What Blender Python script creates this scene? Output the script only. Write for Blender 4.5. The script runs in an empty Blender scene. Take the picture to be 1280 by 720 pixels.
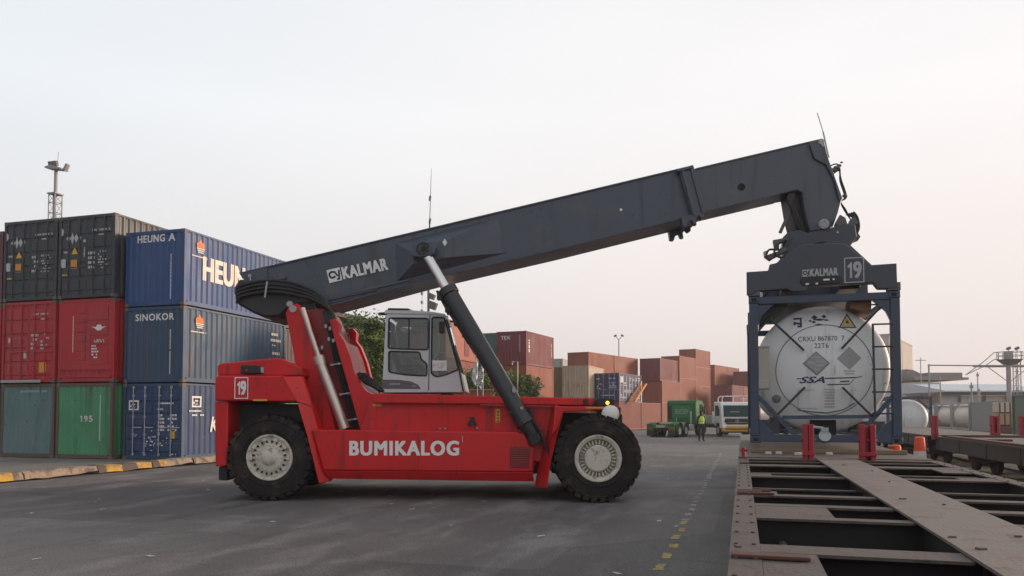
import bpy, bmesh, math, random
from mathutils import Vector, Matrix
random.seed(7)
R = math.radians
scene = bpy.context.scene
col = scene.collection
PI = math.pi

# ---------------------------------------------------------------- camera frame
H = 1.66            # eye height
F = 960.0           # focal length in photo pixels (photo 1280 wide)
PX, PY = 640.0, 480.0
PITCH = math.atan((515.2 - PY) / F)
YAW = R(16.7)       # rails run along +Y; the camera looks to their left
FW = Vector((-math.sin(YAW), math.cos(YAW), 0)); RT = Vector((math.cos(YAW), math.sin(YAW), 0))

def ray(x, y):
    yc = (PY - y) / F
    f = math.cos(PITCH) - yc * math.sin(PITCH)
    return ((x - PX) / F / f, (math.sin(PITCH) + yc * math.cos(PITCH)) / f)

def wp(x, y, D):
    """world point seen at photo pixel (x, y) at camera depth D"""
    a, b = ray(x, y)
    p = RT * (a * D) + FW * D
    return Vector((p.x, p.y, H + b * D))

def gp(x, y, z=0.0):
    a, b = ray(x, y)
    return wp(x, y, (z - H) / b)

def vplane(x, y, v):
    """(u, z) where the ray meets the world plane Y = v"""
    a, b = ray(x, y)
    d = RT * a + FW
    t = v / d.y
    return (d.x * t, H + b * t)

def fr(X, D):
    p = RT * X + FW * D
    return (p.x, p.y)

# ---------------------------------------------------------------- object helpers
def link(o, parent=None):
    col.objects.link(o)
    if parent is not None:
        o.parent = parent
    return o

def tag(o, label=None, cat=None, group=None, kind=None):
    if label: o['label'] = label
    if cat: o['category'] = cat
    if group: o['group'] = group
    if kind: o['kind'] = kind
    return o

def empty(name, loc=(0, 0, 0), rz=0.0, parent=None):
    o = bpy.data.objects.new(name, None)
    o.location = loc
    o.rotation_euler = (0, 0, rz)
    o.empty_display_size = 0.3
    return link(o, parent)

def thing(name, label, cat, loc=(0, 0, 0), rz=0.0, group=None):
    return tag(empty(name, loc, rz), label, cat, group)

class MB:
    """collects shapes that become one mesh object"""
    def __init__(self):
        self.v = []; self.f = []; self.st = []
    def add(self, vs, fs):
        n = len(self.v)
        self.st.append((n, len(self.f)))
        self.v += [tuple(p) for p in vs]
        self.f += [tuple(i + n for i in f) for f in fs]
        return self
    def box(self, x0, x1, y0, y1, z0, z1):
        vs = [(x0, y0, z0), (x1, y0, z0), (x1, y1, z0), (x0, y1, z0), (x0, y0, z1), (x1, y0, z1), (x1, y1, z1), (x0, y1, z1)]
        return self.add(vs, [(0, 3, 2, 1), (4, 5, 6, 7), (0, 1, 5, 4), (1, 2, 6, 5), (2, 3, 7, 6), (3, 0, 4, 7)])
    def cbox(self, c, s, M=None):
        n = len(self.v)
        self.box(-s[0] / 2, s[0] / 2, -s[1] / 2, s[1] / 2, -s[2] / 2, s[2] / 2)
        for i in range(n, len(self.v)):
            p = Vector(self.v[i])
            if M is not None: p = M @ p
            self.v[i] = tuple(p + Vector(c))
        return self
    def prism(self, pts, y0, y1):
        """polygon pts (x, z) swept from y0 to y1"""
        a = sum(pts[i][0] * pts[(i + 1) % len(pts)][1] - pts[(i + 1) % len(pts)][0] * pts[i][1] for i in range(len(pts)))
        if a < 0: pts = pts[::-1]
        n = len(pts)
        vs = [(p[0], y0, p[1]) for p in pts] + [(p[0], y1, p[1]) for p in pts]
        fs = [tuple(range(n)), tuple(range(2 * n - 1, n - 1, -1))]
        for i in range(n):
            j = (i + 1) % n
            fs.append((i, i + n, j + n, j))
        return self.add(vs, fs)
    def prism_x(self, pts, x0, x1):
        """polygon pts (y, z) swept from x0 to x1"""
        n = len(self.v)
        self.prism(pts, x0, x1)
        for i in range(n, len(self.v)):
            p = self.v[i]
            self.v[i] = (p[1], p[0], p[2])
        return self
    def prism_z(self, pts, z0, z1):
        n = len(self.v)
        self.prism(pts, z0, z1)
        for i in range(n, len(self.v)):
            p = self.v[i]
            self.v[i] = (p[0], p[2], p[1])
        return self
    def tube(self, p0, p1, r0, r1=None, n=10, cap=True):
        if r1 is None: r1 = r0
        return self.path([p0, p1], [r0, r1], n, cap)
    def path(self, pts, r, n=8, cap=True):
        pts = [Vector(p) for p in pts]
        k = len(pts)
        rs = r if isinstance(r, (list, tuple)) else [r] * k
        base = len(self.v)
        up = None
        vs = []
        for i, p in enumerate(pts):
            d = (pts[min(i + 1, k - 1)] - pts[max(i - 1, 0)])
            if d.length < 1e-9: d = Vector((0, 0, 1))
            d.normalize()
            if up is None:
                up = Vector((0, 0, 1)) if abs(d.z) < 0.9 else Vector((1, 0, 0))
            s = d.cross(up)
            if s.length < 1e-6: s = d.cross(Vector((0, 1, 0)))
            s.normalize(); up = s.cross(d); up.normalize()
            for j in range(n):
                t = 2 * PI * j / n
                vs.append(p + (s * math.cos(t) + up * math.sin(t)) * rs[i])
        fs = []
        for i in range(k - 1):
            for j in range(n):
                a = i * n + j; b = i * n + (j + 1) % n
                fs.append((a, b, b + n, a + n))
        if cap:
            fs.append(tuple(range(n - 1, -1, -1)))
            fs.append(tuple(range((k - 1) * n, k * n)))
        return self.add(vs, fs)
    def lathe(self, prof, axis='y', c=(0, 0, 0), n=40, close=False):
        """prof: list of (radius, along) turned about an axis through c"""
        k = len(prof); vs = []
        for j in range(n):
            t = 2 * PI * j / n
            for (r, a) in prof:
                x, y = r * math.cos(t), r * math.sin(t)
                if axis == 'y': p = (x, a, y)
                elif axis == 'x': p = (a, x, y)
                else: p = (x, y, a)
                vs.append((p[0] + c[0], p[1] + c[1], p[2] + c[2]))
        fs = []
        kk = k if close else k - 1
        for j in range(n):
            jn = (j + 1) % n
            for i in range(kk):
                i2 = (i + 1) % k
                fs.append((j * k + i, jn * k + i, jn * k + i2, j * k + i2))
        return self.add(vs, fs)
    def quad(self, a, b, c, d):
        return self.add([a, b, c, d], [(0, 1, 2, 3)])
    def ball(self, c, r, n=12, m=8, sc=(1, 1, 1)):
        prof = []
        for i in range(m + 1):
            t = PI * i / m
            prof.append((max(1e-4, math.sin(t)), -math.cos(t)))
        k = len(self.v)
        self.lathe(prof, 'z', (0, 0, 0), n)
        for i in range(k, len(self.v)):
            p = self.v[i]
            self.v[i] = (c[0] + p[0] * r * sc[0], c[1] + p[1] * r * sc[1], c[2] + p[2] * r * sc[2])
        return self
    def build(self, name, m, parent=None, bevel=0.0, smooth=35, fix=True, loc=None, rz=None, each=0):
        if each and len(self.st) > each:      # every few shapes become a part of their own
            o = None
            for i in range(0, len(self.st), each):
                v0, f0 = self.st[i]
                v1, f1 = self.st[i + each] if i + each < len(self.st) else (len(self.v), len(self.f))
                q = MB(); q.v = self.v[v0:v1]; q.f = [tuple(k - v0 for k in f) for f in self.f[f0:f1]]
                o = q.build(name, m, parent, bevel, smooth, fix, loc, rz)
            return o
        me = bpy.data.meshes.new(name)
        me.from_pydata(self.v, [], self.f)
        if fix:
            bm = bmesh.new(); bm.from_mesh(me)
            bmesh.ops.recalc_face_normals(bm, faces=bm.faces)
            bm.to_mesh(me); bm.free()
        if smooth:
            me.polygons.foreach_set('use_smooth', [True] * len(me.polygons))
            me.set_sharp_from_angle(angle=R(smooth))
        me.materials.append(m)
        me.update()
        o = bpy.data.objects.new(name, me)
        if loc is not None: o.location = loc
        if rz is not None: o.rotation_euler = (0, 0, rz)
        link(o, parent)
        if bevel:
            b = o.modifiers.new('Bevel', 'BEVEL')
            b.width = bevel; b.segments = 2; b.limit_method = 'ANGLE'; b.angle_limit = R(40)
            b.harden_normals = False
        return o

# 2D plates with holes -------------------------------------------------------
def rounded(pts, r, seg=4):
    out = []
    n = len(pts)
    for i in range(n):
        p = Vector(pts[i]); a = Vector(pts[i - 1]); b = Vector(pts[(i + 1) % n])
        da = (a - p); db = (b - p)
        q = min(r, da.length * 0.45, db.length * 0.45)
        s = p + da.normalized() * q; e = p + db.normalized() * q
        for k in range(seg + 1):
            t = k / seg
            out.append(tuple((1 - t) ** 2 * s + 2 * t * (1 - t) * p + t * t * e))
    return out

def curve_mesh(cu):
    o = bpy.data.objects.new('tmp', cu)
    col.objects.link(o)
    dg = bpy.context.evaluated_depsgraph_get()
    dg.update()
    me = bpy.data.meshes.new_from_object(o.evaluated_get(dg))
    col.objects.unlink(o)
    bpy.data.objects.remove(o)
    bpy.data.curves.remove(cu)
    return me

def plate(mb, outline, holes, y0, y1):
    """flat plate in the xz plane between y0 and y1 with holes, added to mb"""
    cu = bpy.data.curves.new('plate', 'CURVE')
    cu.dimensions = '2D'; cu.fill_mode = 'BOTH'; cu.extrude = abs(y1 - y0) / 2
    for pts in [outline] + list(holes):
        s = cu.splines.new('POLY'); s.points.add(len(pts) - 1)
        for i, p in enumerate(pts): s.points[i].co = (p[0], p[1], 0, 1)
        s.use_cyclic_u = True
    me = curve_mesh(cu)
    ym = (y0 + y1) / 2
    mb.add([(v.co.x, ym - v.co.z, v.co.y) for v in me.vertices], [tuple(p.vertices) for p in me.polygons])
    bpy.data.meshes.remove(me)
    return mb

def text_into(mb, s, org, xd, yd, w=None, h=None, bold=0.0, shear=0.0, depth=0.004, space=1.0, warp=None):
    """lettering s with lower left corner org, reading along xd, upright along yd, w x h metres"""
    if bold > .021:        # heavy face: the light face laid four times with small shifts
        e = bold
        k0 = (h or 1.0); xd_ = Vector(xd).normalized(); yd_ = Vector(yd).normalized()
        for i, (a, b) in enumerate(((-1, -.6), (1, -.6), (-1, .6), (1, .6))):
            text_into(mb, s, Vector(org) + xd_ * (a * e * k0) + yd_ * (b * e * k0), xd, yd, w, h, 0.0, shear, depth + .0004 * i, space, warp)
        return mb
    cu = bpy.data.curves.new('text', 'FONT')
    cu.body = s; cu.size = 1.0; cu.offset = bold; cu.shear = shear; cu.space_character = space
    cu.resolution_u = 3
    me = curve_mesh(cu)
    xs = [v.co.x for v in me.vertices]; ys = [v.co.y for v in me.vertices]
    x0, x1, y0, y1 = min(xs), max(xs), min(ys), max(ys)
    sy = h / (y1 - y0) if h else w / (x1 - x0)
    sx = w / (x1 - x0) if w else sy
    xd = Vector(xd).normalized(); yd = Vector(yd).normalized(); nd = xd.cross(yd)
    org = Vector(org)
    vs = []
    for v in me.vertices:
        p = org + xd * ((v.co.x - x0) * sx) + yd * ((v.co.y - y0) * sy) + nd * depth
        if warp: p = warp(p)
        vs.append(p)
    mb.add(vs, [tuple(p.vertices) for p in me.polygons])
    bpy.data.meshes.remove(me)
    return mb

def one_into(mb, org, xd, yd, w, h, depth=.004, t=.36):
    """the digit 1 with a flag"""
    xd = Vector(xd).normalized(); yd = Vector(yd).normalized(); nd = xd.cross(yd); o = Vector(org) + nd * depth
    k = t / .36
    P = [(1, 0), (1, 1), (.66, 1), (.50, .90), (0, .80), (0, .64), (1 - .42 * k, .70), (1 - .42 * k, 0)]
    mb.add([o + xd * (a * w) + yd * (b * h) for a, b in P], [(0, 1, 2, 6, 7), (2, 3, 4, 5, 6)])
    return mb

def marks(mb, org, xd, yd, w, h, rows, fill=0.75, rnd=None, depth=0.004, gap=0.45):
    """weathered stencil rows too small to read: short dashes"""
    rnd = rnd or random
    xd = Vector(xd).normalized(); yd = Vector(yd).normalized(); nd = xd.cross(yd); org = Vector(org)
    rh = h / rows
    for r in range(rows):
        x = 0.0
        lim = w * (0.7 + 0.3 * rnd.random())
        while x < lim:
            l = rh * rnd.uniform(0.3, 0.9)
            if rnd.random() < fill:
                a = org + xd * x + yd * (h - (r + 1) * rh + rh * gap * 0.5) + nd * depth
                b = a + xd * min(l, w - x)
                e = yd * rh * (1 - gap)
                mb.quad(a, b, b + e, a + e)
            x += l + rh * 0.18
    return mb

def rectmark(mb, org, xd, yd, w, h, depth=0.004):
    xd = Vector(xd).normalized(); yd = Vector(yd).normalized(); nd = xd.cross(yd); a = Vector(org) + nd * depth
    return mb.quad(a, a + xd * w, a + xd * w + yd * h, a + yd * h)

# ---------------------------------------------------------------- materials
MATS = {}
def mat(name, base, rough=0.5, metal=0.0, var=0.12, scale=2.0, dirt=None, dirt_amt=0.0, dirt_scale=1.5, stretch=1.0,
        bump=0.0, bump_scale=30.0, coat=0.0, emit=None, emit_s=0.0, rvar=0.12, spec=0.5, streak=None, streak_amt=0.0, chalk=0.0):
    if name in MATS: return MATS[name]
    m = bpy.data.materials.new(name); m.use_nodes = True
    nt = m.node_tree; N = nt.nodes; L = nt.links
    b = N['Principled BSDF']
    b.inputs['Metallic'].default_value = metal
    b.inputs['Coat Weight'].default_value = coat
    b.inputs['Specular IOR Level'].default_value = spec
    if emit:
        b.inputs['Emission Color'].default_value = (*emit, 1); b.inputs['Emission Strength'].default_value = emit_s
    tc = N.new('ShaderNodeTexCoord'); oi = N.new('ShaderNodeObjectInfo')
    mp = N.new('ShaderNodeMapping'); L.new(tc.outputs['Object'], mp.inputs['Vector'])
    rw = N.new('ShaderNodeMath'); rw.operation = 'MULTIPLY'; rw.inputs[1].default_value = 37.0
    L.new(oi.outputs['Random'], rw.inputs[0])
    n1 = N.new('ShaderNodeTexNoise'); n1.noise_dimensions = '4D'
    n1.inputs['Scale'].default_value = scale; n1.inputs['Detail'].default_value = 6; n1.inputs['Roughness'].default_value = 0.62
    L.new(mp.outputs['Vector'], n1.inputs['Vector']); L.new(rw.outputs[0], n1.inputs['W'])
    mr = N.new('ShaderNodeMapRange'); mr.inputs['From Min'].default_value = 0.25; mr.inputs['From Max'].default_value = 0.75
    mr.inputs['To Min'].default_value = 1 - var; mr.inputs['To Max'].default_value = 1 + var
    L.new(n1.outputs['Fac'], mr.inputs['Value'])
    mx = N.new('ShaderNodeMix'); mx.data_type = 'RGBA'; mx.blend_type = 'MULTIPLY'; mx.inputs['Factor'].default_value = 1.0
    mx.inputs['A'].default_value = (*base, 1)
    L.new(mr.outputs['Result'], mx.inputs['B'])
    out = mx.outputs['Result']
    if dirt and dirt_amt > 0:
        mp2 = N.new('ShaderNodeMapping'); mp2.inputs['Scale'].default_value = (1, 1, 1.0 / stretch)
        L.new(tc.outputs['Object'], mp2.inputs['Vector'])
        n2 = N.new('ShaderNodeTexNoise'); n2.noise_dimensions = '4D'
        n2.inputs['Scale'].default_value = dirt_scale; n2.inputs['Detail'].default_value = 8; n2.inputs['Roughness'].default_value = 0.7
        L.new(mp2.outputs['Vector'], n2.inputs['Vector']); L.new(rw.outputs[0], n2.inputs['W'])
        m2 = N.new('ShaderNodeMapRange'); m2.interpolation_type = 'SMOOTHSTEP'
        t = 0.68 - 0.3 * dirt_amt
        m2.inputs['From Min'].default_value = t; m2.inputs['From Max'].default_value = t + 0.16
        m2.inputs['To Min'].default_value = 0.0; m2.inputs['To Max'].default_value = min(0.9, 0.45 + 0.5 * dirt_amt)
        L.new(n2.outputs['Fac'], m2.inputs['Value'])
        md = N.new('ShaderNodeMix'); md.data_type = 'RGBA'
        L.new(m2.outputs['Result'], md.inputs['Factor']); L.new(out, md.inputs['A']); md.inputs['B'].default_value = (*dirt, 1)
        out = md.outputs['Result']
    def layer(vec_scale, scale, lo, hi, fac, colr, off):
        mq = N.new('ShaderNodeMapping'); mq.inputs['Scale'].default_value = vec_scale; mq.inputs['Location'].default_value = (off, off, off)
        L.new(tc.outputs['Object'], mq.inputs['Vector'])
        nq = N.new('ShaderNodeTexNoise'); nq.noise_dimensions = '4D'; nq.inputs['Scale'].default_value = scale; nq.inputs['Detail'].default_value = 5
        L.new(mq.outputs['Vector'], nq.inputs['Vector']); L.new(rw.outputs[0], nq.inputs['W'])
        sq = N.new('ShaderNodeMapRange'); sq.interpolation_type = 'SMOOTHSTEP'
        sq.inputs['From Min'].default_value = lo; sq.inputs['From Max'].default_value = hi; sq.inputs['To Max'].default_value = fac
        L.new(nq.outputs['Fac'], sq.inputs['Value'])
        dq = N.new('ShaderNodeMix'); dq.data_type = 'RGBA'
        L.new(sq.outputs['Result'], dq.inputs['Factor']); L.new(out, dq.inputs['A']); dq.inputs['B'].default_value = (*colr, 1)
        return dq.outputs['Result']
    if chalk > 0:      # sun-bleached paint in broad patches
        g_ = sum(base) / 3
        out = layer((1, 1, .7), .55, .42, .66, chalk, tuple(.60 * c + .35 * g_ + .028 for c in base), 3.7)
    if streak:         # runs of grime and rust down the faces, and small chips
        out = layer((5, 5, .35), 1.3, .54, .70, streak_amt, streak, 11.0)
        out = layer((1, 1, 1), 9.0, .66, .70, min(.9, streak_amt * 1.4), streak, 23.0)
    L.new(out, b.inputs['Base Color'])
    rr = N.new('ShaderNodeMapRange'); rr.inputs['To Min'].default_value = max(0.03, rough - rvar); rr.inputs['To Max'].default_value = min(1, rough + rvar)
    rr.inputs['From Min'].default_value = 0.3; rr.inputs['From Max'].default_value = 0.7
    L.new(n1.outputs['Fac'], rr.inputs['Value']); L.new(rr.outputs['Result'], b.inputs['Roughness'])
    if bump > 0:
        n3 = N.new('ShaderNodeTexNoise'); n3.inputs['Scale'].default_value = bump_scale; n3.inputs['Detail'].default_value = 4
        L.new(tc.outputs['Object'], n3.inputs['Vector'])
        bp = N.new('ShaderNodeBump'); bp.inputs['Strength'].default_value = bump; bp.inputs['Distance'].default_value = 0.02
        L.new(n3.outputs['Fac'], bp.inputs['Height']); L.new(bp.outputs['Normal'], b.inputs['Normal'])
    MATS[name] = m
    return m

def glass_mat(name, tint, refl=0.12):
    m = bpy.data.materials.new(name); m.use_nodes = True
    N = m.node_tree.nodes; L = m.node_tree.links
    N.remove(N['Principled BSDF'])
    t = N.new('ShaderNodeBsdfTransparent'); t.inputs['Color'].default_value = (*tint, 1)
    g = N.new('ShaderNodeBsdfGlossy'); g.inputs['Roughness'].default_value = 0.04; g.inputs['Color'].default_value = (0.9, 0.95, 0.95, 1)
    fz = N.new('ShaderNodeFresnel'); fz.inputs['IOR'].default_value = 1.5
    ad = N.new('ShaderNodeMath'); ad.operation = 'ADD'; ad.inputs[1].default_value = refl
    L.new(fz.outputs[0], ad.inputs[0])
    mx = N.new('ShaderNodeMixShader')
    L.new(ad.outputs[0], mx.inputs[0]); L.new(t.outputs[0], mx.inputs[1]); L.new(g.outputs[0], mx.inputs[2])
    L.new(mx.outputs[0], N['Material Output'].inputs['Surface'])
    return m

RUST = (0.10, 0.045, 0.022); GRIME = (0.05, 0.045, 0.04)
def cpaint(name, c, amt=0.35, dirt=RUST, rough=0.5):
    return mat(name, c, rough, var=0.16, scale=0.9, dirt=dirt, dirt_amt=amt, dirt_scale=1.6, stretch=3.5, streak=(.07, .04, .028) if dirt == RUST else dirt, streak_amt=.5, chalk=.32)

M_red = mat('stacker red paint', (0.58, 0.006, 0.010), 0.44, var=0.13, scale=1.2, dirt=(0.13, 0.022, 0.020), dirt_amt=0.48, dirt_scale=3.0, stretch=2.2, bump=.05, bump_scale=6, spec=.4, streak=(.07, .018, .016), streak_amt=.5, chalk=.06)
M_boom = mat('boom charcoal paint', (0.055, 0.071, 0.097), 0.42, var=0.2, scale=0.8, dirt=(0.10, 0.097, 0.095), dirt_amt=0.45, dirt_scale=1.8, stretch=1.0, streak=(.022, .022, .024), streak_amt=.5, chalk=.3)
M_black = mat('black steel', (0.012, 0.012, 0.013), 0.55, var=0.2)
M_rubber = mat('tyre rubber', (0.020, 0.017, 0.016), 0.85, var=0.22, scale=2.5, dirt=(0.075, 0.058, 0.046), dirt_amt=0.62, dirt_scale=3.5, bump=0.35, bump_scale=25, spec=0.25)
M_rim = mat('rim cream paint', (0.60, 0.55, 0.46), 0.55, var=0.12, scale=4, dirt=(0.14, 0.10, 0.065), dirt_amt=0.58, dirt_scale=7)
M_chrome = mat('chromed rod', (0.75, 0.74, 0.72), 0.22, 0.9, var=0.06, rvar=0.06)
M_steelp = mat('worn steel barrel', (0.55, 0.50, 0.45), 0.34, 0.7, var=0.15, dirt=(0.25, 0.14, 0.07), dirt_amt=0.3, dirt_scale=6)
M_hose = mat('rubber hose', (0.014, 0.014, 0.015), 0.6, var=0.2)
M_white = mat('white lettering', (0.78, 0.77, 0.75), 0.55, var=0.08, scale=8, dirt=(0.40, 0.38, 0.36), dirt_amt=0.25, dirt_scale=9)
M_cab = mat('cab pale grey paint', (0.52, 0.56, 0.58), 0.42, var=0.06, dirt=(0.25, 0.25, 0.24), dirt_amt=0.18, dirt_scale=3)
M_glass = glass_mat('cab glass', (0.42, 0.50, 0.47), 0.05)
M_glassd = glass_mat('dark truck glass', (0.22, 0.30, 0.30), 0.10)
M_trim = mat('dark rubber trim', (0.016, 0.017, 0.018), 0.6)
M_yellow = mat('yellow sticker', (0.62, 0.36, 0.03), 0.55, var=0.1)
M_amber = mat('lit amber lamp', (0.9, 0.35, 0.03), 0.3, emit=(1.0, 0.42, 0.05), emit_s=2.6, var=0.0)
M_lamp = mat('white lamp dome', (0.80, 0.78, 0.72), 0.35, var=0.05)
M_paper = mat('paper notice', (0.70, 0.71, 0.70), 0.7, var=0.04)
M_lgrey = mat('galvanised grey', (0.36, 0.37, 0.38), 0.5, 0.2, var=0.12, scale=4)
M_dgrey = mat('dark grey steel', (0.10, 0.10, 0.105), 0.5, var=0.15)
# ---------------------------------------------------------------- world, sun, camera
w = bpy.data.worlds.new('World'); scene.world = w; w.use_nodes = True
nt = w.node_tree; N = nt.nodes; L = nt.links
bg = N['Background']
SUN_EL = R(10); SUN_AZ = R(57)     # azimuth clockwise from +Y
sky = N.new('ShaderNodeTexSky'); sky.sky_type = 'NISHITA'; sky.sun_disc = False
sky.sun_elevation = SUN_EL; sky.sun_rotation = SUN_AZ; sky.dust_density = 4.0; sky.air_density = 1.2
tc = N.new('ShaderNodeTexCoord'); sp = N.new('ShaderNodeSeparateXYZ'); L.new(tc.outputs['Generated'], sp.inputs[0])
ramp = N.new('ShaderNodeValToRGB')
e = ramp.color_ramp.elements
K = 1.0
e[0].position = 0.0; e[0].color = (0.70, 0.655, 0.655, 1)
e[1].position = 1.0; e[1].color = (0.50, 0.54, 0.60, 1)
for p, c in ((0.06, (0.745, 0.705, 0.702, 1)), (0.20, (0.83, 0.805, 0.80, 1)), (0.36, (0.905, 0.918, 0.932, 1)), (0.52, (0.84, 0.865, 0.89, 1)), (0.70, (0.60, 0.64, 0.68, 1))):
    q = ramp.color_ramp.elements.new(p); q.color = c
L.new(sp.outputs['Z'], ramp.inputs['Fac'])
# brighter, warmer towards the hidden low sun, cooler away from it
dt = N.new('ShaderNodeVectorMath'); dt.operation = 'DOT_PRODUCT'
L.new(tc.outputs['Generated'], dt.inputs[0]); dt.inputs[1].default_value = (math.sin(SUN_AZ), math.cos(SUN_AZ), 0.15)
r2 = N.new('ShaderNodeValToRGB')
r2.color_ramp.elements[0].position = 0.0; r2.color_ramp.elements[0].color = (0.44, 0.47, 0.52, 1)
r2.color_ramp.elements[1].position = 1.0; r2.color_ramp.elements[1].color = (2.6, 2.1, 1.7, 1)
for p_, c_ in ((.20, (.70, .73, .77, 1)), (.36, (.912, .950, .978, 1)), (.72, (1.03, 1.00, .985, 1)), (.90, (1.05, 1.005, .99, 1)), (.95, (1.3, 1.18, 1.08, 1))):
    q = r2.color_ramp.elements.new(p_); q.color = c_
mr = N.new('ShaderNodeMapRange'); mr.inputs['From Min'].default_value = -1; mr.inputs['From Max'].default_value = 1
L.new(dt.outputs['Value'], mr.inputs['Value']); L.new(mr.outputs['Result'], r2.inputs['Fac'])
mu = N.new('ShaderNodeMix'); mu.data_type = 'RGBA'; mu.blend_type = 'MULTIPLY'; mu.inputs['Factor'].default_value = 1
L.new(ramp.outputs['Color'], mu.inputs['A']); L.new(r2.outputs['Color'], mu.inputs['B'])
# faint high haze streaks
nz = N.new('ShaderNodeTexNoise'); nz.inputs['Scale'].default_value = 1.6; nz.inputs['Detail'].default_value = 3
mpn = N.new('ShaderNodeMapping'); mpn.inputs['Scale'].default_value = (1, 1, 4); L.new(tc.outputs['Generated'], mpn.inputs['Vector']); L.new(mpn.outputs['Vector'], nz.inputs['Vector'])
mrn = N.new('ShaderNodeMapRange'); mrn.inputs['From Min'].default_value = 0.3; mrn.inputs['From Max'].default_value = 0.7
mrn.inputs['To Min'].default_value = 9.65; mrn.inputs['To Max'].default_value = 10.25
L.new(nz.outputs['Fac'], mrn.inputs['Value'])
sc10 = N.new('ShaderNodeVectorMath'); sc10.operation = 'SCALE'
L.new(mu.outputs['Result'], sc10.inputs[0]); L.new(mrn.outputs['Result'], sc10.inputs['Scale'])
mx = N.new('ShaderNodeMix'); mx.data_type = 'RGBA'; mx.inputs['Factor'].default_value = 0.92
L.new(sky.outputs['Color'], mx.inputs['A']); L.new(sc10.outputs['Vector'], mx.inputs['B'])
L.new(mx.outputs['Result'], bg.inputs['Color']); bg.inputs['Strength'].default_value = 0.1

sl_ = bpy.data.lights.new('sun', 'SUN'); sl_.energy = 3.1; sl_.angle = R(14); sl_.color = (1.0, 0.74, 0.56)
so = bpy.data.objects.new('sun', sl_); link(so)
sd = Vector((math.sin(SUN_AZ) * math.cos(SUN_EL), math.cos(SUN_AZ) * math.cos(SUN_EL), math.sin(SUN_EL)))
so.rotation_euler = (-sd).to_track_quat('-Z', 'Y').to_euler()
so.location = (40, 20, 30)

cam = bpy.data.cameras.new('camera'); co = bpy.data.objects.new('camera', cam); link(co)
co.location = (0, 0, H); co.rotation_euler = (PI / 2 + PITCH, 0, YAW)
cam.sensor_width = 36; cam.lens = F / 1280 * 36; cam.shift_y = (PY - 360) / 1280
cam.clip_end = 3000; cam.clip_start = 0.05
scene.camera = co
scene.view_settings.view_transform = 'Standard'; scene.view_settings.look = 'None'
scene.view_settings.gamma = 1; scene.view_settings.exposure = 0.17
scene.render.engine = 'CYCLES'
scene.cycles.max_bounces = 6; scene.cycles.transparent_max_bounces = 12
scene.cycles.use_denoising = True

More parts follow.
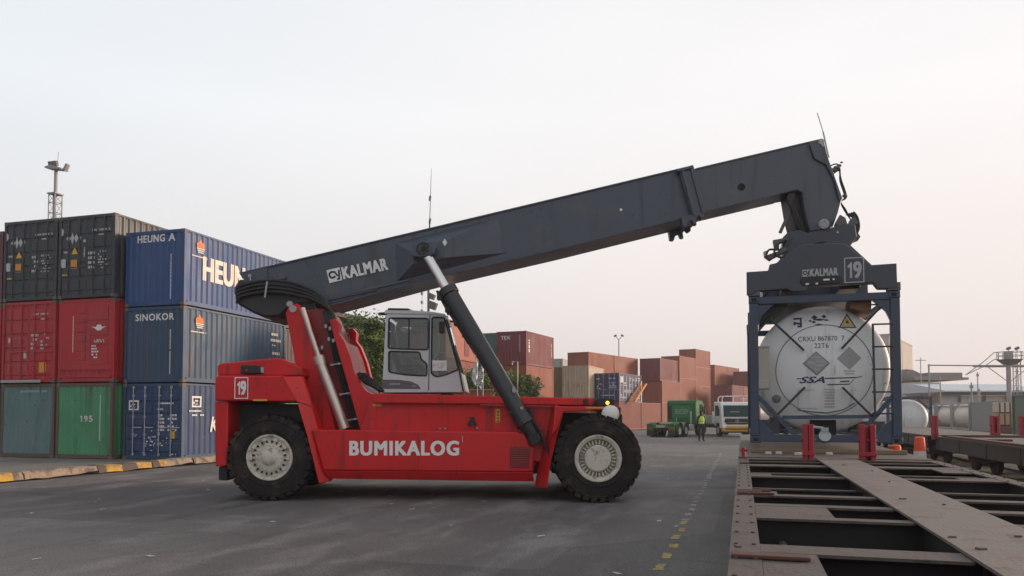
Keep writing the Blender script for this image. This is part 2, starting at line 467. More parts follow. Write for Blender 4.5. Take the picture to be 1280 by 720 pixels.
# ---------------------------------------------------------------- ground materials
def ground_mat(name, c0, c1, c2, rough=0.6, big=0.10, mid=1.3, fine=45.0, bump=0.35, sx=1.0, sy=0.35, stains=True, spec=0.5):
    m = bpy.data.materials.new(name); m.use_nodes = True
    N = m.node_tree.nodes; L = m.node_tree.links; b = N['Principled BSDF']
    b.inputs['Specular IOR Level'].default_value = spec
    tc = N.new('ShaderNodeTexCoord')
    def noise(scale, detail=6, mapping=None, rough_=0.6):
        n = N.new('ShaderNodeTexNoise'); n.inputs['Scale'].default_value = scale; n.inputs['Detail'].default_value = detail
        n.inputs['Roughness'].default_value = rough_
        if mapping:
            mp = N.new('ShaderNodeMapping'); mp.inputs['Scale'].default_value = mapping
            mp.inputs['Rotation'].default_value = (0, 0, 0.28)
            L.new(tc.outputs['Object'], mp.inputs['Vector']); L.new(mp.outputs['Vector'], n.inputs['Vector'])
        else: L.new(tc.outputs['Object'], n.inputs['Vector'])
        return n
    def mr(src, a, b_, lo, hi):
        q = N.new('ShaderNodeMapRange'); q.interpolation_type = 'SMOOTHSTEP'
        q.inputs['From Min'].default_value = a; q.inputs['From Max'].default_value = b_
        q.inputs['To Min'].default_value = lo; q.inputs['To Max'].default_value = hi
        L.new(src, q.inputs['Value']); return q.outputs['Result']
    def mix(f, A, B, mode='MIX'):
        q = N.new('ShaderNodeMix'); q.data_type = 'RGBA'; q.blend_type = mode
        if isinstance(f, float): q.inputs['Factor'].default_value = f
        else: L.new(f, q.inputs['Factor'])
        for k, s in (('A', A), ('B', B)):
            if isinstance(s, tuple): q.inputs[k].default_value = (*s, 1)
            else: L.new(s, q.inputs[k])
        return q.outputs['Result']
    nb = noise(big, 5); nm = noise(mid, 8, (sx, sy, 1)); nf = noise(fine, 4); ns = noise(0.35, 6, (0.35, 2.2, 1))
    c = mix(mr(nb.outputs['Fac'], 0.42, 0.60, 0, 1), c0, c1)
    c = mix(mr(nm.outputs['Fac'], 0.44, 0.66, 0, 0.9), c, c2)
    if stains:
        c = mix(mr(ns.outputs['Fac'], 0.55, 0.75, 0, 0.55), c, tuple(x * 0.55 for x in c0))
        no = noise(0.7, 3); c = mix(mr(no.outputs['Fac'], 0.70, 0.78, 0, 0.6), c, tuple(x * 0.4 for x in c0))
        vo = N.new('ShaderNodeTexVoronoi'); vo.feature = 'DISTANCE_TO_EDGE'; vo.inputs['Scale'].default_value = 0.45
        nw = noise(1.2, 5); va = N.new('ShaderNodeVectorMath'); va.operation = 'ADD'
        L.new(tc.outputs['Object'], va.inputs[0]); L.new(nw.outputs['Color'], va.inputs[1]); L.new(va.outputs['Vector'], vo.inputs['Vector'])
        c = mix(mr(vo.outputs['Distance'], 0.0, 0.012, 0.28, 0.0), c, tuple(x * 0.35 for x in c0))
        nl = noise(14.0, 3); c = mix(mr(nl.outputs['Fac'], 0.69, 0.73, 0, 0.6), c, tuple(min(0.4, x * 2.6) for x in c0))
        nk = noise(11.0, 3, (1, 1, 1)); c = mix(mr(nk.outputs['Fac'], 0.27, 0.33, 0.6, 0), c, tuple(x * 0.4 for x in c0))
        vp = N.new('ShaderNodeTexVoronoi'); vp.distance = 'CHEBYCHEV'; vp.inputs['Scale'].default_value = 0.17
        L.new(tc.outputs['Object'], vp.inputs['Vector']); sx_ = N.new('ShaderNodeSeparateColor'); L.new(vp.outputs['Color'], sx_.inputs[0])
        c = mix(1.0, c, mr(sx_.outputs[0], 0.0, 1.0, 0.80, 1.15), 'MULTIPLY')
        nt_ = noise(0.55, 7, (2.6, 0.22, 1)); c = mix(mr(nt_.outputs['Fac'], 0.58, 0.72, 0, 0.38), c, tuple(x * 0.5 for x in c0))
    c = mix(1.0, c, mr(nf.outputs['Fac'], 0.3, 0.7, 0.62, 1.38), 'MULTIPLY')
    L.new(c, b.inputs['Base Color'])
    L.new(mr(nm.outputs['Fac'], 0.35, 0.7, rough - 0.14, rough + 0.14), b.inputs['Roughness'])
    hf = N.new('ShaderNodeMath'); hf.operation = 'MULTIPLY_ADD'; hf.inputs[1].default_value = 0.6
    L.new(nf.outputs['Fac'], hf.inputs[0]); L.new(nm.outputs['Fac'], hf.inputs[2])
    bp = N.new('ShaderNodeBump'); bp.inputs['Strength'].default_value = bump; bp.inputs['Distance'].default_value = 0.012
    L.new(hf.outputs[0], bp.inputs['Height']); L.new(bp.outputs['Normal'], b.inputs['Normal'])
    return m

G_asph = ground_mat('worn asphalt', (0.098, 0.089, 0.085), (0.138, 0.127, 0.120), (0.195, 0.180, 0.169), 0.76, bump=.7, spec=.3)
G_conc = ground_mat('stained concrete apron', (0.15, 0.14, 0.13), (0.20, 0.19, 0.175), (0.12, 0.108, 0.095), 0.75, mid=0.6)
G_dirt = ground_mat('oily track dirt', (0.045, 0.040, 0.036), (0.080, 0.070, 0.060), (0.12, 0.105, 0.09), 0.85, big=0.5, mid=2.5, fine=30, bump=0.9)

g = MB(); g.quad((-1500, -300, 0), (1500, -300, 0), (1500, 2200, 0), (-1500, 2200, 0))
tag(g.build('ground', G_asph, smooth=0), kind='structure')
# dirt strip between and under the two tracks
g = MB(); n = 60
xs_l = []
for i in range(n + 1):
    v = -12 + i * 5.2
    xs_l.append((2.55 + 0.25 * math.sin(i * 1.7) + random.uniform(-.1, .1), v))
for i in range(n):
    g.quad((xs_l[i][0], xs_l[i][1], .004), (13.5, xs_l[i][1], .004), (13.5, xs_l[i + 1][1], .004), (xs_l[i + 1][0], xs_l[i + 1][1], .004))
tag(g.build('track_dirt', G_dirt, smooth=0), kind='structure')
# concrete apron of the container yard (step with the kerb stones in front)
g = MB(); g.box(-60, -16.95, -6, 60, -0.3, 0.05)
tag(g.build('yard_apron', G_conc, bevel=0.02), kind='structure')
# rails, sunk nearly flush with the yard surface
M_rail = mat('rail steel', (0.16, 0.12, 0.10), 0.4, 0.7, var=0.2)
for c in (1.32, 6.75):
    g = MB()
    for s in (-1, 1):
        x = c + s * 0.568
        g.box(x - .035, x + .035, -15, 300, -.02, 0.06)
        g.box(x - .065, x + .065, -15, 300, -.03, 0.014)
    tag(g.build('rails', M_rail, smooth=0), kind='structure')
# faded yellow broken line beside the near track
M_line = mat('worn yellow road paint', (0.40, 0.29, 0.07), 0.7, var=0.35, scale=5, dirt=(0.075, 0.073, 0.072), dirt_amt=0.74, dirt_scale=9)
M_linew = mat('worn pale road paint', (0.42, 0.38, 0.28), 0.7, var=0.35, scale=5, dirt=(0.08, 0.078, 0.076), dirt_amt=0.90, dirt_scale=9)
for mm, v0, v1 in ((M_line, 2.2, 12.0), (M_linew, 12.0, 32.0)):
    g = MB(); v = v0
    while v < v1:
        l = random.uniform(.26, .36)
        x = -0.85 + random.uniform(-.02, .02)
        pts = []
        for k in range(7): pts.append((x - .05 + random.uniform(-.015, .012), v + l * k / 6))
        for k in range(6, -1, -1): pts.append((x + .05 + random.uniform(-.012, .015), v + l * k / 6))
        g.add([(p[0], p[1], 0.004) for p in pts], [tuple(range(len(pts)))])
        v += random.uniform(.62, .72)
    tag(g.build('road_marking', mm, smooth=0), kind='structure')
# pale scraps of paint and litter on the asphalt
M_scrap = mat('litter pale', (0.55, 0.53, 0.50), 0.8)
g = MB()
for i in range(90):
    x = random.uniform(-14, -0.3); y = random.uniform(3, 30); s = random.uniform(.02, .06); a = random.random() * 3
    c_, s_ = math.cos(a), math.sin(a)
    q = [(x + (dx * c_ - dy * s_) * s, y + (dx * s_ + dy * c_) * s, 0.005 + 0.004 * random.random()) for dx, dy in ((-1.4, -.6), (1, -.5), (1.3, .6), (-.8, .5))]
    g.add(q, [(0, 1, 2, 3)])
tag(g.build('litter', M_scrap, smooth=0), 'tiny pale scraps of litter scattered over the asphalt', 'litter', kind='stuff')

# kerb stones along the apron, some painted yellow and black
M_kerb = mat('kerb concrete', (0.29, 0.225, 0.17), 0.85, var=0.25, scale=3, dirt=(0.09, 0.07, 0.055), dirt_amt=0.8, dirt_scale=4, bump=0.6, bump_scale=14)
M_kerby = mat('kerb yellow paint', (0.46, 0.27, 0.035), 0.8, var=0.25, scale=4, dirt=(0.19, 0.14, 0.09), dirt_amt=0.8, dirt_scale=6)
M_kerbk = mat('kerb brown black paint', (0.085, 0.065, 0.055), 0.8, var=0.25, scale=4, dirt=(0.25, 0.2, 0.15), dirt_amt=0.3, dirt_scale=6)
def kerb(v0, v1, label, paint=(), tilt=0.0, dz=0.0, tz=0.0):
    """a rough precast kerb stone; paint = (from, to, material) bands along its length"""
    L_ = v1 - v0
    root = thing('kerb_stone', label, 'kerb stone', (-16.75, v0, 0), tz, 'kerb stones in front of the container stacks')
    rnd = random.Random(int(v0 * 100))
    n = max(4, int(L_ / .25))
    def shape(k, grow=0.0):
        t = k / n
        j = [rnd.uniform(-.018, .018) for _ in range(5)]
        y = t * L_
        b = 0.03 + tilt * t + dz
        return [(-.20 - grow + j[0], y, 0.0), (.22 + grow + j[0], y, max(0.0, b + j[1])), (.16 + grow + j[2], y, .18 + grow + j[3] + b * .6), (.08, y, .205 + grow + j[4] + b * .5), (-.18 - grow, y, .20 + grow + j[4] + b * .5)]
    m = MB(); rows = [shape(k) for k in range(n + 1)]
    vs = [p for r in rows for p in r]; fs = []
    for k in range(n):
        for q in range(5): fs.append((k * 5 + q, k * 5 + (q + 1) % 5, (k + 1) * 5 + (q + 1) % 5, (k + 1) * 5 + q))
    fs.append((4, 3, 2, 1, 0)); fs.append(tuple(n * 5 + q for q in range(5)))
    m.add(vs, fs); m.build('stone', M_kerb, root, smooth=20)
    for (a, b, pm) in paint:
        m = MB(); vs = []; fs = []
        ka = max(0, round(a * n)); kb = max(ka + 1, round(b * n))
        for k in range(ka, kb + 1):
            r = rows[min(k, n)]
            vs += [(r[1][0] + .004, r[1][1], r[1][2] + .004), (r[2][0] + .005, r[2][1], r[2][2] + .003), (r[3][0] + .002, r[3][1], r[3][2] + .006), (r[4][0] - .002, r[4][1], r[4][2] + .006)]
        for k in range(kb - ka):
            for q in range(3): fs.append((k * 4 + q, k * 4 + q + 1, k * 4 + q + 5, k * 4 + q + 4))
        m.add(vs, fs); m.build('paint_band', pm, root, smooth=0)
kerb(11.2, 14.35, 'kerb stone with a broad yellow painted end at the photo edge, first in the row', ((.55, .9, M_kerby),), 0.02)
kerb(14.4, 16.55, 'bare brownish kerb stone below the teal container, cracked away from the asphalt', (), 0.05)
kerb(16.6, 18.55, 'kerb stone striped yellow and dark brown below the green container', ((0.0, .2, M_kerbk), (.2, .42, M_kerby), (.42, .66, M_kerbk), (.66, .95, M_kerby)), 0.01)
kerb(18.6, 20.3, 'bare tilted kerb stone below the door end of the dark blue container', ((0.0, .14, M_kerbk), (.14, .24, M_kerby)), 0.06, tz=0.015)
kerb(20.35, 22.3, 'last bare kerb stone beside the tail of the red reach stacker', (), 0.03, tz=-0.02)
kerb(22.35, 24.4, 'kerb stone half hidden behind the rear tyre of the red machine', (), 0.0)
# ---------------------------------------------------------------- shipping containers
# local frame: near right bottom corner at the origin, x in [-W, 0], y in [0, L] away along the rails
CW = 2.438
def corr_profile(L0, L1, period=.278, depth=.034):
    pts = []; s = L0
    while s < L1 - period * .5:
        pts += [(s, 0), (s + .075, 0), (s + .135, -depth), (s + .210, -depth)]
        s += period
    pts.append((L1, 0))
    return pts
from mathutils import noise as mnoise
def dent(a, z, k, amp):
    """shallow dents and buckles in a thin steel wall"""
    if amp == 0: return 0.0
    n = mnoise.noise(Vector((a * .9, z * 1.1, k))) * .6 + mnoise.noise(Vector((a * 2.6, z * 2.2, k + 9))) * .4
    return amp * n
def corr_grid(mb, pr, z0, z1, place, amp, k):
    nz = 7 if amp else 1
    vs = []
    for (s, d) in pr:
        for q in range(nz + 1):
            z = z0 + (z1 - z0) * q / nz
            e = math.sin(PI * q / nz) * dent(s, z, k, amp)
            vs.append(place(s, d + min(e, .012), z))
    m_ = nz + 1
    mb.add(vs, [(m_ * i + q, m_ * (i + 1) + q, m_ * (i + 1) + q + 1, m_ * i + q + 1) for i in range(len(pr) - 1) for q in range(nz)])
def corr_side(mb, x, y0, y1, z0, z1, sgn, amp=0, k=0):
    corr_grid(mb, corr_profile(y0, y1), z0, z1, lambda s, d, z: (x + sgn * d, s, z), amp, k)
def corr_end(mb, x0, x1, y, z0, z1, amp=0, k=0):
    corr_grid(mb, corr_profile(x0, x1, .25), z0, z1, lambda s, d, z: (s, y - d, z), amp, k)

def frame_mb(L_, Hc):
    m = MB(); W = CW
    for x in (-W, -.10):
        for y in (0, L_ - .12):
            m.box(x, x + .10, y, y + .12, .118, Hc - .118)
    for x in (-W, -.06):       # rails along the sides
        m.box(x, x + .06, .18, L_ - .18, .0 + .02, .16)
        m.box(x, x + .06, .18, L_ - .18, Hc - .07, Hc - .006)
    for y in (0, L_ - .08):    # headers and sills
        m.box(-W + .17, -.17, y, y + .08, .02, .15)
        m.box(-W + .17, -.17, y, y + .08, Hc - .11, Hc - .006)
    return m
def castings_mb(L_, Hc):
    m = MB(); W = CW
    for x in (-W - .004, -.162 + .004):
        for y in (-.004, L_ - .178 + .004):
            for z in (0, Hc - .118):
                m.box(x, x + .162, y, y + .178, z, z + .118)
    return m

M_cast = mat('corner casting worn', (0.13, 0.10, 0.085), 0.65, var=0.25, scale=6, dirt=RUST, dirt_amt=0.5, dirt_scale=6)
M_bar = mat('galvanised lock bar', (0.42, 0.43, 0.44), 0.45, 0.3, var=0.15)
M_hole = mat('dark gap', (0.01, 0.01, 0.01), 0.9)
M_txt_w = mat('container white stencil', (0.72, 0.71, 0.69), 0.6, var=0.1, scale=6, dirt=(0.35, 0.34, 0.33), dirt_amt=0.3, dirt_scale=8)
M_org = mat('orange placard', (0.62, 0.27, 0.04), 0.6, var=0.12)
M_txtdark = mat('dark stencil', (0.03, 0.03, 0.04), 0.6)

def container(name, label, loc, L_, Hc, paint, end='corr', frame_m=None, group=None, near=True, bars=None):
    """end: 'corr' ribbed front wall, 'door' a pair of doors, 'rib' doors with horizontal ribs"""
    root = thing(name, label, 'shipping container', loc, 0, group or 'shipping containers stacked in the yard')
    fm = frame_mb(L_, Hc); cm = castings_mb(L_, Hc)
    if near: cm.build('corner_casting', M_cast, root, smooth=0, each=1)
    else: fm.add(cm.v, cm.f)
    fm.build('frame', frame_m or paint, root, smooth=0)
    m = MB()
    kk_ = loc[0] * 1.7 + loc[2] * 3.1; am = .022 if near else 0
    corr_side(m, -.012, .12, L_ - .12, .16, Hc - .07, 1, am, kk_)
    m.box(-CW + .02, -CW + .05, .12, L_ - .12, .16, Hc - .07)
    m.box(-CW + .03, -.03, .05, L_ - .05, Hc - .055, Hc - .025)
    m.box(-CW + .06, -.06, .10, L_ - .05, .10, .15)
    m.box(-CW + .10, -.10, L_ - .06, L_ - .03, .15, Hc - .11)
    if end == 'corr':
        corr_end(m, -CW + .10, -.10, .018, .15, Hc - .11, am, kk_ + 5)
    m.build('body', paint, root, smooth=0)
    if end != 'corr':
        zz0, zz1 = .155, Hc - .115
        for s in (0, 1):
            x0 = -CW + .105 if s == 0 else -CW / 2 + .006
            x1 = -CW / 2 - .006 if s == 0 else -.105
            d = MB()
            d.box(x0, x1, .035, .07, zz0, zz1)
            nb = 5
            for k in range(nb):       # horizontal pressings of the door skin
                a = zz0 + .10 + (zz1 - zz0 - .15) * k / nb; b = zz0 + .02 + (zz1 - zz0 - .15) * (k + 1) / nb - .02
                d.add([(x0 + .04, .035, a), (x1 - .04, .035, a), (x1 - .04, .035, b), (x0 + .04, .035, b),
                       (x0 + .06, .012, a + .035), (x1 - .06, .012, a + .035), (x1 - .06, .012, b - .035), (x0 + .06, .012, b - .035)],
                      [(0, 1, 5, 4), (1, 2, 6, 5), (2, 3, 7, 6), (3, 0, 4, 7), (4, 5, 6, 7)])
            for k in range(4):        # hinges
                zc = zz0 + .25 + k * (zz1 - zz0 - .5) / 3
                xh = x0 - .012 if s == 0 else x1 + .012
                d.box(xh - .03, xh + .03, -.004, .034, zc - .05, zc + .05)
            dr = d.build('door', paint, root, smooth=0)
            for q in (.30, .74) if s == 0 else (.26, .70):
                xb = x0 + (x1 - x0) * q
                t = MB(); t.tube((xb, -.012, zz0 - .03), (xb, -.012, zz1 + .03), .017, n=8)
                for zc in (zz0 + .02, zz0 + .7, zz0 + 1.3, zz1 - .3, zz1 - .02): t.box(xb - .045, xb + .045, -.008, .013, zc - .03, zc + .03)
                t.box(xb, xb + .36, -.028, -.014, zz0 + .92, zz0 + .955)
                t.build('lock_bar', bars or M_bar, dr, smooth=40)
    return root

def letters(root, m, mm, name='lettering'):
    return m.build(name, mm, root, smooth=0, fix=False)

def end_text(m, s, x, z, w, h, **k): text_into(m, s, (x, .014, z), (1, 0, 0), (0, 0, 1), w, h, depth=.004, **k)
def side_text(m, s, y, z, w, h, **k): text_into(m, s, (-.006, y, z), (0, 1, 0), (0, 0, 1), w, h, depth=.004, **k)
EY = .010
X_, Z_, Y_ = (1, 0, 0), (0, 0, 1), (0, 1, 0)
def text_digits(m, s, x, z, w, h):
    for i, ch in enumerate(s):
        if ch == '1': one_into(m, (x + i * w * 1.3 + w * .2, .014, z), X_, Z_, w * .55, h)
        else: end_text(m, ch, x + i * w * 1.3, z, w, h, bold=.01)
def end_marks(m, x, z, w, h, rows, **k): marks(m, (x, EY, z), X_, Z_, w, h, rows, **k)
def side_marks(m, y, z, w, h, rows, **k): marks(m, (-.006, y, z), Y_, Z_, w, h, rows, **k)

P_blue = cpaint('blue container paint', (0.011, 0.064, 0.200), 0.40)
P_blue2 = cpaint('dull blue container paint', (0.014, 0.060, 0.122), 0.45)
P_blue3 = cpaint('dark blue container paint', (0.009, 0.040, 0.120), 0.36, dirt=(0.10, 0.12, 0.13))
P_char = cpaint('charcoal container paint', (0.030, 0.038, 0.046), 0.45, dirt=(0.06, 0.06, 0.055))
P_redc = cpaint('crimson container paint', (0.42, 0.012, 0.018), 0.36, dirt=(0.13, 0.02, 0.02))
P_green = mat('green container paint', (0.06, 0.27, 0.12), 0.5, var=0.22, scale=0.9, dirt=(0.045, 0.065, 0.05), dirt_amt=0.55, dirt_scale=1.4, stretch=4.5, streak=(.05, .05, .038), streak_amt=.6, chalk=.5)
P_teal = mat('faded teal container paint', (0.105, 0.195, 0.195), 0.6, var=0.2, scale=0.9, dirt=(0.05, 0.065, 0.065), dirt_amt=0.55, dirt_scale=1.3, stretch=4.0, streak=(.055, .05, .042), streak_amt=.6, chalk=.5)
P_rustframe = mat('rusty frame', (0.12, 0.075, 0.055), 0.7, var=0.25, scale=3)

YZ = 0.05
U0, V0 = -18.0, 21.5
colx = [U0, U0 - 2.60, U0 - 5.12, U0 - 7.66]
GRP = 'containers stacked left of the reach stacker'
CL = lambda *a, **k: container(*a, group=GRP, **k)
rt = random.Random(3)

# -- right column of three blue boxes (20 ft)
zb = [YZ, YZ + 2.62, YZ + 5.24]
c = CL('shipping_container', 'dark blue container with white lock bars, bottom of the blue stack', (U0, V0, zb[0]), 6.058, 2.59, P_blue3, end='door', frame_m=P_blue2)
m = MB()
end_marks(m, -.98, 1.86, .70, .10, 1, fill=.95); end_marks(m, -1.0, 1.66, .25, .10, 1, fill=.9)
end_marks(m, -.98, .95, .26, .62, 5, rnd=rt); end_marks(m, -.58, .95, .36, .62, 5, rnd=rt)
end_marks(m, -.42, .16, .2, .07, 1)
for k in range(46):
    x = rt.gauss(-1.25, .32); z = rt.gauss(.62, .17)
    if -2.2 < x < -.2 and .2 < z < 1.0: rectmark(m, (x, EY, z), X_, Z_, rt.uniform(.02, .09), rt.uniform(.012, .04))
letters(c, m, M_txt_w); m = MB()
side_marks(m, .35, 1.60, .75, .10, 1, fill=.95); side_marks(m, .50, 1.46, .6, .10, 1, fill=.9)
side_text(m, 'K', 1.45, .92, .42, .52, bold=.03, shear=.25)
letters(c, m, M_txt_w)
m = MB(); rectmark(m, (-2.20, EY, 1.68), X_, Z_, .42, .34); rectmark(m, (-.006, .48, 1.78), Y_, Z_, .48, .38)
m.build('logo_panel', M_txt_w, c, smooth=0, fix=False, each=1)
m = MB()
for (o, xd, k) in (((-2.20, EY - .004, 1.68), Vector(X_), 1.0), ((0, .48, 1.78), Vector(Y_), 1.13)):
    o = Vector(o)
    for (a, b, w_, h_) in ((.06, .22, .30, .06), (.27, .05, .09, .23), (.06, .05, .10, .06), (.13, .11, .16, .06), (.06, .16, .07, .10), (.18, .04, .12, .05)):
        rectmark(m, o + xd * a * k + Vector((0, 0, b * k)), xd, Z_, w_ * k, h_ * k, depth=.004)
    letters(c, m, P_blue3, 'logo'); m = MB()
m = MB(); rectmark(m, (-.46, EY, .72), X_, Z_, .18, .30); letters(c, m, M_yellow, 'placard')

M_warm = mat('sunlit white stencil', (0.80, 0.70, 0.60), 0.6, var=0.06)  # white lettering with the warm sunlight mixed into its colour
M_em = mat('orange emblem', (0.80, 0.18, 0.03), 0.55)
def emblem(c, y0, z0):
    m = MB()
    for (dy, h) in ((0, .20), (.12, .30), (.24, .20)):
        pts = [(y0 + dy, z0), (y0 + dy + .13, z0), (y0 + dy + .14, z0 + h * .6), (y0 + dy + .065, z0 + h), (y0 + dy - .01, z0 + h * .6)]
        m.add([(0.002, p[0], p[1]) for p in pts], [tuple(range(5))])
    letters(c, m, M_em, 'emblem')
    m = MB()
    for k in range(3):
        i = .03 * k
        m.add([(0.002, y0 - .02 + i, z0 - .05 - .065 * k), (0.002, y0 + .40 - i, z0 - .05 - .065 * k), (0.002, y0 + .38 - i, z0 - .015 - .065 * k), (0.002, y0 + i, z0 - .015 - .065 * k)], [(0, 1, 2, 3)])
    marks(m, (-.004, y0 - .25, z0 - .36), Y_, Z_, .9, .07, 1, fill=.95)
    letters(c, m, M_warm, 'emblem_lettering')
c = CL('shipping_container', 'dull blue ribbed container with an orange emblem, middle of the blue stack', (U0, V0, zb[1]), 6.058, 2.59, P_blue2)
m = MB(); end_text(m, 'SINOKOR', -1.98, 2.12, 1.58, .23, bold=.04, space=1.1)
marks(m, (-.50, .014, .28), Z_, (-1, 0, 0), 1.85, .07, 1, fill=.97)
letters(c, m, M_txt_w)
m = MB(); side_marks(m, 5.05, 2.02, .55, .18, 1, fill=.95); side_marks(m, 5.0, 1.78, .75, .18, 1, fill=.95); side_marks(m, 5.1, 1.62, .35, .10, 1); side_marks(m, 5.12, 1.25, .5, .2, 1, fill=.6)
letters(c, m, M_warm)
emblem(c, .62, 2.08)
c = CL('shipping_container', 'bright blue ribbed container with big warm sunlit side lettering, on top of the blue stack', (U0, V0, zb[2]), 6.058, 2.59, P_blue)
m = MB(); end_text(m, 'HEUNG', -1.95, 2.20, 1.12, .25, bold=.045, space=1.12); end_text(m, 'A', -.66, 2.20, .26, .25, bold=.045)
marks(m, (-.52, .014, .22), Z_, (-1, 0, 0), 1.95, .07, 1, fill=.97)
letters(c, m, M_txt_w)
m = MB(); side_text(m, 'HEUNG A', .98, 1.00, 3.9, .80, bold=.06, space=1.10)
side_marks(m, 5.1, 2.2, .5, .14, 1, fill=.95)
letters(c, m, M_warm)
emblem(c, .62, 2.08)

# -- second column: green, crimson, charcoal
hh = 2.90
c = CL('shipping_container', 'grass green ribbed container marked 195, on the ground beside the dark blue doors', (colx[1], V0 - .30, YZ), 12.19, 2.62, P_green, frame_m=P_rustframe)
m = MB(); text_digits(m, '195', -1.42, 1.28, .16, .21); marks(m, (-.50, .014, .62), Z_, (-1, 0, 0), 1.6, .06, 1, fill=.97); letters(c, m, M_txt_w)
c = CL('shipping_container', 'crimson container with a ribbed panel and bird mark, between the green and the charcoal boxes', (colx[1], V0 - .27, YZ + 2.65), 6.058, hh, P_redc, end='corr')
d = MB()      # pressed front wall: plain field left, two stacks of short pressings right
d.box(-CW + .10, -.10, -.004, .02, .42, hh - .12)
for k in range(6): d.box(-1.60, -1.22, -.022, -.003, .75 + k * .33, .96 + k * .33)
for (a, b) in ((.62, 1.20), (1.30, 1.52), (1.62, 2.05), (2.15, 2.62)): d.box(-1.05, -.26, -.022, -.003, a, b)
d.box(-CW + .12, -.12, -.03, 0, .16, .26)
d.build('end_wall', P_redc, c, bevel=.008, smooth=0)
EY = -.024
m = MB(); marks(m, (-1.75, -.007, 1.05), Z_, (-1, 0, 0), 1.55, .06, 1, fill=.97)
end_marks(m, -.95, .80, .3, .5, 5, rnd=rt); end_marks(m, -.9, 1.36, .5, .12, 2)
pts = [(-1.0, 1.92), (-.82, 1.86), (-.72, 1.78), (-.56, 1.78), (-.48, 1.86), (-.30, 1.92), (-.52, 1.90), (-.56, 1.98), (-.72, 1.98), (-.78, 1.90)]
m.add([(p[0], EY - .004, p[1]) for p in pts], [tuple(range(len(pts)))])
letters(c, m, M_txt_w)
EY = .010
def dark_door_marks(c, extra):
    m = MB()
    pts = [(-2.32 + .18 * math.cos(t) * .45, 2.36 + .14 * math.sin(t)) for t in [k * PI / 6 for k in range(12)]]
    m.add([(p[0], EY - .004, p[1]) for p in pts], [tuple(range(12))])
    x, z = -2.02, 2.12
    for k, (w_, h_) in enumerate(((.22, .10), (.16, .22), (.2, .16), (.10, .10))):
        cx = x + k * .17; m.add([(cx - w_ / 2, EY - .004, z), (cx, EY - .004, z + h_), (cx + w_ / 2, EY - .004, z), (cx, EY - .004, z - h_)], [(0, 1, 2, 3)])
    end_marks(m, -1.0, 2.30, .26, .11, 1, fill=.95); end_marks(m, -.68, 2.30, .32, .11, 1, fill=.95); end_marks(m, -.28, 2.30, .08, .11, 1, fill=1)
    end_marks(m, -.70, 2.14, .22, .10, 1, fill=.95)
    end_marks(m, -1.15, .98, .30, .66, 4, rnd=rt); end_marks(m, -.72, .98, .42, .66, 7, rnd=rt, fill=.5)
    end_marks(m, -2.22, 1.58, .22, .12, 1, fill=1); rectmark(m, (-2.33, EY, 1.10), X_, Z_, .2, .30)
    if extra:
        end_marks(m, -1.36, 1.92, .1, .16, 1, fill=1); marks(m, (-1.26, EY - .004, 1.45), Z_, (-1, 0, 0), .34, .1, 1, fill=1)
    letters(c, m, mat('grey stencil', (0.46, 0.47, 0.46), 0.6, var=.15, scale=6))
    m = MB(); m.add([(-1.88, EY - .004, 1.56), (-1.60, EY - .004, 1.56), (-1.74, EY - .004, 1.80)], [(0, 1, 2)]); end_marks(m, -2.28, .78, .26, .11, 1, fill=1)
    letters(c, m, mat('hazard yellow', (0.68, 0.40, 0.03), .6), 'warning_triangle')
    m = MB(); rectmark(m, (-1.90, EY - .004, 1.04), X_, Z_, .28, .32); letters(c, m, M_org, 'placard')
c = CL('shipping_container', 'charcoal container with door markings, on top beside the bright blue one', (colx[1], V0 - .33, YZ + 5.58), 12.19, hh, P_char, end='door', bars=P_char)
dark_door_marks(c, True)
# -- third column
c = CL('shipping_container', 'faded teal ribbed container on the ground beside the grass green one', (colx[2], V0 - .30, YZ), 12.19, 2.62, P_teal, frame_m=P_rustframe)
m = MB(); end_marks(m, -1.55, 2.28, 1.2, .13, 1, fill=.95); letters(c, m, mat('faded stencil', (0.30, .36, .36), .7))
c = CL('shipping_container', 'crimson container with lock bars on its doors and an orange placard, above the teal box', (colx[2], V0 - .33, YZ + 2.65), 12.19, hh, P_redc, end='door', bars=P_redc)
m = MB(); end_marks(m, -1.0, 2.38, .26, .12, 1, fill=.95); end_marks(m, -.68, 2.38, .36, .12, 1, fill=.95); end_marks(m, -.66, 2.20, .26, .12, 1, fill=.95)
end_marks(m, -1.1, 1.15, .34, .62, 4, rnd=rt); end_marks(m, -.66, 1.15, .36, .62, 5, rnd=rt, fill=.6)
rectmark(m, (-1.42, EY - .004, .88), X_, Z_, .13, .24); rectmark(m, (-2.14, EY - .004, 1.44), X_, Z_, .12, .18); end_marks(m, -.52, .12, .16, .08, 1, fill=1)
letters(c, m, mat('dusty stencil', (0.52, 0.46, 0.45), .6))
m = MB(); rectmark(m, (-.70, EY - .004, .36), X_, Z_, .32, .36); letters(c, m, M_org, 'placard')
m = MB(); m.box(-2.36, -.55, -.09, -.02, .0, .10); m.build('sill_strip', M_lgrey, c, bevel=.02)
c = CL('shipping_container', 'charcoal container above the crimson one with lock bars and an orange placard', (colx[2], V0 - .33, YZ + 5.58), 12.19, hh, P_char, end='door', bars=P_char)
dark_door_marks(c, False)
# -- fourth column, only a sliver in view
CL('shipping_container', 'maroon container barely showing at the left edge of the photo beside the charcoal doors', (colx[3], V0 - .30, YZ + 5.58), 12.19, 2.6, cpaint('maroon edge paint', (0.13, 0.02, 0.03)))
CL('shipping_container', 'red container barely showing at the left edge of the photo above ground level', (colx[3], V0 - .30, YZ + 2.65), 12.19, 2.9, P_redc)
CL('shipping_container', 'teal ground container barely showing at the left edge of the photo', (colx[3], V0 - .30, YZ), 12.19, 2.6, P_teal)

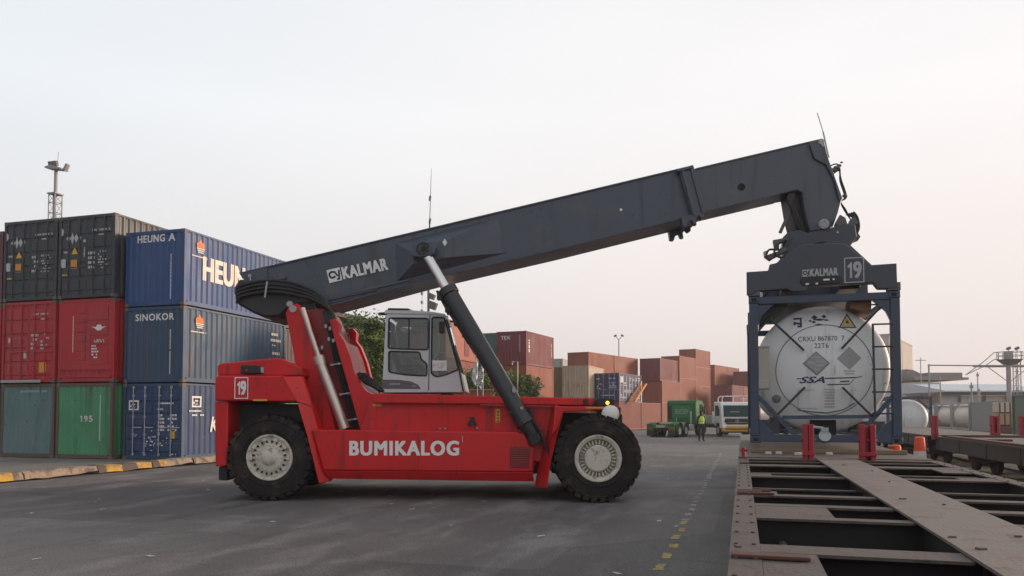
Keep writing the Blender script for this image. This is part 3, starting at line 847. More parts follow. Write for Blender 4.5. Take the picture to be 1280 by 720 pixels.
# ---------------------------------------------------------------- far yard: rows of terracotta boxes
P_terra = cpaint('terracotta container paint', (0.275, 0.066, 0.034), 0.32, rough=.62)
P_terra2 = cpaint('brown red container paint', (0.22, 0.046, 0.028), 0.32, rough=.62)
P_mar = cpaint('maroon container paint', (0.17, 0.028, 0.036), 0.25, rough=.62)
P_tealf = cpaint('sea green container paint', (0.06, 0.14, 0.125), 0.25)
P_bgrey = cpaint('grey blue container paint', (0.10, 0.13, 0.16), 0.25)
P_beige = cpaint('beige container paint', (0.44, 0.34, 0.24), 0.2)
P_lg = cpaint('pale grey container paint', (0.38, 0.40, 0.38), 0.25)
P_olive = cpaint('olive brown container paint', (0.16, 0.12, 0.06), 0.25)
P_navy = cpaint('navy container paint', (0.012, 0.030, 0.11), 0.2)
P_orange = cpaint('orange red container paint', (0.33, 0.07, 0.038), 0.3)
P_char_side = P_char
GF = 'containers in the far rows of the yard'
CL('shipping_container', 'dark brown container just showing past the far end of the blue stack', (colx[1], V0 + 6.0, YZ + 2.65), 6.058, hh, cpaint('dark brown container paint', (0.055, 0.022, 0.020), 0.4))
def far(xpx, D, z, L_, Hc, paint, label, yaw=16.7, dx=0.0, dy=0.0, **k):
    """container whose near right corner stands at photo column xpx, camera depth D, turned yaw degrees from the view axis"""
    a, b = ray(xpx, 515)
    u, v = fr(a * D, D)
    rz = YAW - R(yaw)
    u += dx * math.cos(rz) - dy * math.sin(rz); v += dx * math.sin(rz) + dy * math.cos(rz)
    c = container('shipping_container', label, (u, v, z), L_, Hc, paint, group=GF, near=False, **k)
    c.rotation_euler = (0, 0, rz)
    return c
HC, ST = 2.896, 2.591; L20 = 6.058
Y1, Y2, Y3 = 23.0, 20.0, 33.0
far(658, 57.8, 0, L20, ST, P_terra, 'terracotta container at the foot of the tall stack beside the lift cylinder', Y1)
far(658, 57.8, ST + .02, L20, ST, P_terra, 'terracotta container under the maroon one beside the lift cylinder, behind the bush', Y1)
c = far(658, 57.8, 2 * ST + .04, L20, ST, P_mar, 'maroon container with white corner lettering, on top of the stack beside the lift cylinder', Y1)
m = MB(); end_text(m, 'TEX', -2.1, 1.98, .78, .27, bold=.03); marks(m, (-.5, .014, 1.0), Z_, (-1, 0, 0), 1.3, .08, 1, fill=.9); letters(c, m, M_txt_w)
m = MB(); marks(m, (-.004, .75, 1.0), Z_, (0, -1, 0), 1.25, .34, 1, fill=.95); marks(m, (-.004, 5.6, .9), Z_, (0, -1, 0), 1.3, .12, 1, fill=.8); letters(c, m, M_txt_w)
far(658, 57.8, 0, L20, ST, P_bgrey, 'grey blue container on the ground behind the two white flags', Y1, -2.62, .5)
far(658, 57.8, ST + .02, L20, ST, P_bgrey, 'grey blue container under the sea green one behind the lift cylinder', Y1, -2.62, .5)
far(658, 57.8, 2 * ST + .04, L20, ST, P_tealf, 'sea green container beside the maroon lettered one, partly behind the lift cylinder', Y1, -2.62, .5)
far(557, 50, 0, L20, ST, P_terra2, 'red brown container at the foot of the short stack beside the cab windscreen')
far(557, 50, ST + .02, L20, ST, P_terra2, 'red brown container in the middle of the short stack beside the cab windscreen')
c = far(557, 50, 2 * ST + .04, L20, ST, P_orange, 'orange red container on top of the short stack beside the cab windscreen')
m = MB(); rectmark(m, (-.004, 3.6, .35), Y_, Z_, .9, 1.9); letters(c, m, P_mar, 'door_panel')
far(703, 88, 0, L20, ST, P_lg, 'pale grey container at the bottom behind the olive box', Y2)
far(703, 88, ST + .02, L20, ST, P_lg, 'pale grey container in the middle of the stack behind the olive box', Y2)
far(703.5, 88, 2 * ST + .04, L20, ST, P_lg, 'pale grey container on top, seen between two stacks above the olive box', Y2, end='door')
far(704, 70.5, 0, L20, HC, P_olive, 'olive brown container on the ground beside the beige stack', Y2)
far(704, 70.5, HC + .02, L20, HC, P_olive, 'olive brown container squeezed between the terracotta side and the beige end', Y2)
far(736, 68, 0, L20, HC, P_terra2, 'red brown container under the beige one, hidden behind the front fender', Y2)
c = far(736, 68, HC + .02, L20, HC, P_beige, 'beige ribbed container behind the front fender', Y2)
m = MB(); end_text(m, 'VA', -1.5, .95, .7, .36, bold=-.005, space=1.3); letters(c, m, mat('grey faint stencil', (.20, .17, .13), .7))
TT = ('on the ground', 'one up', 'on top')
for k in range(3):
    far(736, 78, k * (ST + .02), L20, ST, P_terra, ('terracotta container on the ground behind the beige one', 'terracotta container one up, its side showing between the beige and navy ones', 'terracotta container with a dark end on top behind the beige one')[k], Y3)
    far(736, 78, k * (ST + .02), L20, ST, P_terra if k else P_terra2, ('red brown container on the ground straight behind the navy one', 'terracotta container one up, just showing above the navy one', 'terracotta container topmost above and behind the navy one')[k], Y3, 0, 6.25)
YN = 28.5
far(774, 69, 0, L20, ST, P_terra2, 'dusty red brown container under the navy one, beside the front tyre', YN)
far(774, 69, 0, L20, ST, P_terra2, 'dusty red brown ground container next in line past the navy one', YN, 0, 6.2)
c = far(774, 69, ST + .02, L20, ST, P_navy, 'navy container with white door markings standing on the low red brown row', YN, end='door')
navy = c
m = MB()
end_marks(m, -2.2, 1.95, .35, .25, 1, fill=1); end_marks(m, -1.0, 2.0, .75, .2, 1, fill=.9); end_marks(m, -1.0, 1.2, .75, .6, 4); end_marks(m, -2.15, 1.1, .5, .6, 3, fill=.5); end_marks(m, -1.7, .50, 1.3, .16, 1, fill=1)
letters(c, m, mat('bluish white stencil', (.55, .56, .62), .6, var=.2))
rs = random.Random(5); m = MB()
for k in range(7):
    y = .4 + k * .8
    for q in range(4):
        if rs.random() < .75: marks(m, (-.004, y + rs.uniform(-.1, .1), .3 + q * .55), Y_, Z_, rs.uniform(.35, .65), rs.uniform(.2, .42), 2, rnd=rs)
    m.box(.004, .012, y - .12, y - .07, .2, 2.4)
rectmark(m, (-.004, .35, 1.75), Y_, Z_, .8, .55)
letters(c, m, MATS['bluish white stencil'])
r_ = thing('loading_ladder', 'orange ladder leaning diagonally against the side of the navy container', 'ladder', (0, 0, 0), 0)
r_.rotation_euler = navy.rotation_euler
r_.location = navy.location + Matrix.Rotation(navy.rotation_euler.z, 3, 'Z') @ Vector((.42, 2.2, -.02))
M_ol = mat('orange ladder paint', (0.70, 0.24, 0.04), .55)
for dx in (0, .55):
    m = MB(); m.tube((dx - .25, 0, .06), (dx - .25, 3.2, 1.75), .10, n=6); m.build('side_rail', M_ol, r_)
for k in range(9):
    t = .06 + k * .11
    m = MB(); m.tube((-.25, 3.2 * t, .06 + 1.69 * t), (.3, 3.2 * t, .06 + 1.69 * t), .05, n=6); m.build('rung', M_ol, r_)
m = MB(); m.box(-.36, .40, -.25, .2, 0, .06); m.build('foot', M_ol, r_)
for k in range(3):
    far(825.5 if k == 2 else 828, 87, k * (ST + .02), L20, ST, (P_terra, P_terra, P_mar)[k], ('terracotta ground container behind the green truck cab', 'terracotta container with a dark end, one up behind the green truck', 'maroon container on top with its dark end showing, next to the taller terracotta column')[k], 31)
for k in range(3):
    far(850, 96, k * (HC + .02), L20, HC, P_terra, ('ground container behind the worker in the yellow vest', 'terracotta container in the middle of the column above the worker', 'terracotta container with dark end on top of the column above the worker')[k], Y3)
for k in range(4):
    far(870.5, 106, k * (ST + .02), L20, ST, P_terra, ('terracotta container at the foot of the highest column', 'terracotta container second up in the highest column', 'terracotta container third up in the highest column', 'terracotta container alone on top of the highest column in the yard')[k], Y3)
for q in range(2):
    for k in range(3):
        far(894, 114, k * (HC + .02), L20, HC, P_terra if q == 0 else P_terra2, (('terracotta ground container beside the highest column', 'terracotta container one up beside the highest column', 'terracotta container topmost beside the highest column'), ('red brown ground container at the far end of the row beside the highest column', 'red brown container one up at the far end of the row behind the white truck', 'red brown container topmost at the far end of the row behind the white truck'))[q][k], Y3, 0, 6.2 * q)
for q in range(2):
    for k in range(2):
        far(915.5, 100, k * (ST + .02), L20, ST, P_mar if q == 0 else P_terra, (('maroon ground container straight behind the white truck cab', 'maroon container with a narrow dark end above the roof rack of the white truck'), ('terracotta ground container behind the white truck bed', 'terracotta container showing between the white truck roof rack and the tank frame'))[q][k], 31, 0, 6.2 * q)
for k in range(3):
    far(937, 116, k * (ST + .04), L20, ST, P_mar if k == 2 else P_terra, ('terracotta ground container behind the blue tank frame', 'terracotta container beside the blue tank frame over the white truck', 'maroon container topmost beside the near post of the blue tank frame')[k], Y3)
# ---------------------------------------------------------------- reach stacker
# local frame: x forward (to the right in the photo), y away from the viewer, z up; origin below the front wheel's outer face
D0 = 14.1
XS0 = ray(748, 577)[0] * D0
u0, v0 = fr(XS0, D0)
RS = thing('reach_stacker', 'large red reach stacker with long charcoal boom holding a tank container over the flat wagon', 'reach stacker', (u0, v0, 0), YAW)
YC = 2.08
def sl(x, y, yo):
    a, b = ray(x, y); D = D0 + yo
    return (a * D - XS0, H + b * D)
def sp(mb, pts, y0, y1, yref=None):
    return mb.prism([sl(x, y, y0 if yref is None else yref) for x, y in pts], y0, y1)
def p3(x, y, yo):
    a = sl(x, y, yo); return (a[0], yo, a[1])
def spart(name, m, pts, y0, y1, mirror=False, bevel=.015, parent=None, yref=None):
    mb = MB(); sp(mb, pts, y0, y1, yref)
    if mirror:
        q = [sl(x, y, y0 if yref is None else yref) for x, y in pts]
        mb.prism(q, 2 * YC - y1, 2 * YC - y0)
    return mb.build(name, m, parent or RS, bevel=bevel, smooth=30, each=1)
def ribbon(mb, A, B, yb):
    """strip whose front face runs from polyline A to B (3D points), closed back at y = yb"""
    n = len(A); vs = []
    for a, b in zip(A, B):
        vs += [a, b, (b[0], yb, b[2]), (a[0], yb, a[2])]
    fs = []
    for i in range(n - 1):
        for q in range(4):
            fs.append((i * 4 + q, i * 4 + (q + 1) % 4, i * 4 + 4 + (q + 1) % 4, i * 4 + 4 + q))
    fs += [(0, 1, 2, 3), tuple((n - 1) * 4 + q for q in (3, 2, 1, 0))]
    return mb.add(vs, fs)

# ---- wheels
TR = 0.81
def tyre_mb(y0, wd=.50):
    m = MB()
    h = wd / 2; yc = y0 + h
    prof = [(.435, -h * .80), (.47, -h * .93), (.56, -h * 1.0), (.66, -h * .98), (.735, -h * .90), (.765, -h * .80), (.770, -h * .4), (.772, 0), (.770, h * .4), (.765, h * .80), (.735, h * .90), (.66, h * .98), (.56, h), (.47, h * .93), (.435, h * .80)]
    m.lathe([(r, a) for r, a in prof], 'y', (0, yc, TR), 64)
    nl = 30
    for k in range(nl):
        for s in (-1, 1):
            t = 2 * PI * (k + (.5 if s > 0 else 0)) / nl
            def P(r, a, dt):
                tt = t + dt
                return (r * math.cos(tt), yc + a, TR + r * math.sin(tt))
            wA, wB = .058, .066
            o, i_, mid = s * h * 0.96, s * h * .03, s * h * .90
            sk = .07
            vs = [P(.70, o * 1.02, -wB), P(.70, o * 1.02, wB), P(.795, o, wB), P(.795, o, -wB),
                  P(.76, i_, sk - wA), P(.76, i_, sk + wA), P(.812, i_, sk + wA), P(.812, i_, sk - wA)]
            m.add(vs, [(0, 1, 2, 3), (4, 7, 6, 5), (0, 4, 5, 1), (1, 5, 6, 2), (2, 6, 7, 3), (3, 7, 4, 0)])
    # raised sidewall bands
    for r in (.50, .69):
        m.lathe([(r, -h * 1.0), (r + .008, -h * 1.0 - .012), (r + .022, -h * 1.0 - .012), (r + .03, -h * 1.0)], 'y', (0, yc, TR), 64)
    return m
def rim_front_mb(y0):
    m = MB(); c = (0, y0, TR)
    m.lathe([(.437, .05), (.437, .012), (.425, -.004), (.405, -.004), (.395, .012), (.375, .02), (.36, .03), (.345, .10), (.335, .16), (.255, .165), (.25, .10), (.245, .06), (.225, .045), (.06, .04), (.001, .04)], 'y', c, 64)
    for k in range(30):
        t = 2 * PI * k / 30
        r = .30
        M = Matrix.Rotation(-t, 3, 'Y')
        m.cbox((r * math.cos(t), y0 + .12, TR + r * math.sin(t)), (.085, .10, .022), M)
    for k in range(10):
        t = 2 * PI * (k + .5) / 10
        m.tube((.20 * math.cos(t), y0 + .03, TR + .20 * math.sin(t)), (.20 * math.cos(t), y0 + .05, TR + .20 * math.sin(t)), .012, n=6)
    m.tube((.0, y0 + .03, TR + .10), (.0, y0 + .05, TR + .10), .018, n=8)
    m.tube((.16, y0 + .02, TR - .02), (.16, y0 + .05, TR - .02), .022, n=8)
    return m
def rim_rear_mb(y0):
    m = MB(); c = (0, y0, TR)
    m.lathe([(.437, .05), (.437, .012), (.425, -.004), (.405, -.004), (.392, .012), (.375, .022), (.35, .05), (.33, .055), (.315, .03), (.27, .02), (.20, .0), (.15, -.015), (.13, -.05), (.10, -.075), (.05, -.085), (.001, -.085)], 'y', c, 64)
    for k in range(20):
        t = 2 * PI * k / 20
        m.tube((.235 * math.cos(t), y0 - .02, TR + .235 * math.sin(t)), (.235 * math.cos(t), y0 + .03, TR + .235 * math.sin(t)), .016, n=6)
    for k in range(10):
        t = 2 * PI * k / 10
        M = Matrix.Rotation(-t, 3, 'Y')
        m.cbox((.345 * math.cos(t), y0 + .03, TR + .345 * math.sin(t)), (.05, .05, .09), M)
    return m
def slots_mb(y0, r, n_, w_, l_, dy):
    m = MB()
    for k in range(n_):
        t = 2 * PI * (k + .5) / n_
        M = Matrix.Rotation(-t, 3, 'Y')
        m.cbox((r * math.cos(t), y0 + dy, TR + r * math.sin(t)), (l_, .02, w_), M)
    return m
def wheel(x, y0, wd, rim, flip=False, rz=0.0, slots=None):
    e = empty('wheel', (x, 0, 0), 0, RS)
    t = tyre_mb(y0, wd).build('tyre', M_rubber, e, smooth=28)
    if flip:
        mm = rim(0); 
        mm.v = [(p[0], y0 + wd - p[1], p[2]) for p in mm.v]
        mm.build('rim', M_rim, e, smooth=30)
    else:
        rim(y0 + .02).build('rim', M_rim, e, smooth=30)
        if slots: slots_mb(y0 + .02, *slots).build('rim_slot', M_black, e, smooth=0)
    return e
XF, XR_ = 0.0, sl(336, 572, .30)[0]
wheel(XF, 0.0, .52, rim_front_mb)
wheel(XF, .62, .52, rim_front_mb)
wheel(XF, 4.16 - 1.14, .52, rim_front_mb, True)
wheel(XF, 4.16 - .52, .52, rim_front_mb, True)
wheel(XR_, .30, .52, rim_rear_mb, slots=(.30, 20, .03, .045, .005))
wheel(XR_, 3.34, .52, rim_rear_mb, True)

# ---- chassis
m = MB()
sp(m, [(376, 500), (384, 505), (396, 538), (450, 539), (465, 496), (690, 507), (690, 540), (662, 597), (412, 595), (396, 560)], .60, 3.56)
m.build('chassis', M_red, RS, bevel=.02)
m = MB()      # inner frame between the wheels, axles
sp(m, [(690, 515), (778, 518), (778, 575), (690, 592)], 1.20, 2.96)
sp(m, [(286, 505), (376, 505), (412, 590), (286, 575)], .95, 3.21)  # black here stands for the deep shade inside the rear wheel arch
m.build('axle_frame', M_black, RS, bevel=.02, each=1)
m = MB(); m.tube((XF, .5, TR), (XF, 3.66, TR), .22, n=16); m.tube((XR_, .7, TR), (XR_, 3.4, TR), .18, n=16)
m.build('axle', M_black, RS, each=1)
# lower side panel carrying the big name
spart('side_panel', M_red, [(390, 537), (646, 540), (655, 543), (660, 550), (662, 557), (668, 559), (666, 590), (404, 588)], .32, .598, mirror=True, bevel=.025)
m = MB(); q0 = [sl(404, 588.5, .32), sl(666, 590.5, .32)]; q1 = [sl(412, 598.5, .40), sl(668, 602, .40)]
for s in (0, 1):
    f_ = (lambda y: y) if s == 0 else (lambda y: 2 * YC - y)
    vs = [(q0[0][0], f_(.325), q0[0][1]), (q0[1][0], f_(.325), q0[1][1]), (q1[1][0], f_(.42), q1[1][1]), (q1[0][0], f_(.42), q1[0][1]),
          (q0[0][0], f_(.58), q0[0][1]), (q0[1][0], f_(.58), q0[1][1]), (q1[1][0], f_(.58), q1[1][1]), (q1[0][0], f_(.58), q1[0][1])]
    m.add(vs, [(0, 1, 2, 3), (4, 7, 6, 5), (0, 4, 5, 1), (1, 5, 6, 2), (2, 6, 7, 3), (3, 7, 4, 0)])
m.build('panel_skirt', M_red, RS, bevel=.012, each=1)
m = MB()
for x in (523,): 
    a = sl(x, 541, .318); b = sl(x, 588, .318); m.box(a[0] - .004, a[0] + .004, .317, .33, b[1], a[1])
m.build('panel_seam', M_black, RS, smooth=0)
spart('vent_grille', mat('vent mesh', (0.075, 0.025, 0.03), .7), [(638, 559), (662, 559.5), (661.5, 585), (637.5, 584.5)], .300, .318, bevel=.004)
m = MB()
for k in range(9):
    a = sl(638.5, 561 + k * 2.7, .296); b = sl(661.2, 561 + k * 2.7, .296); m.box(a[0], b[0], .293, .301, a[1] - .009, a[1] + .003)
m.build('grille_slat', M_red, RS, smooth=0, each=1)
# top rail / deck edge
spart('deck_rail', M_red, [(466, 491.5), (742, 498), (742, 507), (590, 505), (466, 504)], .46, 3.70, bevel=.02)
spart('deck_rail_edge', mat('rail pale edge', (.40, .06, .06), .4), [(600, 505.4), (694, 507.2), (694, 508.4), (600, 506.6)], .452, .47, bevel=0)
# rear hood and counterweight
spart('engine_hood', M_red, [(272, 470), (271, 457), (276, 454), (346, 447), (354, 449), (376, 459), (378, 470)], .62, 3.54, bevel=.03)
spart('rear_fender', M_red, [(268.5, 501), (268.5, 472), (272, 469.5), (352, 469.5), (358, 474), (372, 502)], .28, 3.88, bevel=.03)
spart('counterweight', M_red, [(268, 501.5), (285, 501.5), (285, 560), (283, 583), (269, 583)], .34, 3.82, bevel=.025)
spart('tow_block', M_black, [(273, 583.5), (284, 583.5), (284, 601), (273, 600)], .5, 3.6, bevel=.02)
m = MB()
A = [p3(353, 470.5, .27), p3(371, 501.5, .27), p3(384, 545, .27), p3(398.5, 604, .27)]
B = [p3(378, 470.5, .46), p3(389, 506, .46), p3(400, 545, .46), p3(413, 602, .46)]
ribbon(m, A, B, .60)
k = len(m.v)
for i in range(0, k): pass
fs_ = m.build('rear_fender_strip', M_red, RS, bevel=.01)
m = MB(); A2 = [(a[0], 2 * YC - a[1], a[2]) for a in A]; B2 = [(a[0], 2 * YC - a[1], a[2]) for a in B]; ribbon(m, A2, B2, 3.56); m.build('rear_fender_strip', M_red, RS, bevel=.01)
m = MB(); a = sl(371, 501.5, .262); b = sl(389, 507, .44); m.add([(a[0], .266, a[1]), (b[0], .452, b[1]), (b[0], .452, b[1] - .02), (a[0], .266, a[1] - .02)], [(0, 1, 2, 3)]); m.build('strip_seam', M_black, RS, smooth=0)
# front fender
spart('front_fender', M_red, [(694, 505.5), (700, 508), (773, 508.5), (774, 514), (756, 512.5), (704, 515), (697, 536), (690, 545)], .20, 3.96, bevel=.02)
m = MB()
A = [p3(691, 507, .46), p3(683, 545, .46), p3(674, 580, .46), p3(668, 609, .46)]
B = [p3(704, 515, .18), p3(698, 538, .18), p3(689, 575, .18), p3(684, 610, .18)]
ribbon(m, A, B, .60); m.build('front_fender_strip', M_red, RS, bevel=.01)
m = MB(); ribbon(m, [(a[0], 2 * YC - a[1], a[2]) for a in A], [(a[0], 2 * YC - a[1], a[2]) for a in B], 3.56); m.build('front_fender_strip', M_red, RS, bevel=.01)
spart('front_apron', M_black, [(772, 509), (776, 509), (776, 525), (772, 525)], .3, 3.86, bevel=.005)
spart('lamp_box', M_black, [(746, 498), (768, 498.5), (768, 508), (746, 508)], .24, .60, mirror=True, bevel=.012)
m = MB(); a = p3(759.5, 503.5, .22); m.ball((a[0], .235, a[2]), .034, sc=(1, .6, 1)); m.build('turn_lamp', M_amber, RS)
m = MB(); a = p3(763, 517.5, .22); m.lathe([(.165, .12), (.165, .06), (.15, .02), (.11, -.01), (.05, -.025), (.001, -.028)], 'y', (a[0], .14, a[2]), 32); m.build('work_lamp', M_lamp, RS)
m = MB(); m.box(a[0] - .05, a[0] + .07, .26, .4, a[2] - .1, a[2] + .16); m.build('lamp_bracket', M_black, RS)
spart('switch_box', M_black, [(729, 498.5), (735, 498.5), (735, 505), (729, 505)], .44, .52, bevel=.006)
# stickers and fittings
m = MB()
def stick(m, x0, y0, x1, y1, yo):
    a = sl(x0, y1, yo); b = sl(x1, y0, yo); m.box(a[0], b[0], yo - .003, yo + .012, a[1], b[1])
stick(m, 316, 499, 334, 501.2, .28); stick(m, 466, 504.5, 477, 508, .597); stick(m, 733, 508.6, 757, 510.6, .198)
m.build('reflector_strip', M_yellow, RS, smooth=0, each=1)
m = MB(); stick(m, 619.5, 511, 625, 528, .597); m.build('warning_sticker', M_yellow, RS, smooth=0)
m = MB()
for y in (514, 518, 522, 525.5): stick(m, 621, y, 623.8, y + 1.6, .592)
m.build('sticker_print', M_txtdark, RS, smooth=0)
m = MB(); a = p3(590, 530, .56); m.lathe([(.085, 0), (.07, .05), (.04, .09), (.035, .15), (.001, .16)], 'z', (a[0], .555, a[2] - .02), 16); m.build('filler_cap', M_black, RS)
m = MB(); a = p3(596.5, 535.5, .57); m.ball((a[0], .58, a[2]), .025); a = p3(550, 536, .57); m.ball((a[0], .57, a[2]), .02); m.ball((a[0] + .1, .57, a[2]), .02)
m.build('bolt_head', M_lgrey, RS, each=1)
m = MB(); a = sl(577.5, 545, .318); b = sl(578.6, 553, .318); m.box(a[0], b[0], .308, .322, b[1], a[1]); m.build('panel_latch', M_lgrey, RS, smooth=0)
spart('tail_lamp_box', M_black, [(301, 456), (324, 457), (325, 467), (300, 467)], .50, .95, bevel=.015)
m = MB(); a = p3(308, 463, .5); m.ball((a[0], .495, a[2]), .02); m.build('tail_lamp', mat('small red lamp', (.5, .05, .03), .3), RS)
m = MB(); m.tube(p3(327, 466, .6), p3(327, 459, .6), .05, n=12); m.build('filler_neck', M_lgrey, RS)
# lettering on the body
m = MB(); a = sl(437.5, 569, .316); b = sl(573, 551.5, .316)
text_into(m, 'BUMIKALOG', (a[0], .318, a[1]), (1, 0, 0), (0, 0, 1), b[0] - a[0], b[1] - a[1], bold=.058, space=1.14)
m.build('lettering', M_white, RS, smooth=0, fix=False)
def number_plate(m, x0, y0, x1, y1, yo, parent=None):
    a = sl(x0, y1, yo); b = sl(x1, y0, yo)
    w_, h_ = b[0] - a[0], b[1] - a[1]
    t = .016
    for (xx, zz, ww, hh_) in ((0, 0, w_, t), (0, h_ - t, w_, t), (0, t, t, h_ - 2 * t), (w_ - t, t, t, h_ - 2 * t)):
        rectmark(m, (a[0] + xx, yo, a[1] + zz), (1, 0, 0), (0, 0, 1), ww, hh_)
    one_into(m, (a[0] + w_ * .20, yo, a[1] + h_ * .19), X_, Z_, w_ * .21, h_ * .62, t=.42)
    text_into(m, '9', (a[0] + w_ * .47, yo, a[1] + h_ * .18), X_, Z_, w_ * .34, h_ * .64, bold=.045)
m = MB()      # bolt heads along the panel edges
for k in range(9):
    a = sl(402 + k * 29, 541.5 + k * .06, .32); m.tube((a[0], .312, a[1] - .02), (a[0], .322, a[1] - .02), .013, n=6)
    a = sl(412 + k * 28, 585 + k * .1, .32); m.tube((a[0], .312, a[1] + .01), (a[0], .322, a[1] + .01), .013, n=6)
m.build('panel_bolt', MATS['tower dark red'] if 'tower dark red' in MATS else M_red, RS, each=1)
m = MB()
for (x, y0, y1) in ((470, 506, 536), (560, 507, 538), (632, 508, 539)):
    a = sl(x, y1, .597); b = sl(x, y0, .597); m.box(a[0] - .006, a[0] + .006, .590, .60, a[1], b[1])
m.build('weld_seam', M_red, RS, smooth=0, each=1)
m = MB(); number_plate(m, 293, 471.5, 310.5, 498.5, .277); m.build('fleet_number', M_white, RS, smooth=0, fix=False)

# ---- boom tower (mast)
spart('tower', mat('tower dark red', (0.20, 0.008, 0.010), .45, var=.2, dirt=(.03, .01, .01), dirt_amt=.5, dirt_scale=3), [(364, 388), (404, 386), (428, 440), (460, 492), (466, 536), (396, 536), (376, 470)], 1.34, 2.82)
spart('tower_side_plate', M_red, [(357, 391), (361, 383), (371, 379), (378, 386), (390, 420), (404, 475), (420, 537), (392, 537), (372, 468)], 1.14, 1.34, mirror=True, bevel=.012, yref=1.14)
spart('tower_front_plate', M_red, [(411, 400), (418, 398), (424, 405), (423, 416), (430, 426), (438, 446), (443, 466), (450, 480), (458, 489), (466, 493), (466, 537), (450, 537), (436, 486), (420, 430)], 1.10, 1.36, mirror=True, bevel=.012, yref=1.10)
spart('tower_front_skin', M_red, [(424, 424), (430, 427), (438, 447), (443, 467), (449, 480), (440, 480), (430, 450)], 1.362, 2.79, bevel=.0, yref=1.36)
spart('pivot_block', M_black, [(352, 378), (372, 372), (392, 376), (396, 392), (380, 398), (360, 392)], 1.40, 2.76)
m = MB(); a = p3(366, 386, 1.1); m.tube((a[0], 1.10, a[2]), (a[0], 1.16, a[2]), .07, n=20); a = p3(360, 379, 1.1); m.tube((a[0], 1.2, a[2]), (a[0], 1.3, a[2]), .06, n=16)
m.build('pivot_pin', M_lgrey, RS)
cy = MB(); cy.tube(p3(378, 385, 1.03), p3(399, 448, 1.03), .052, n=14); rod = cy.build('tilt_rod', M_steelp, RS)
cy = MB(); cy.tube(p3(398, 445, 1.03), p3(401, 456, 1.03), .112, n=18); cy.tube(p3(401, 456, 1.03), p3(430, 533, 1.03), .098, n=18); cy.tube(p3(428, 528, 1.03), p3(431, 536, 1.03), .108, n=18)
cy.build('tilt_cylinder', M_steelp, RS)
rs = random.Random(11)
def hose(name, px, r=.02, mm=None, parent=None, n=8):
    """smooth hose through (x, y, yo) photo-plane points"""
    pts = [Vector(p3(*p)) for p in px]
    out = []
    for i in range(len(pts) - 1):
        a = pts[max(i - 1, 0)]; b = pts[i]; c = pts[i + 1]; d = pts[min(i + 2, len(pts) - 1)]
        for k in range(6):
            t = k / 6
            out.append(.5 * ((2 * b) + (c - a) * t + (2 * a - 5 * b + 4 * c - d) * t * t + (3 * b - a - 3 * c + d) * t ** 3))
    out.append(pts[-1])
    m = MB(); m.path(out, r, n); return m.build(name, mm or M_hose, parent or RS)
for k in range(5):
    j = k * 3.2
    hose('tower_hose', [(404 + j * .5, 388, 1.30 + k * .01), (408 + j * .6, 405 + rs.uniform(-3, 3), 1.24), (413 + j * .7, 425, 1.24 + .01 * k), (419 + j * .8, 455, 1.27), (430 + j * .8, 495, 1.28), (441 + j * .7, 534, 1.30)], .019)
m = MB()
for (x, y) in ((417, 456), (428, 493), (438, 525)):
    a = p3(x - 2, y, 1.2); b = p3(x + 18, y - 3, 1.2); m.tube(a, b, .016, n=6)
    for q in (0, .45, .9): m.cbox(Vector(a).lerp(Vector(b), q), (.05, .05, .04))
for k in range(7):
    a = p3(402 + rs.uniform(0, 18), 405 + rs.uniform(0, 30), 1.18); m.cbox(a, (.045, .045, .07))
m.build('hose_clamp', M_lgrey, RS, each=1)
for k in range(4):
    hose('chassis_hose', [(447 + k * 2, 478 - k * 2, 1.5), (449, 470 - k, 1.45), (456, 468 + k * 3, 1.4), (466, 476 + k * 2, 1.35), (474, 484 + k, 1.35), (482, 489, 1.4)], .03 + .004 * k)

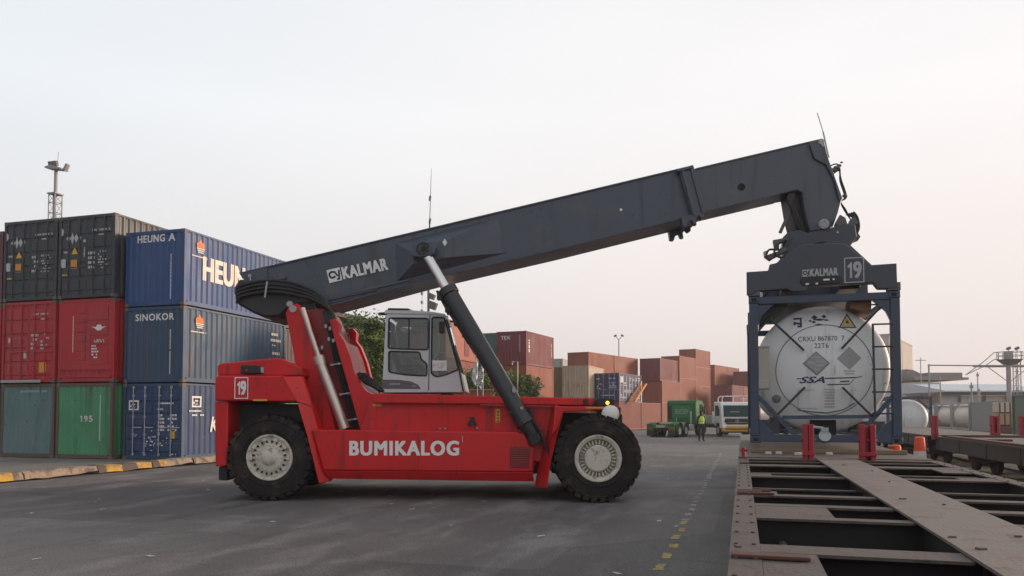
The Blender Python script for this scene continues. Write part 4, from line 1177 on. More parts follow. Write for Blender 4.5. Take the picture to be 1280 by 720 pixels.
# ---- lift cylinders (one each side of the boom)
for s, nm in ((0, 1), (1, -1)):
    yo = 1.14 if s == 0 else 2 * YC - 1.14
    f_ = lambda p: (p[0], p[1] if s == 0 else 2 * YC - p[1], p[2])
    P0 = Vector(f_(p3(530, 313, 1.14))); P1 = Vector(f_(p3(668, 548, .36)))
    dirv = (P1 - P0)
    at_ = lambda t: P0 + dirv * t
    e_ = empty('lift_cylinder', (0, 0, 0), 0, RS)
    m = MB(); m.tube(at_(.0), at_(.30), .098, n=24); m.build('piston_rod', M_chrome, e_)
    m = MB(); m.tube(at_(.215), at_(.25), .195, n=24); m.tube(at_(.25), at_(.93), .168, n=24); m.tube(at_(.885), at_(.93), .18, n=24)
    m.build('barrel', mat('cylinder barrel dark', (.026, .029, .034), .34, var=.15, dirt=(.06, .06, .06), dirt_amt=.35, dirt_scale=4), e_, bevel=.01)
    m = MB(); m.tube(at_(.93), at_(.99), .15, .11, n=16); m.tube(at_(1.0) - Vector((0, .18, 0)), at_(1.0) + Vector((0, .22, 0)), .115, n=20)
    m.build('foot_eye', M_black, e_, bevel=.01); m = MB()
    m.tube(at_(0) - Vector((0, .17, 0)), at_(0) + Vector((0, .2, 0)), .135, n=24); m.build('rod_eye', M_black, e_, bevel=.01)
    sgn = 1 if s else -1
    m = MB(); a = at_(.22) + Vector((-.20, 0, -.02)); b = at_(.50) + Vector((-.17, 0, -.04))
    m.path([a, a.lerp(b, .3) + Vector((-.02, 0, 0)), a.lerp(b, .7), b], .03, 8)
    m.cbox(at_(.26) + Vector((-.22, 0, 0)), (.12, .16, .12)); m.cbox(at_(.33) + Vector((-.22, 0, 0)), (.10, .14, .1)); m.cbox(at_(.40) + Vector((-.21, 0, 0)), (.08, .12, .08))
    m.build('valve_block', M_black, e_, bevel=.008)
    m = MB()
    for k in range(4): m.path([at_(.90) + Vector((.14, -.05 + .05 * k, .03)), at_(.95) + Vector((.20, -.06 + .05 * k, -.02)), at_(1.02) + Vector((.17, -.05 + .05 * k, -.08)), at_(1.12) + Vector((.10, -.02 + .05 * k, -.1))], .022, 7)
    m.cbox(at_(.90) + Vector((.17, 0, .08)), (.07, .2, .22)); m.cbox(at_(.87) + Vector((-.16, -.04, .0)), (.10, .14, .06))
    m.build('foot_hose', M_hose, e_)
m = MB(); a = p3(664, 510, .97)
m.cbox(p3(642.5, 487.5, .36), (.06, .02, .09)); m.build('barrel_tag', M_lgrey, RS)
m = MB(); m.cbox(p3(652, 510, .23), (.05, .02, .05)); m.build('barrel_reflector', M_org, RS)
spart('cylinder_foot_bracket', M_red, [(650, 535), (690, 535), (684, 580), (662, 575)], .50, .58, mirror=True)

# ---- boom
BY0, BY1 = 1.53, 2.63
BOOM = empty('boom', (0, 0, 0), 0, RS)
spart('outer_section', M_boom, [(300, 341), (345, 330), (530, 287), (862, 208), (877, 266.5), (700, 310), (545, 346), (405, 382.5), (372, 376), (330, 364)], BY0, BY1, parent=BOOM, bevel=.02, yref=BY0)
spart('rear_guard', mat('rear guard dark', (.020, .022, .026), .5, var=.2), [(299, 348), (330, 357), (388, 372), (396, 378), (364, 382), (350, 396), (330, 397), (316, 391), (298, 381), (292, 366), (292, 359)], 1.36, 2.80, parent=BOOM, bevel=.05, yref=1.36)
spart('end_plate', M_boom, [(298, 340.5), (302, 340), (334, 332), (334, 358), (306, 352)], 1.505, 2.655, parent=BOOM, bevel=.01, yref=1.5)
spart('stiffener_plate', M_boom, [(336, 336), (378, 327), (396, 345), (412, 378), (404, 381), (378, 374), (340, 362)], 1.512, 2.648, parent=BOOM, bevel=.008, yref=1.51)
# swelling of the side plates around the cylinder bearing
m = MB()
def bulge(sgn):
    ys = lambda y: y if sgn > 0 else 2 * YC - y
    P = lambda x, y, yo: (lambda q: (q[0], ys(yo), q[1]))(sl(x, y, yo if sgn > 0 else yo))
    A = P(622, 272.5, 1.53); B = P(634, 316, 1.53); C = P(496, 352, 1.53); Dd = P(494, 304, 1.53)
    E = P(556, 301, 1.30); F_ = P(556, 322, 1.30); G = P(516, 316, 1.30); Hh = P(516, 330, 1.30)
    m.add([A, B, C, Dd, E, F_, G, Hh], [(0, 4, 5, 1), (1, 5, 7, 2), (2, 7, 6, 3), (3, 6, 4, 0), (4, 6, 7, 5)])
bulge(1); bulge(-1)
m.build('bearing_housing', M_boom, BOOM, smooth=0, each=1)
spart('cylinder_bracket', M_boom, [(513, 316), (518, 306), (538, 302), (546, 309), (543, 318), (530, 322), (516, 321)], 1.0, 1.32, mirror=True, parent=BOOM, bevel=.012, yref=1.05)
m = MB(); a = p3(530, 312, .98); m.tube((a[0], .97, a[2]), (a[0], 1.01, a[2]), .12, n=24)
for k in range(6):
    t = k * PI / 3; m.tube((a[0] + .075 * math.cos(t), .955, a[2] + .075 * math.sin(t)), (a[0] + .075 * math.cos(t), .972, a[2] + .075 * math.sin(t)), .018, n=6)
m.build('pin_cover', M_dgrey, BOOM)
# rib lines along the side (welded flange plates)
m = MB()
for (x0, y0, x1, y1, hgt) in ((412, 374, 512, 351, .05), (410, 388 - 12, 470, 363, .03)):
    a = sl(x0, y0, 1.50); b = sl(x1, y1, 1.50)
    m.prism([a, b, (b[0], b[1] + hgt), (a[0], a[1] + hgt)], 1.495, 1.532)
a = sl(430, 368, 1.5)
m.prism([sl(348, 347, 1.5), sl(358, 346, 1.5), sl(358, 349, 1.5), sl(348, 350, 1.5)], 1.47, 1.532)
m.build('weld_rib', M_boom, BOOM, bevel=.006, each=1)
m = MB()
a = sl(313, 345, 1.49); m.tube((a[0], 1.44, a[1]), (a[0], 1.54, a[1]), .035, n=10); m.tube((a[0] + .02, 1.46, a[1] - .1), (a[0] - .01, 1.46, a[1] + .03), .02, n=8)
m.build('boom_fitting', M_lgrey, BOOM)
# top and bottom flanges
m = MB()
sp(m, [(302, 340), (530, 286.3), (862, 207.2), (862.5, 209.0), (530, 288.3), (302, 342)], 1.50, 2.66, 1.5)
sp(m, [(876, 265.5), (700, 309), (545, 345), (410, 381), (410.5, 383), (545, 347.2), (700, 311.2), (876.5, 267.5)], 1.50, 2.66, 1.5)
m.build('flange', M_boom, BOOM, bevel=.006, each=1)
spart('collar', M_boom, [(848.5, 211), (866, 206.5), (882, 266), (865, 271)], 1.42, 2.74, parent=BOOM, bevel=.012, yref=1.42)
m = MB()
sp(m, [(851, 210.2), (855, 209.2), (871, 269.5), (867, 270.5)], 1.385, 2.775, 1.385); sp(m, [(862, 207), (866.5, 206), (882.5, 266), (878, 267.2)], 1.385, 2.775, 1.385)
sp(m, [(847, 212), (867, 207), (867.6, 209.5), (847.6, 214.5)], 1.37, 2.79, 1.37)
m.build('collar_rib', M_boom, BOOM, bevel=.008, each=1)
m = MB()
for yo in (1.40, 2.60):
    sp(m, [(851, 271), (880, 264.5), (881, 271), (877, 273), (873, 269), (870, 274), (871, 281), (867, 280), (865, 275), (860, 277), (858, 284), (853, 283), (852, 276)], yo, yo + .16, 1.4)
m.build('wear_pad_bracket', M_boom, BOOM, bevel=.01, each=1)
# inner section with the goose-neck head
IY0, IY1 = 1.65, 2.51
HEAD = [(866, 211), (1026, 173), (1030, 178), (1034, 195), (1053, 248), (1048, 266), (1041, 284), (1012, 290), (1005, 262), (1003, 241), (997, 238), (985, 240), (880, 264.5)]
spart('inner_section', M_boom, HEAD, IY0, IY1, parent=BOOM, bevel=.02, yref=IY0)
spart('head_plate', M_boom, [(1012, 180), (1018, 176), (1026.5, 173), (1030.5, 178), (1034.5, 195), (1053.5, 248), (1049, 251), (1043, 226), (1033, 206), (1018, 198)], 1.60, 2.56, parent=BOOM, bevel=.01, yref=1.6)
m = MB(); sp(m, [(870, 210), (1012, 176.5), (1012.3, 178.3), (870.4, 212)], 1.63, 2.53, 1.63); sp(m, [(880, 262.3), (985, 238), (985.4, 240), (880.4, 264.8)], 1.63, 2.53, 1.63); m.build('inner_flange', M_boom, BOOM, bevel=.005, each=1)
m = MB(); a = p3(927, 233.5, 1.64); m.tube((a[0], 1.635, a[2]), (a[0], 1.66, a[2]), .075, n=20); m.build('access_hole', M_hole, BOOM)
m = MB(); a = p3(1026.5, 177, 1.6); m.tube((a[0], 1.585, a[2]), (a[0], 1.61, a[2]), .06, n=16); a2 = p3(1028.5, 181.5, 1.6); m.tube((a2[0], 1.585, a2[2]), (a2[0], 1.61, a2[2]), .03, n=12); m.build('lifting_eye', M_lgrey, BOOM, each=1)
m = MB(); m.tube(p3(1036, 197, 1.7), p3(1029, 165, 1.7), .016, n=6); m.tube(p3(1029, 165, 1.7), p3(1021.5, 141, 1.7), .009, n=6); m.build('antenna', M_lgrey, BOOM)
# head hydraulics
m = MB()
sp(m, [(986, 239), (1000, 236), (1004, 250), (1008, 275), (1016, 286), (1006, 292), (996, 288), (991, 268), (988, 250)], 1.80, 2.36, 1.8)
m.build('tilt_damper', M_black, BOOM, bevel=.03)
hose('head_strut', [(990, 262, 1.75), (982, 276, 1.75), (975, 291, 1.75)], .035, M_dgrey, BOOM)
for k in range(4): hose('head_hose', [(987 + 2 * k, 242, 1.7), (985 + k, 250 + 2 * k, 1.66), (990 + k, 262, 1.66), (994 + 2 * k, 278, 1.7), (1002 + 2 * k, 292, 1.74), (1000 + 3 * k, 300, 1.8)], .024, None, BOOM)
for k in range(3): hose('loop_hose', [(1036 + k, 208 + 6 * k, 1.8), (1046 + k, 205 + 4 * k, 1.78), (1050, 212 + 3 * k, 1.76), (1050 + k, 226, 1.76), (1056 + k, 246, 1.8), (1051, 252, 1.8), (1055 + k, 262, 1.85), (1063, 274, 1.9)], .014, None, BOOM)
m = MB()
for (x, y, r) in ((1046, 210, .06), (1049, 207, .04), (1043, 213, .05), (1056, 245, .045), (1039, 211, .03), (1052, 203, .025)): m.ball(p3(x, y, 1.78), r, 8, 6, (1.3, .8, .8))
m.build('hose_coupling', M_dgrey, BOOM, each=1)
# boom lettering, tilted with the boom
def along(m, s, x0, y0, x1, y1, hpx, yo, **k):
    a = Vector(p3(x0, y0, yo)); b = Vector(p3(x1, y1, yo)); d = (b - a); n_ = Vector((-d.z, 0, d.x)).normalized()
    text_into(m, s, a, d, n_, d.length, hpx / F * (D0 + yo), depth=.004, **k)
m = MB(); along(m, 'KALMAR', 430, 348.6, 485.0, 336.8, 14.5, 1.508, bold=.05, space=1.12)
a = Vector(p3(411.8, 354.0, 1.508)); b = Vector(p3(428, 350.2, 1.508)); d = (b - a); n_ = Vector((-d.z, 0, d.x)).normalized()
rectmark(m, a, d, n_, d.length, .272)
rectmark(m, p3(775, 264, 1.528), (1, 0, .2), (-.2, 0, 1), .05, .05)
a_ = Vector(p3(556, 308, 1.296)); m.add([a_, a_ + Vector((.05, -.004, .08)), a_ + Vector((0, -.004, .16)), a_ + Vector((-.05, -.004, .08))], [(0, 1, 2, 3)])
m.build('lettering', M_white, BOOM, smooth=0, fix=False)
def logo_glyph(m, a, d, n_, w_, h_, dep):
    """dark ring with an open right side and a hooked tail inside the white square"""
    d = d.normalized(); nn = d.cross(n_)
    c = a + d * w_ * .36 + n_ * h_ * .56
    ro, ri = h_ * .30, h_ * .15
    vs = []; fs = []
    K_ = 18
    for k in range(K_ + 1):
        t = R(35 + 290 * k / K_)
        for r in (ri, ro): vs.append(c + d * r * math.cos(t) * w_ / h_ + n_ * r * math.sin(t) + nn * dep)
    for k in range(K_): fs.append((2 * k, 2 * k + 1, 2 * k + 3, 2 * k + 2))
    m.add(vs, fs)
    def bar(x0, y0, x1, y1, t):
        p = a + d * x0 * w_ + n_ * y0 * h_ + nn * dep; q = a + d * x1 * w_ + n_ * y1 * h_ + nn * dep
        s_ = (q - p).normalized().cross(nn) * t * h_
        m.add([p - s_, q - s_, q + s_, p + s_], [(0, 1, 2, 3)])
    bar(.56, .80, .70, .42, .06); bar(.92, .82, .80, .16, .07); bar(.70, .42, .86, .46, .05); bar(.62, .16, .86, .14, .06)
m = MB(); logo_glyph(m, a, d, n_, d.length, .272, .007); m.build('logo', M_txtdark, BOOM, smooth=0)
# hoses draped from the boom tail to the tower
for k in range(4):
    o = k * 4.6
    hose('boom_hose', [(296, 363 + o * 1.2, 1.32), (301, 357 + o, 1.30), (330, 351 + o, 1.26), (362, 353 + o, 1.24), (388, 362 + o * .8, 1.24), (404, 374 + o * .5, 1.26), (412 + k, 390, 1.30), (414 + k * 2, 404, 1.3)], .034)
m = MB(); m.tube(p3(334, 352, 1.2), p3(331, 372, 1.2), .02, n=8); m.build('hose_strap', M_lgrey, RS)

# ---- cab
CY0, CY1 = 1.35, 2.81
CAB = empty('cab', (0, 0, 0), 0, RS)
c2 = lambda pts: [sl(x, y, CY0) for x, y in pts]
OUT = [(477.5, 490.5), (482.5, 394), (486, 391), (541, 392), (557, 393), (579, 490)]
W1 = rounded(c2([(486.3, 397.5), (535.6, 398), (535.2, 437.2), (485.2, 435.5)]), .05)
W2 = rounded(c2([(486, 439), (524.5, 440), (526.5, 449), (533.8, 455), (533.5, 469.8), (508, 468.5), (486, 465)]), .05)
W3 = rounded(c2([(540, 396.5), (555.5, 397), (573.2, 462), (556, 468.8), (545, 471), (539, 467)]), .05)
OUTL = rounded(c2(OUT), .05)
m = MB(); plate(m, OUTL, [W1, W2, W3], CY0, CY0 + .06); plate(m, OUTL, [W1, W2, W3], CY1 - .06, CY1)
# rear wall, floor, front sill, pillars
a = c2(OUT)
def xz_box(m, p, q, t, y0, y1):
    p = Vector((p[0], 0, p[1])); q = Vector((q[0], 0, q[1])); n_ = (q - p).normalized().cross(Vector((0, 1, 0))) * t
    pts = [(p.x, p.z), (q.x, q.z), (q.x + n_.x, q.z + n_.z), (p.x + n_.x, p.z + n_.z)]
    m.prism(pts, y0, y1)
yi0, yi1 = CY0 + .061, CY1 - .061
xz_box(m, a[0], sl(479.6, 450, CY0), -.05, yi0, yi1)
m.box(a[0][0] + .05, a[5][0] - .04, yi0, yi1, a[0][1], a[0][1] + .10)
xz_box(m, sl(573.5, 466, CY0), a[5], .05, yi0, yi1)
m.build('cab_shell', M_cab, CAB, bevel=.008, each=1)
m = MB(); m.prism(c2([(480.5, 392.2), (481, 388.5), (486, 386), (513, 386.3), (516, 388), (541, 389.8), (556, 392.3), (558.5, 395.4), (541, 393.3)]), CY0 - .02, CY1 + .02); m.build('cab_roof', M_cab, CAB, bevel=.012)
m = MB(); m.prism(c2([(485, 385.2), (511, 385.6), (513, 388), (485, 387.8)]), CY0 - .03, CY1 + .03); m.prism(c2([(472, 389.6), (481, 389.2), (481, 392.2), (472, 391.8)]), CY0 + .1, CY0 + .3); m.build('roof_hatch', M_black, CAB, bevel=.01, each=1)
def gasket(W, y):
    m = MB(); pts = [Vector((p[0], y, p[1])) for p in W]; m.path(pts + [pts[0]], .017, 6, cap=False); return m
for nm, W in (('door_window', W1), ('lower_window', W2), ('front_side_window', W3)):
    for y in (CY0 + .03, CY1 - .03):
        g = MB(); g.add([(p[0], y, p[1]) for p in W], [tuple(range(len(W)))]); gl = g.build(nm, M_glass, CAB, smooth=0)
        gasket(W, CY0 - .002 if y < 2 else CY1 + .002).build('window_seal', M_trim, CAB)
m = MB(); p, q = sl(556.5, 394.5, CY0), sl(573.6, 464, CY0); m.add([(p[0], yi0, p[1]), (p[0], yi1, p[1]), (q[0], yi1, q[1]), (q[0], yi0, q[1])], [(0, 1, 2, 3)])
p, q = sl(481.5, 397, CY0), sl(479.8, 448, CY0); m.add([(p[0], yi0, p[1]), (p[0], yi1, p[1]), (q[0], yi1, q[1]), (q[0], yi0, q[1])], [(0, 1, 2, 3)])
m.build('windscreen', M_glass, CAB, smooth=0)
m = MB(); p, q = sl(511, 398, CY0), sl(510.3, 436, CY0); m.box(p[0] - .012, p[0] + .012, CY0 + .01, CY0 + .05, q[1], p[1]); m.build('window_divider', M_trim, CAB)
m = MB(); p, q = sl(537.4, 394, CY0), sl(535.8, 488, CY0); m.prism([(p[0] - .008, p[1]), (p[0] + .008, p[1]), (q[0] + .008, q[1]), (q[0] - .008, q[1])], CY0 - .006, CY0 + .003)
m.path([p3(557.5, 395, CY0 - .005), p3(571, 447, CY0 - .005), p3(579, 489, CY0 - .005)], .018, 6); m.build('door_gap', M_trim, CAB, smooth=0)
m = MB(); m.prism(c2([(477.8, 474.5), (500, 474.8), (514, 476.8), (523, 481), (526, 486.3), (477, 485.8)]), CY0 - .010, CY0 + .002); m.build('lower_trim', M_dgrey, CAB, bevel=.005)
m = MB(); marks(m, (sl(487, 481.7, CY0)[0], CY0 - .012, sl(487, 481.7, CY0)[1]), X_, Z_, .24, .055, 1, fill=1); marks(m, (sl(515, 483.6, CY0)[0], CY0 - .012, sl(515, 483.6, CY0)[1]), X_, Z_, .12, .035, 1, fill=1); m.build('trim_lettering', M_lgrey, CAB, smooth=0)
m = MB(); p = sl(540.5, 463.4, CY0); m.box(p[0], sl(558.5, 463, CY0)[0], CY0 - .008, CY0 - .003, p[1], sl(540, 450.5, CY0)[1]); nt_ = m.build('paper_notice', M_paper, CAB, smooth=0)
m = MB(); pr_ = random.Random(2); marks(m, (sl(547, 461, CY0)[0], CY0 - .008, sl(547, 461, CY0)[1]), X_, Z_, .16, .12, 3, rnd=pr_, depth=.003)
cx_, cz_ = sl(543.3, 457, CY0); m.lathe([(.022, 0), (.034, 0)], 'y', (cx_, CY0 - .011, cz_), 14)
m.build('notice_print', M_lgrey, CAB, smooth=0)
# interior: seat, steering column, console
m = MB(); 
sx_, sz_ = sl(500, 470, 2.0)
m.prism([(sx_ - .05, sz_ + .10), (sx_ + .45, sz_ + .14), (sx_ + .47, sz_ + .24), (sx_ + .05, sz_ + .22), (sx_ - .12, sz_ + .92), (sx_ - .24, sz_ + .90)], 1.80, 2.34)
m.box(sx_, sx_ + .32, 1.9, 2.24, sz_ - .22, sz_ + .11); m.prism([(sx_ - .24, sz_ + .96), (sx_ - .13, sz_ + .98), (sx_ - .17, sz_ + 1.14), (sx_ - .25, sz_ + 1.12)], 1.92, 2.22)
m.build('seat', mat('seat fabric', (.03, .032, .036), .8), CAB, bevel=.03)
m = MB(); kx, kz = sl(552, 476, 2.0); m.tube((kx + .1, 2.08, kz - .1), (kx - .12, 2.08, kz + .38), .05, n=10)
ring = [Vector((kx - .13 + .10 * math.cos(t), 2.08 + .2 * math.sin(t), kz + .40 + .18 * math.cos(t))) for t in [k * PI / 10 for k in range(21)]]
m.path(ring, .016, 6, cap=False); m.build('steering_wheel', M_black, CAB)
m = MB(); m.prism([(kx + .02, kz - .3), (kx + .22, kz - .3), (kx + .24, kz + .1), (kx + .10, kz + .24), (kx - .02, kz + .1)], 1.55, 2.60); m.build('dashboard', M_dgrey, CAB, bevel=.02)
m = MB(); 
for (y_, x_) in ((1.5, 549), ): m.path([Vector(p3(541, 463, 1.6)), Vector(p3(541, 446, 1.6)), Vector(p3(544, 441.5, 1.6)), Vector(p3(556, 441, 1.6)), Vector(p3(557, 450, 1.6))], .012, 6)
m.tube(p3(495, 442, 1.46), p3(525, 452, 1.46), .012, n=6); m.build('grab_rail', M_lgrey, CAB)
m = MB(); m.cbox(p3(552, 409, 1.3), (.10, .04, .22)); m.path([Vector(p3(556, 398, 1.36)), Vector(p3(555, 402, 1.30)), Vector(p3(553, 408, 1.30))], .01, 6); m.build('mirror', M_trim, CAB, bevel=.02)
m = MB(); m.path([Vector(p3(566, 430, 1.6)), Vector(p3(573, 449, 1.7)), Vector(p3(577, 478, 1.6))], .014, 6); m.path([Vector(p3(570, 440, 1.5)), Vector(p3(579, 468, 1.4))], .01, 6); m.build('wiper', M_trim, CAB, each=1)
m = MB(); m.cbox(p3(559, 397, 1.34), (.05, .05, .07)); m.cbox(p3(571.5, 403, 1.32), (.05, .05, .05)); m.build('roof_lamp', M_lamp, CAB, each=1)
m = MB(); m.cbox(p3(567, 402, 1.34), (.14, .06, .03)); m.build('lamp_arm', M_black, CAB)

# ---- spreader (parallel to the rails)
TC = Vector((1.35, 17.27, 0))
inv = Matrix.Rotation(-YAW, 3, 'Z')
lp = inv @ (TC - Vector((u0, v0, 0)))
SPR = empty('spreader', (lp.x, lp.y, 0), -YAW, RS)
VN = -3.03
def tl(x, y, v=None):
    a = vplane(x, y, TC.y + (VN if v is None else v)); return (a[0] - TC.x, a[1])
def tprism(m, pts, v0_, v1_, ref=None): return m.prism([tl(x, y, v0_ if ref is None else ref) for x, y in pts], v0_, v1_)
M_spr = mat('spreader charcoal paint', (0.046, 0.054, 0.070), 0.45, var=0.15, scale=1.0, dirt=(0.07, 0.065, 0.06), dirt_amt=.35, dirt_scale=2)
m = MB(); tprism(m, [(933, 340), (960, 338.2), (962, 330.5), (978, 327), (984, 318), (1004, 305), (1056, 304), (1088, 331.2), (1121, 329), (1122, 360.5), (1098, 360.8), (1092, 353.5), (1012, 357), (1008, 364), (990, 364.5), (984, 361), (946, 364), (941, 368), (933.5, 368)], VN - .02, VN + .16)
m.build('end_beam', M_spr, SPR, bevel=.012)
m = MB()
zb0, zb1 = 3.86, 4.15
m.box(-1.20, 1.20, 2.72, 3.03, zb0, zb1)
m.box(-1.20, 1.20, VN + .162, VN + .34, zb0 + .02, zb1 - .04)
m.build('far_end_beam', M_spr, SPR, bevel=.02, each=1)
m = MB()
for sx in (-.48, .48): m.box(sx - .17, sx + .17, VN + .342, 2.718, 3.83, 4.16)
m.build('telescopic_beam', M_spr, SPR, bevel=.015, each=1)
m = MB()
m.prism([(-.95, 3.80), (.95, 3.80), (.95, 4.30), (.60, 4.66), (-.60, 4.66), (-.95, 4.30)], -1.5, 1.5)
m.build('main_frame', M_spr, SPR, bevel=.02)
m = MB(); tprism(m, [(974, 345), (978, 326), (978, 297), (984, 291), (998, 287), (1010, 291), (1044, 283), (1052, 279), (1069, 280), (1071, 296), (1063, 306), (1090, 331), (1090, 345)], -.62, .62, -.62)
m.build('rotator_housing', M_spr, SPR, bevel=.02)
m = MB(); m.lathe([(.62, 4.60), (.70, 4.66), (.70, 4.80), (.62, 4.84), (.50, 4.86), (.001, 4.86)], 'z', (0, .0, 0), 40); m.build('rotator_ring', M_dgrey, SPR)
m = MB(); tprism(m, [(996, 310), (1000, 312), (1022, 303), (1032, 302), (1020, 310), (1000, 318)], -.65, -.62, -.63); tprism(m, [(1008, 345.5), (1012, 345)], -.6, -.5) if False else None
m.build('frame_opening', M_hole, SPR, smooth=0)
a = tl(1030, 280, -.66)
m = MB(); m.tube((a[0], -.69, a[1]), (a[0], -.62, a[1]), .10, n=18)
for k in range(5):
    t = 2 * PI * k / 5; m.tube((a[0] + .06 * math.cos(t), -.715, a[1] + .06 * math.sin(t)), (a[0] + .06 * math.cos(t), -.69, a[1] + .06 * math.sin(t)), .016, n=6)
for (x, y) in ((1039, 284.5), (1047, 290.5)):
    q = tl(x, y, -.65); m.tube((q[0], -.66, q[1]), (q[0], -.62, q[1]), .025, n=8)
m.build('pin_cover', M_lgrey, SPR)
# black slot with work lamps below the lettering
m = MB(); tprism(m, [(1000, 349), (1003, 346.5), (1048, 344), (1053, 346), (1053, 351), (1048, 354), (1004, 357), (1000, 354)], VN - .035, VN - .018); m.build('lamp_slot', M_black, SPR, bevel=.008)
m = MB()
for (x, y, w_) in ((1009, 355, .05), (1021, 354.5, .04), (1033, 349.5, .10), (1042, 349, .03)):
    q = tl(x, y, VN - .04); m.box(q[0] - w_ / 2, q[0] + w_ / 2, VN - .045, VN - .034, q[1] - .014, q[1] + .014)
m.build('slot_reflector', M_lamp, SPR, smooth=0, each=1)
# number and name
def tnum(m):
    a = tl(1055.5, 354.0, VN - .02); b = tl(1080, 321, VN - .02); w_, h_ = b[0] - a[0], b[1] - a[1]; t = .018; yo = VN - .022
    for (xx, zz, ww, hh_) in ((0, 0, w_, t), (0, h_ - t, w_, t), (0, t, t, h_ - 2 * t), (w_ - t, t, t, h_ - 2 * t)):
        rectmark(m, (a[0] + xx, yo, a[1] + zz), X_, Z_, ww, hh_)
    one_into(m, (a[0] + w_ * .17, yo, a[1] + h_ * .19), X_, Z_, w_ * .22, h_ * .62, t=.42)
    text_into(m, '9', (a[0] + w_ * .48, yo, a[1] + h_ * .18), X_, Z_, w_ * .36, h_ * .64, bold=.04)
m = MB(); tnum(m); m.build('fleet_number', mat('dusty grey lettering', (.42, .42, .43), .6, var=.15, scale=9), SPR, smooth=0, fix=False)
m = MB(); a = tl(1013, 345.4, VN - .02); b = tl(1047, 336.4, VN - .02); text_into(m, 'KALMAR', (a[0], VN - .022, a[1]), X_, Z_, b[0] - a[0], .125, bold=.05, space=1.12)
a = tl(1003, 346.2, VN - .02); rectmark(m, (a[0], VN - .022, a[1]), X_, Z_, .115, .125)
m.build('lettering', MATS['dusty grey lettering'], SPR, smooth=0, fix=False)
m = MB(); logo_glyph(m, Vector((a[0], VN - .026, a[1])), Vector((1, 0, 0)), Vector((0, 0, 1)), .115, .125, .004); m.build('logo', M_txtdark, SPR, smooth=0)
# twistlocks
m = MB()
for sx in (-1, 1):
    for sy in (-1, 1):
        x = sx * 1.13; y = sy * 2.94
        m.box(x - .10, x + .10, y - .10, y + .10, 3.722, 3.858)
        m.tube((x, y, 3.715), (x, y, 3.90), .05, n=10)
m.build('twistlock', M_dgrey, SPR, bevel=.006, each=2)
# flipper guides, brackets and hoses on the left and right shoulders
def those(name, pts, r, mm=None):
    m = MB(); out = []
    P_ = [Vector((tl(x, y, v)[0], v, tl(x, y, v)[1])) for x, y, v in pts]
    for i in range(len(P_) - 1):
        a = P_[max(i - 1, 0)]; b = P_[i]; c = P_[i + 1]; d = P_[min(i + 2, len(P_) - 1)]
        for k in range(5):
            t = k / 5
            out.append(.5 * ((2 * b) + (c - a) * t + (2 * a - 5 * b + 4 * c - d) * t * t + (3 * b - a - 3 * c + d) * t ** 3))
    out.append(P_[-1]); m.path(out, r, 7); return m.build(name, mm or M_hose, SPR)
m = MB()
tprism(m, [(966, 300), (982, 297), (984, 300), (974, 303), (974, 311), (968, 311)], -.8, -.6, -.8)
tprism(m, [(955, 320), (972, 314), (982, 309), (984, 313), (966, 322), (962, 325)], -1.2, -1.0, -1.2)
tprism(m, [(1062, 275), (1068, 270), (1073, 278), (1072, 290), (1076, 296), (1066, 300), (1060, 290)], -.4, 0, -.4)
tprism(m, [(1050, 268), (1057, 272), (1060, 282), (1046, 282), (1044, 278)], -.5, -.2, -.5)
m.build('valve_bracket', M_dgrey, SPR, bevel=.01, each=1)
those('spreader_hose', [(982, 300, -.9), (972, 306, -1.0), (968, 316, -1.2), (976, 322, -1.3), (985, 318, -1.2)], .022)
those('spreader_hose', [(958, 318, -1.3), (962, 312, -1.3), (975, 312, -1.2), (984, 306, -1.0), (990, 298, -.8)], .02)
for k in range(4): those('spreader_hose', [(1058 + 3 * k, 268 - k, -.3), (1066 + 2 * k, 272, -.35), (1068 + k * 2, 284, -.4), (1064 + 2 * k, 294, -.45), (1058 + 2 * k, 300, -.5)], .02)
those('spreader_hose', [(986, 340, -1.6), (972, 352, -2.0), (958, 366, -2.3), (952, 378, -2.4)], .03)
m = MB(); tprism(m, [(954, 315), (958, 313), (959, 318), (955, 321)], -1.3, -1.2, -1.3); m.build('guide_lamp', M_lgrey, SPR)
# ---------------------------------------------------------------- the lifted tank container
# local frame: origin under the near left corner, x right, y away along the rails
M_tfr = mat('tank frame blue grey paint', (0.040, 0.060, 0.100), 0.5, var=0.16, scale=2, dirt=(0.06, 0.05, 0.045), dirt_amt=0.45, dirt_scale=3, streak=(.08, .05, .035), streak_amt=.4)
M_twh = mat('tank white cladding', (0.70, 0.70, 0.69), 0.42, var=0.06, scale=1.2, dirt=(0.42, 0.40, 0.37), dirt_amt=0.36, dirt_scale=1.6, stretch=2.5, streak=(.30, .27, .23), streak_amt=.5)
M_tgrey = mat('tank thin dark line', (0.10, 0.10, 0.11), .6)
M_tdk = mat('dark bracing', (0.035, 0.040, 0.052), .5)
M_beigebox = mat('document box beige', (0.36, 0.34, 0.29), .5, var=.1, dirt=(.2, .18, .15), dirt_amt=.3, dirt_scale=4)
TX, TY, TZ0 = 0.13, 14.24, 1.12
TH = 2.591
TK = thing('tank_container', 'white tank container in a blue grey frame hanging from the spreader over the flat wagon', 'tank container', (TX, TY, TZ0))
def tp(x, y, dy=0.0):
    a = vplane(x, y, TY + dy); return (a[0] - TX, a[1] - TZ0)
TW = 2.438; TL = 6.058
m = MB()
for y in (0, TL - .15):
    for x in (0, TW - .15): m.box(x, x + .15, y, y + .15, .12, TH - .12)
m.build('corner_post', M_tfr, TK, bevel=.012, each=1)
m = MB()
for y in (.01, TL - .13):
    m.box(.151, TW - .151, y, y + .12, .02, .15); m.box(.151, TW - .151, y, y + .12, TH - .14, TH - .01)
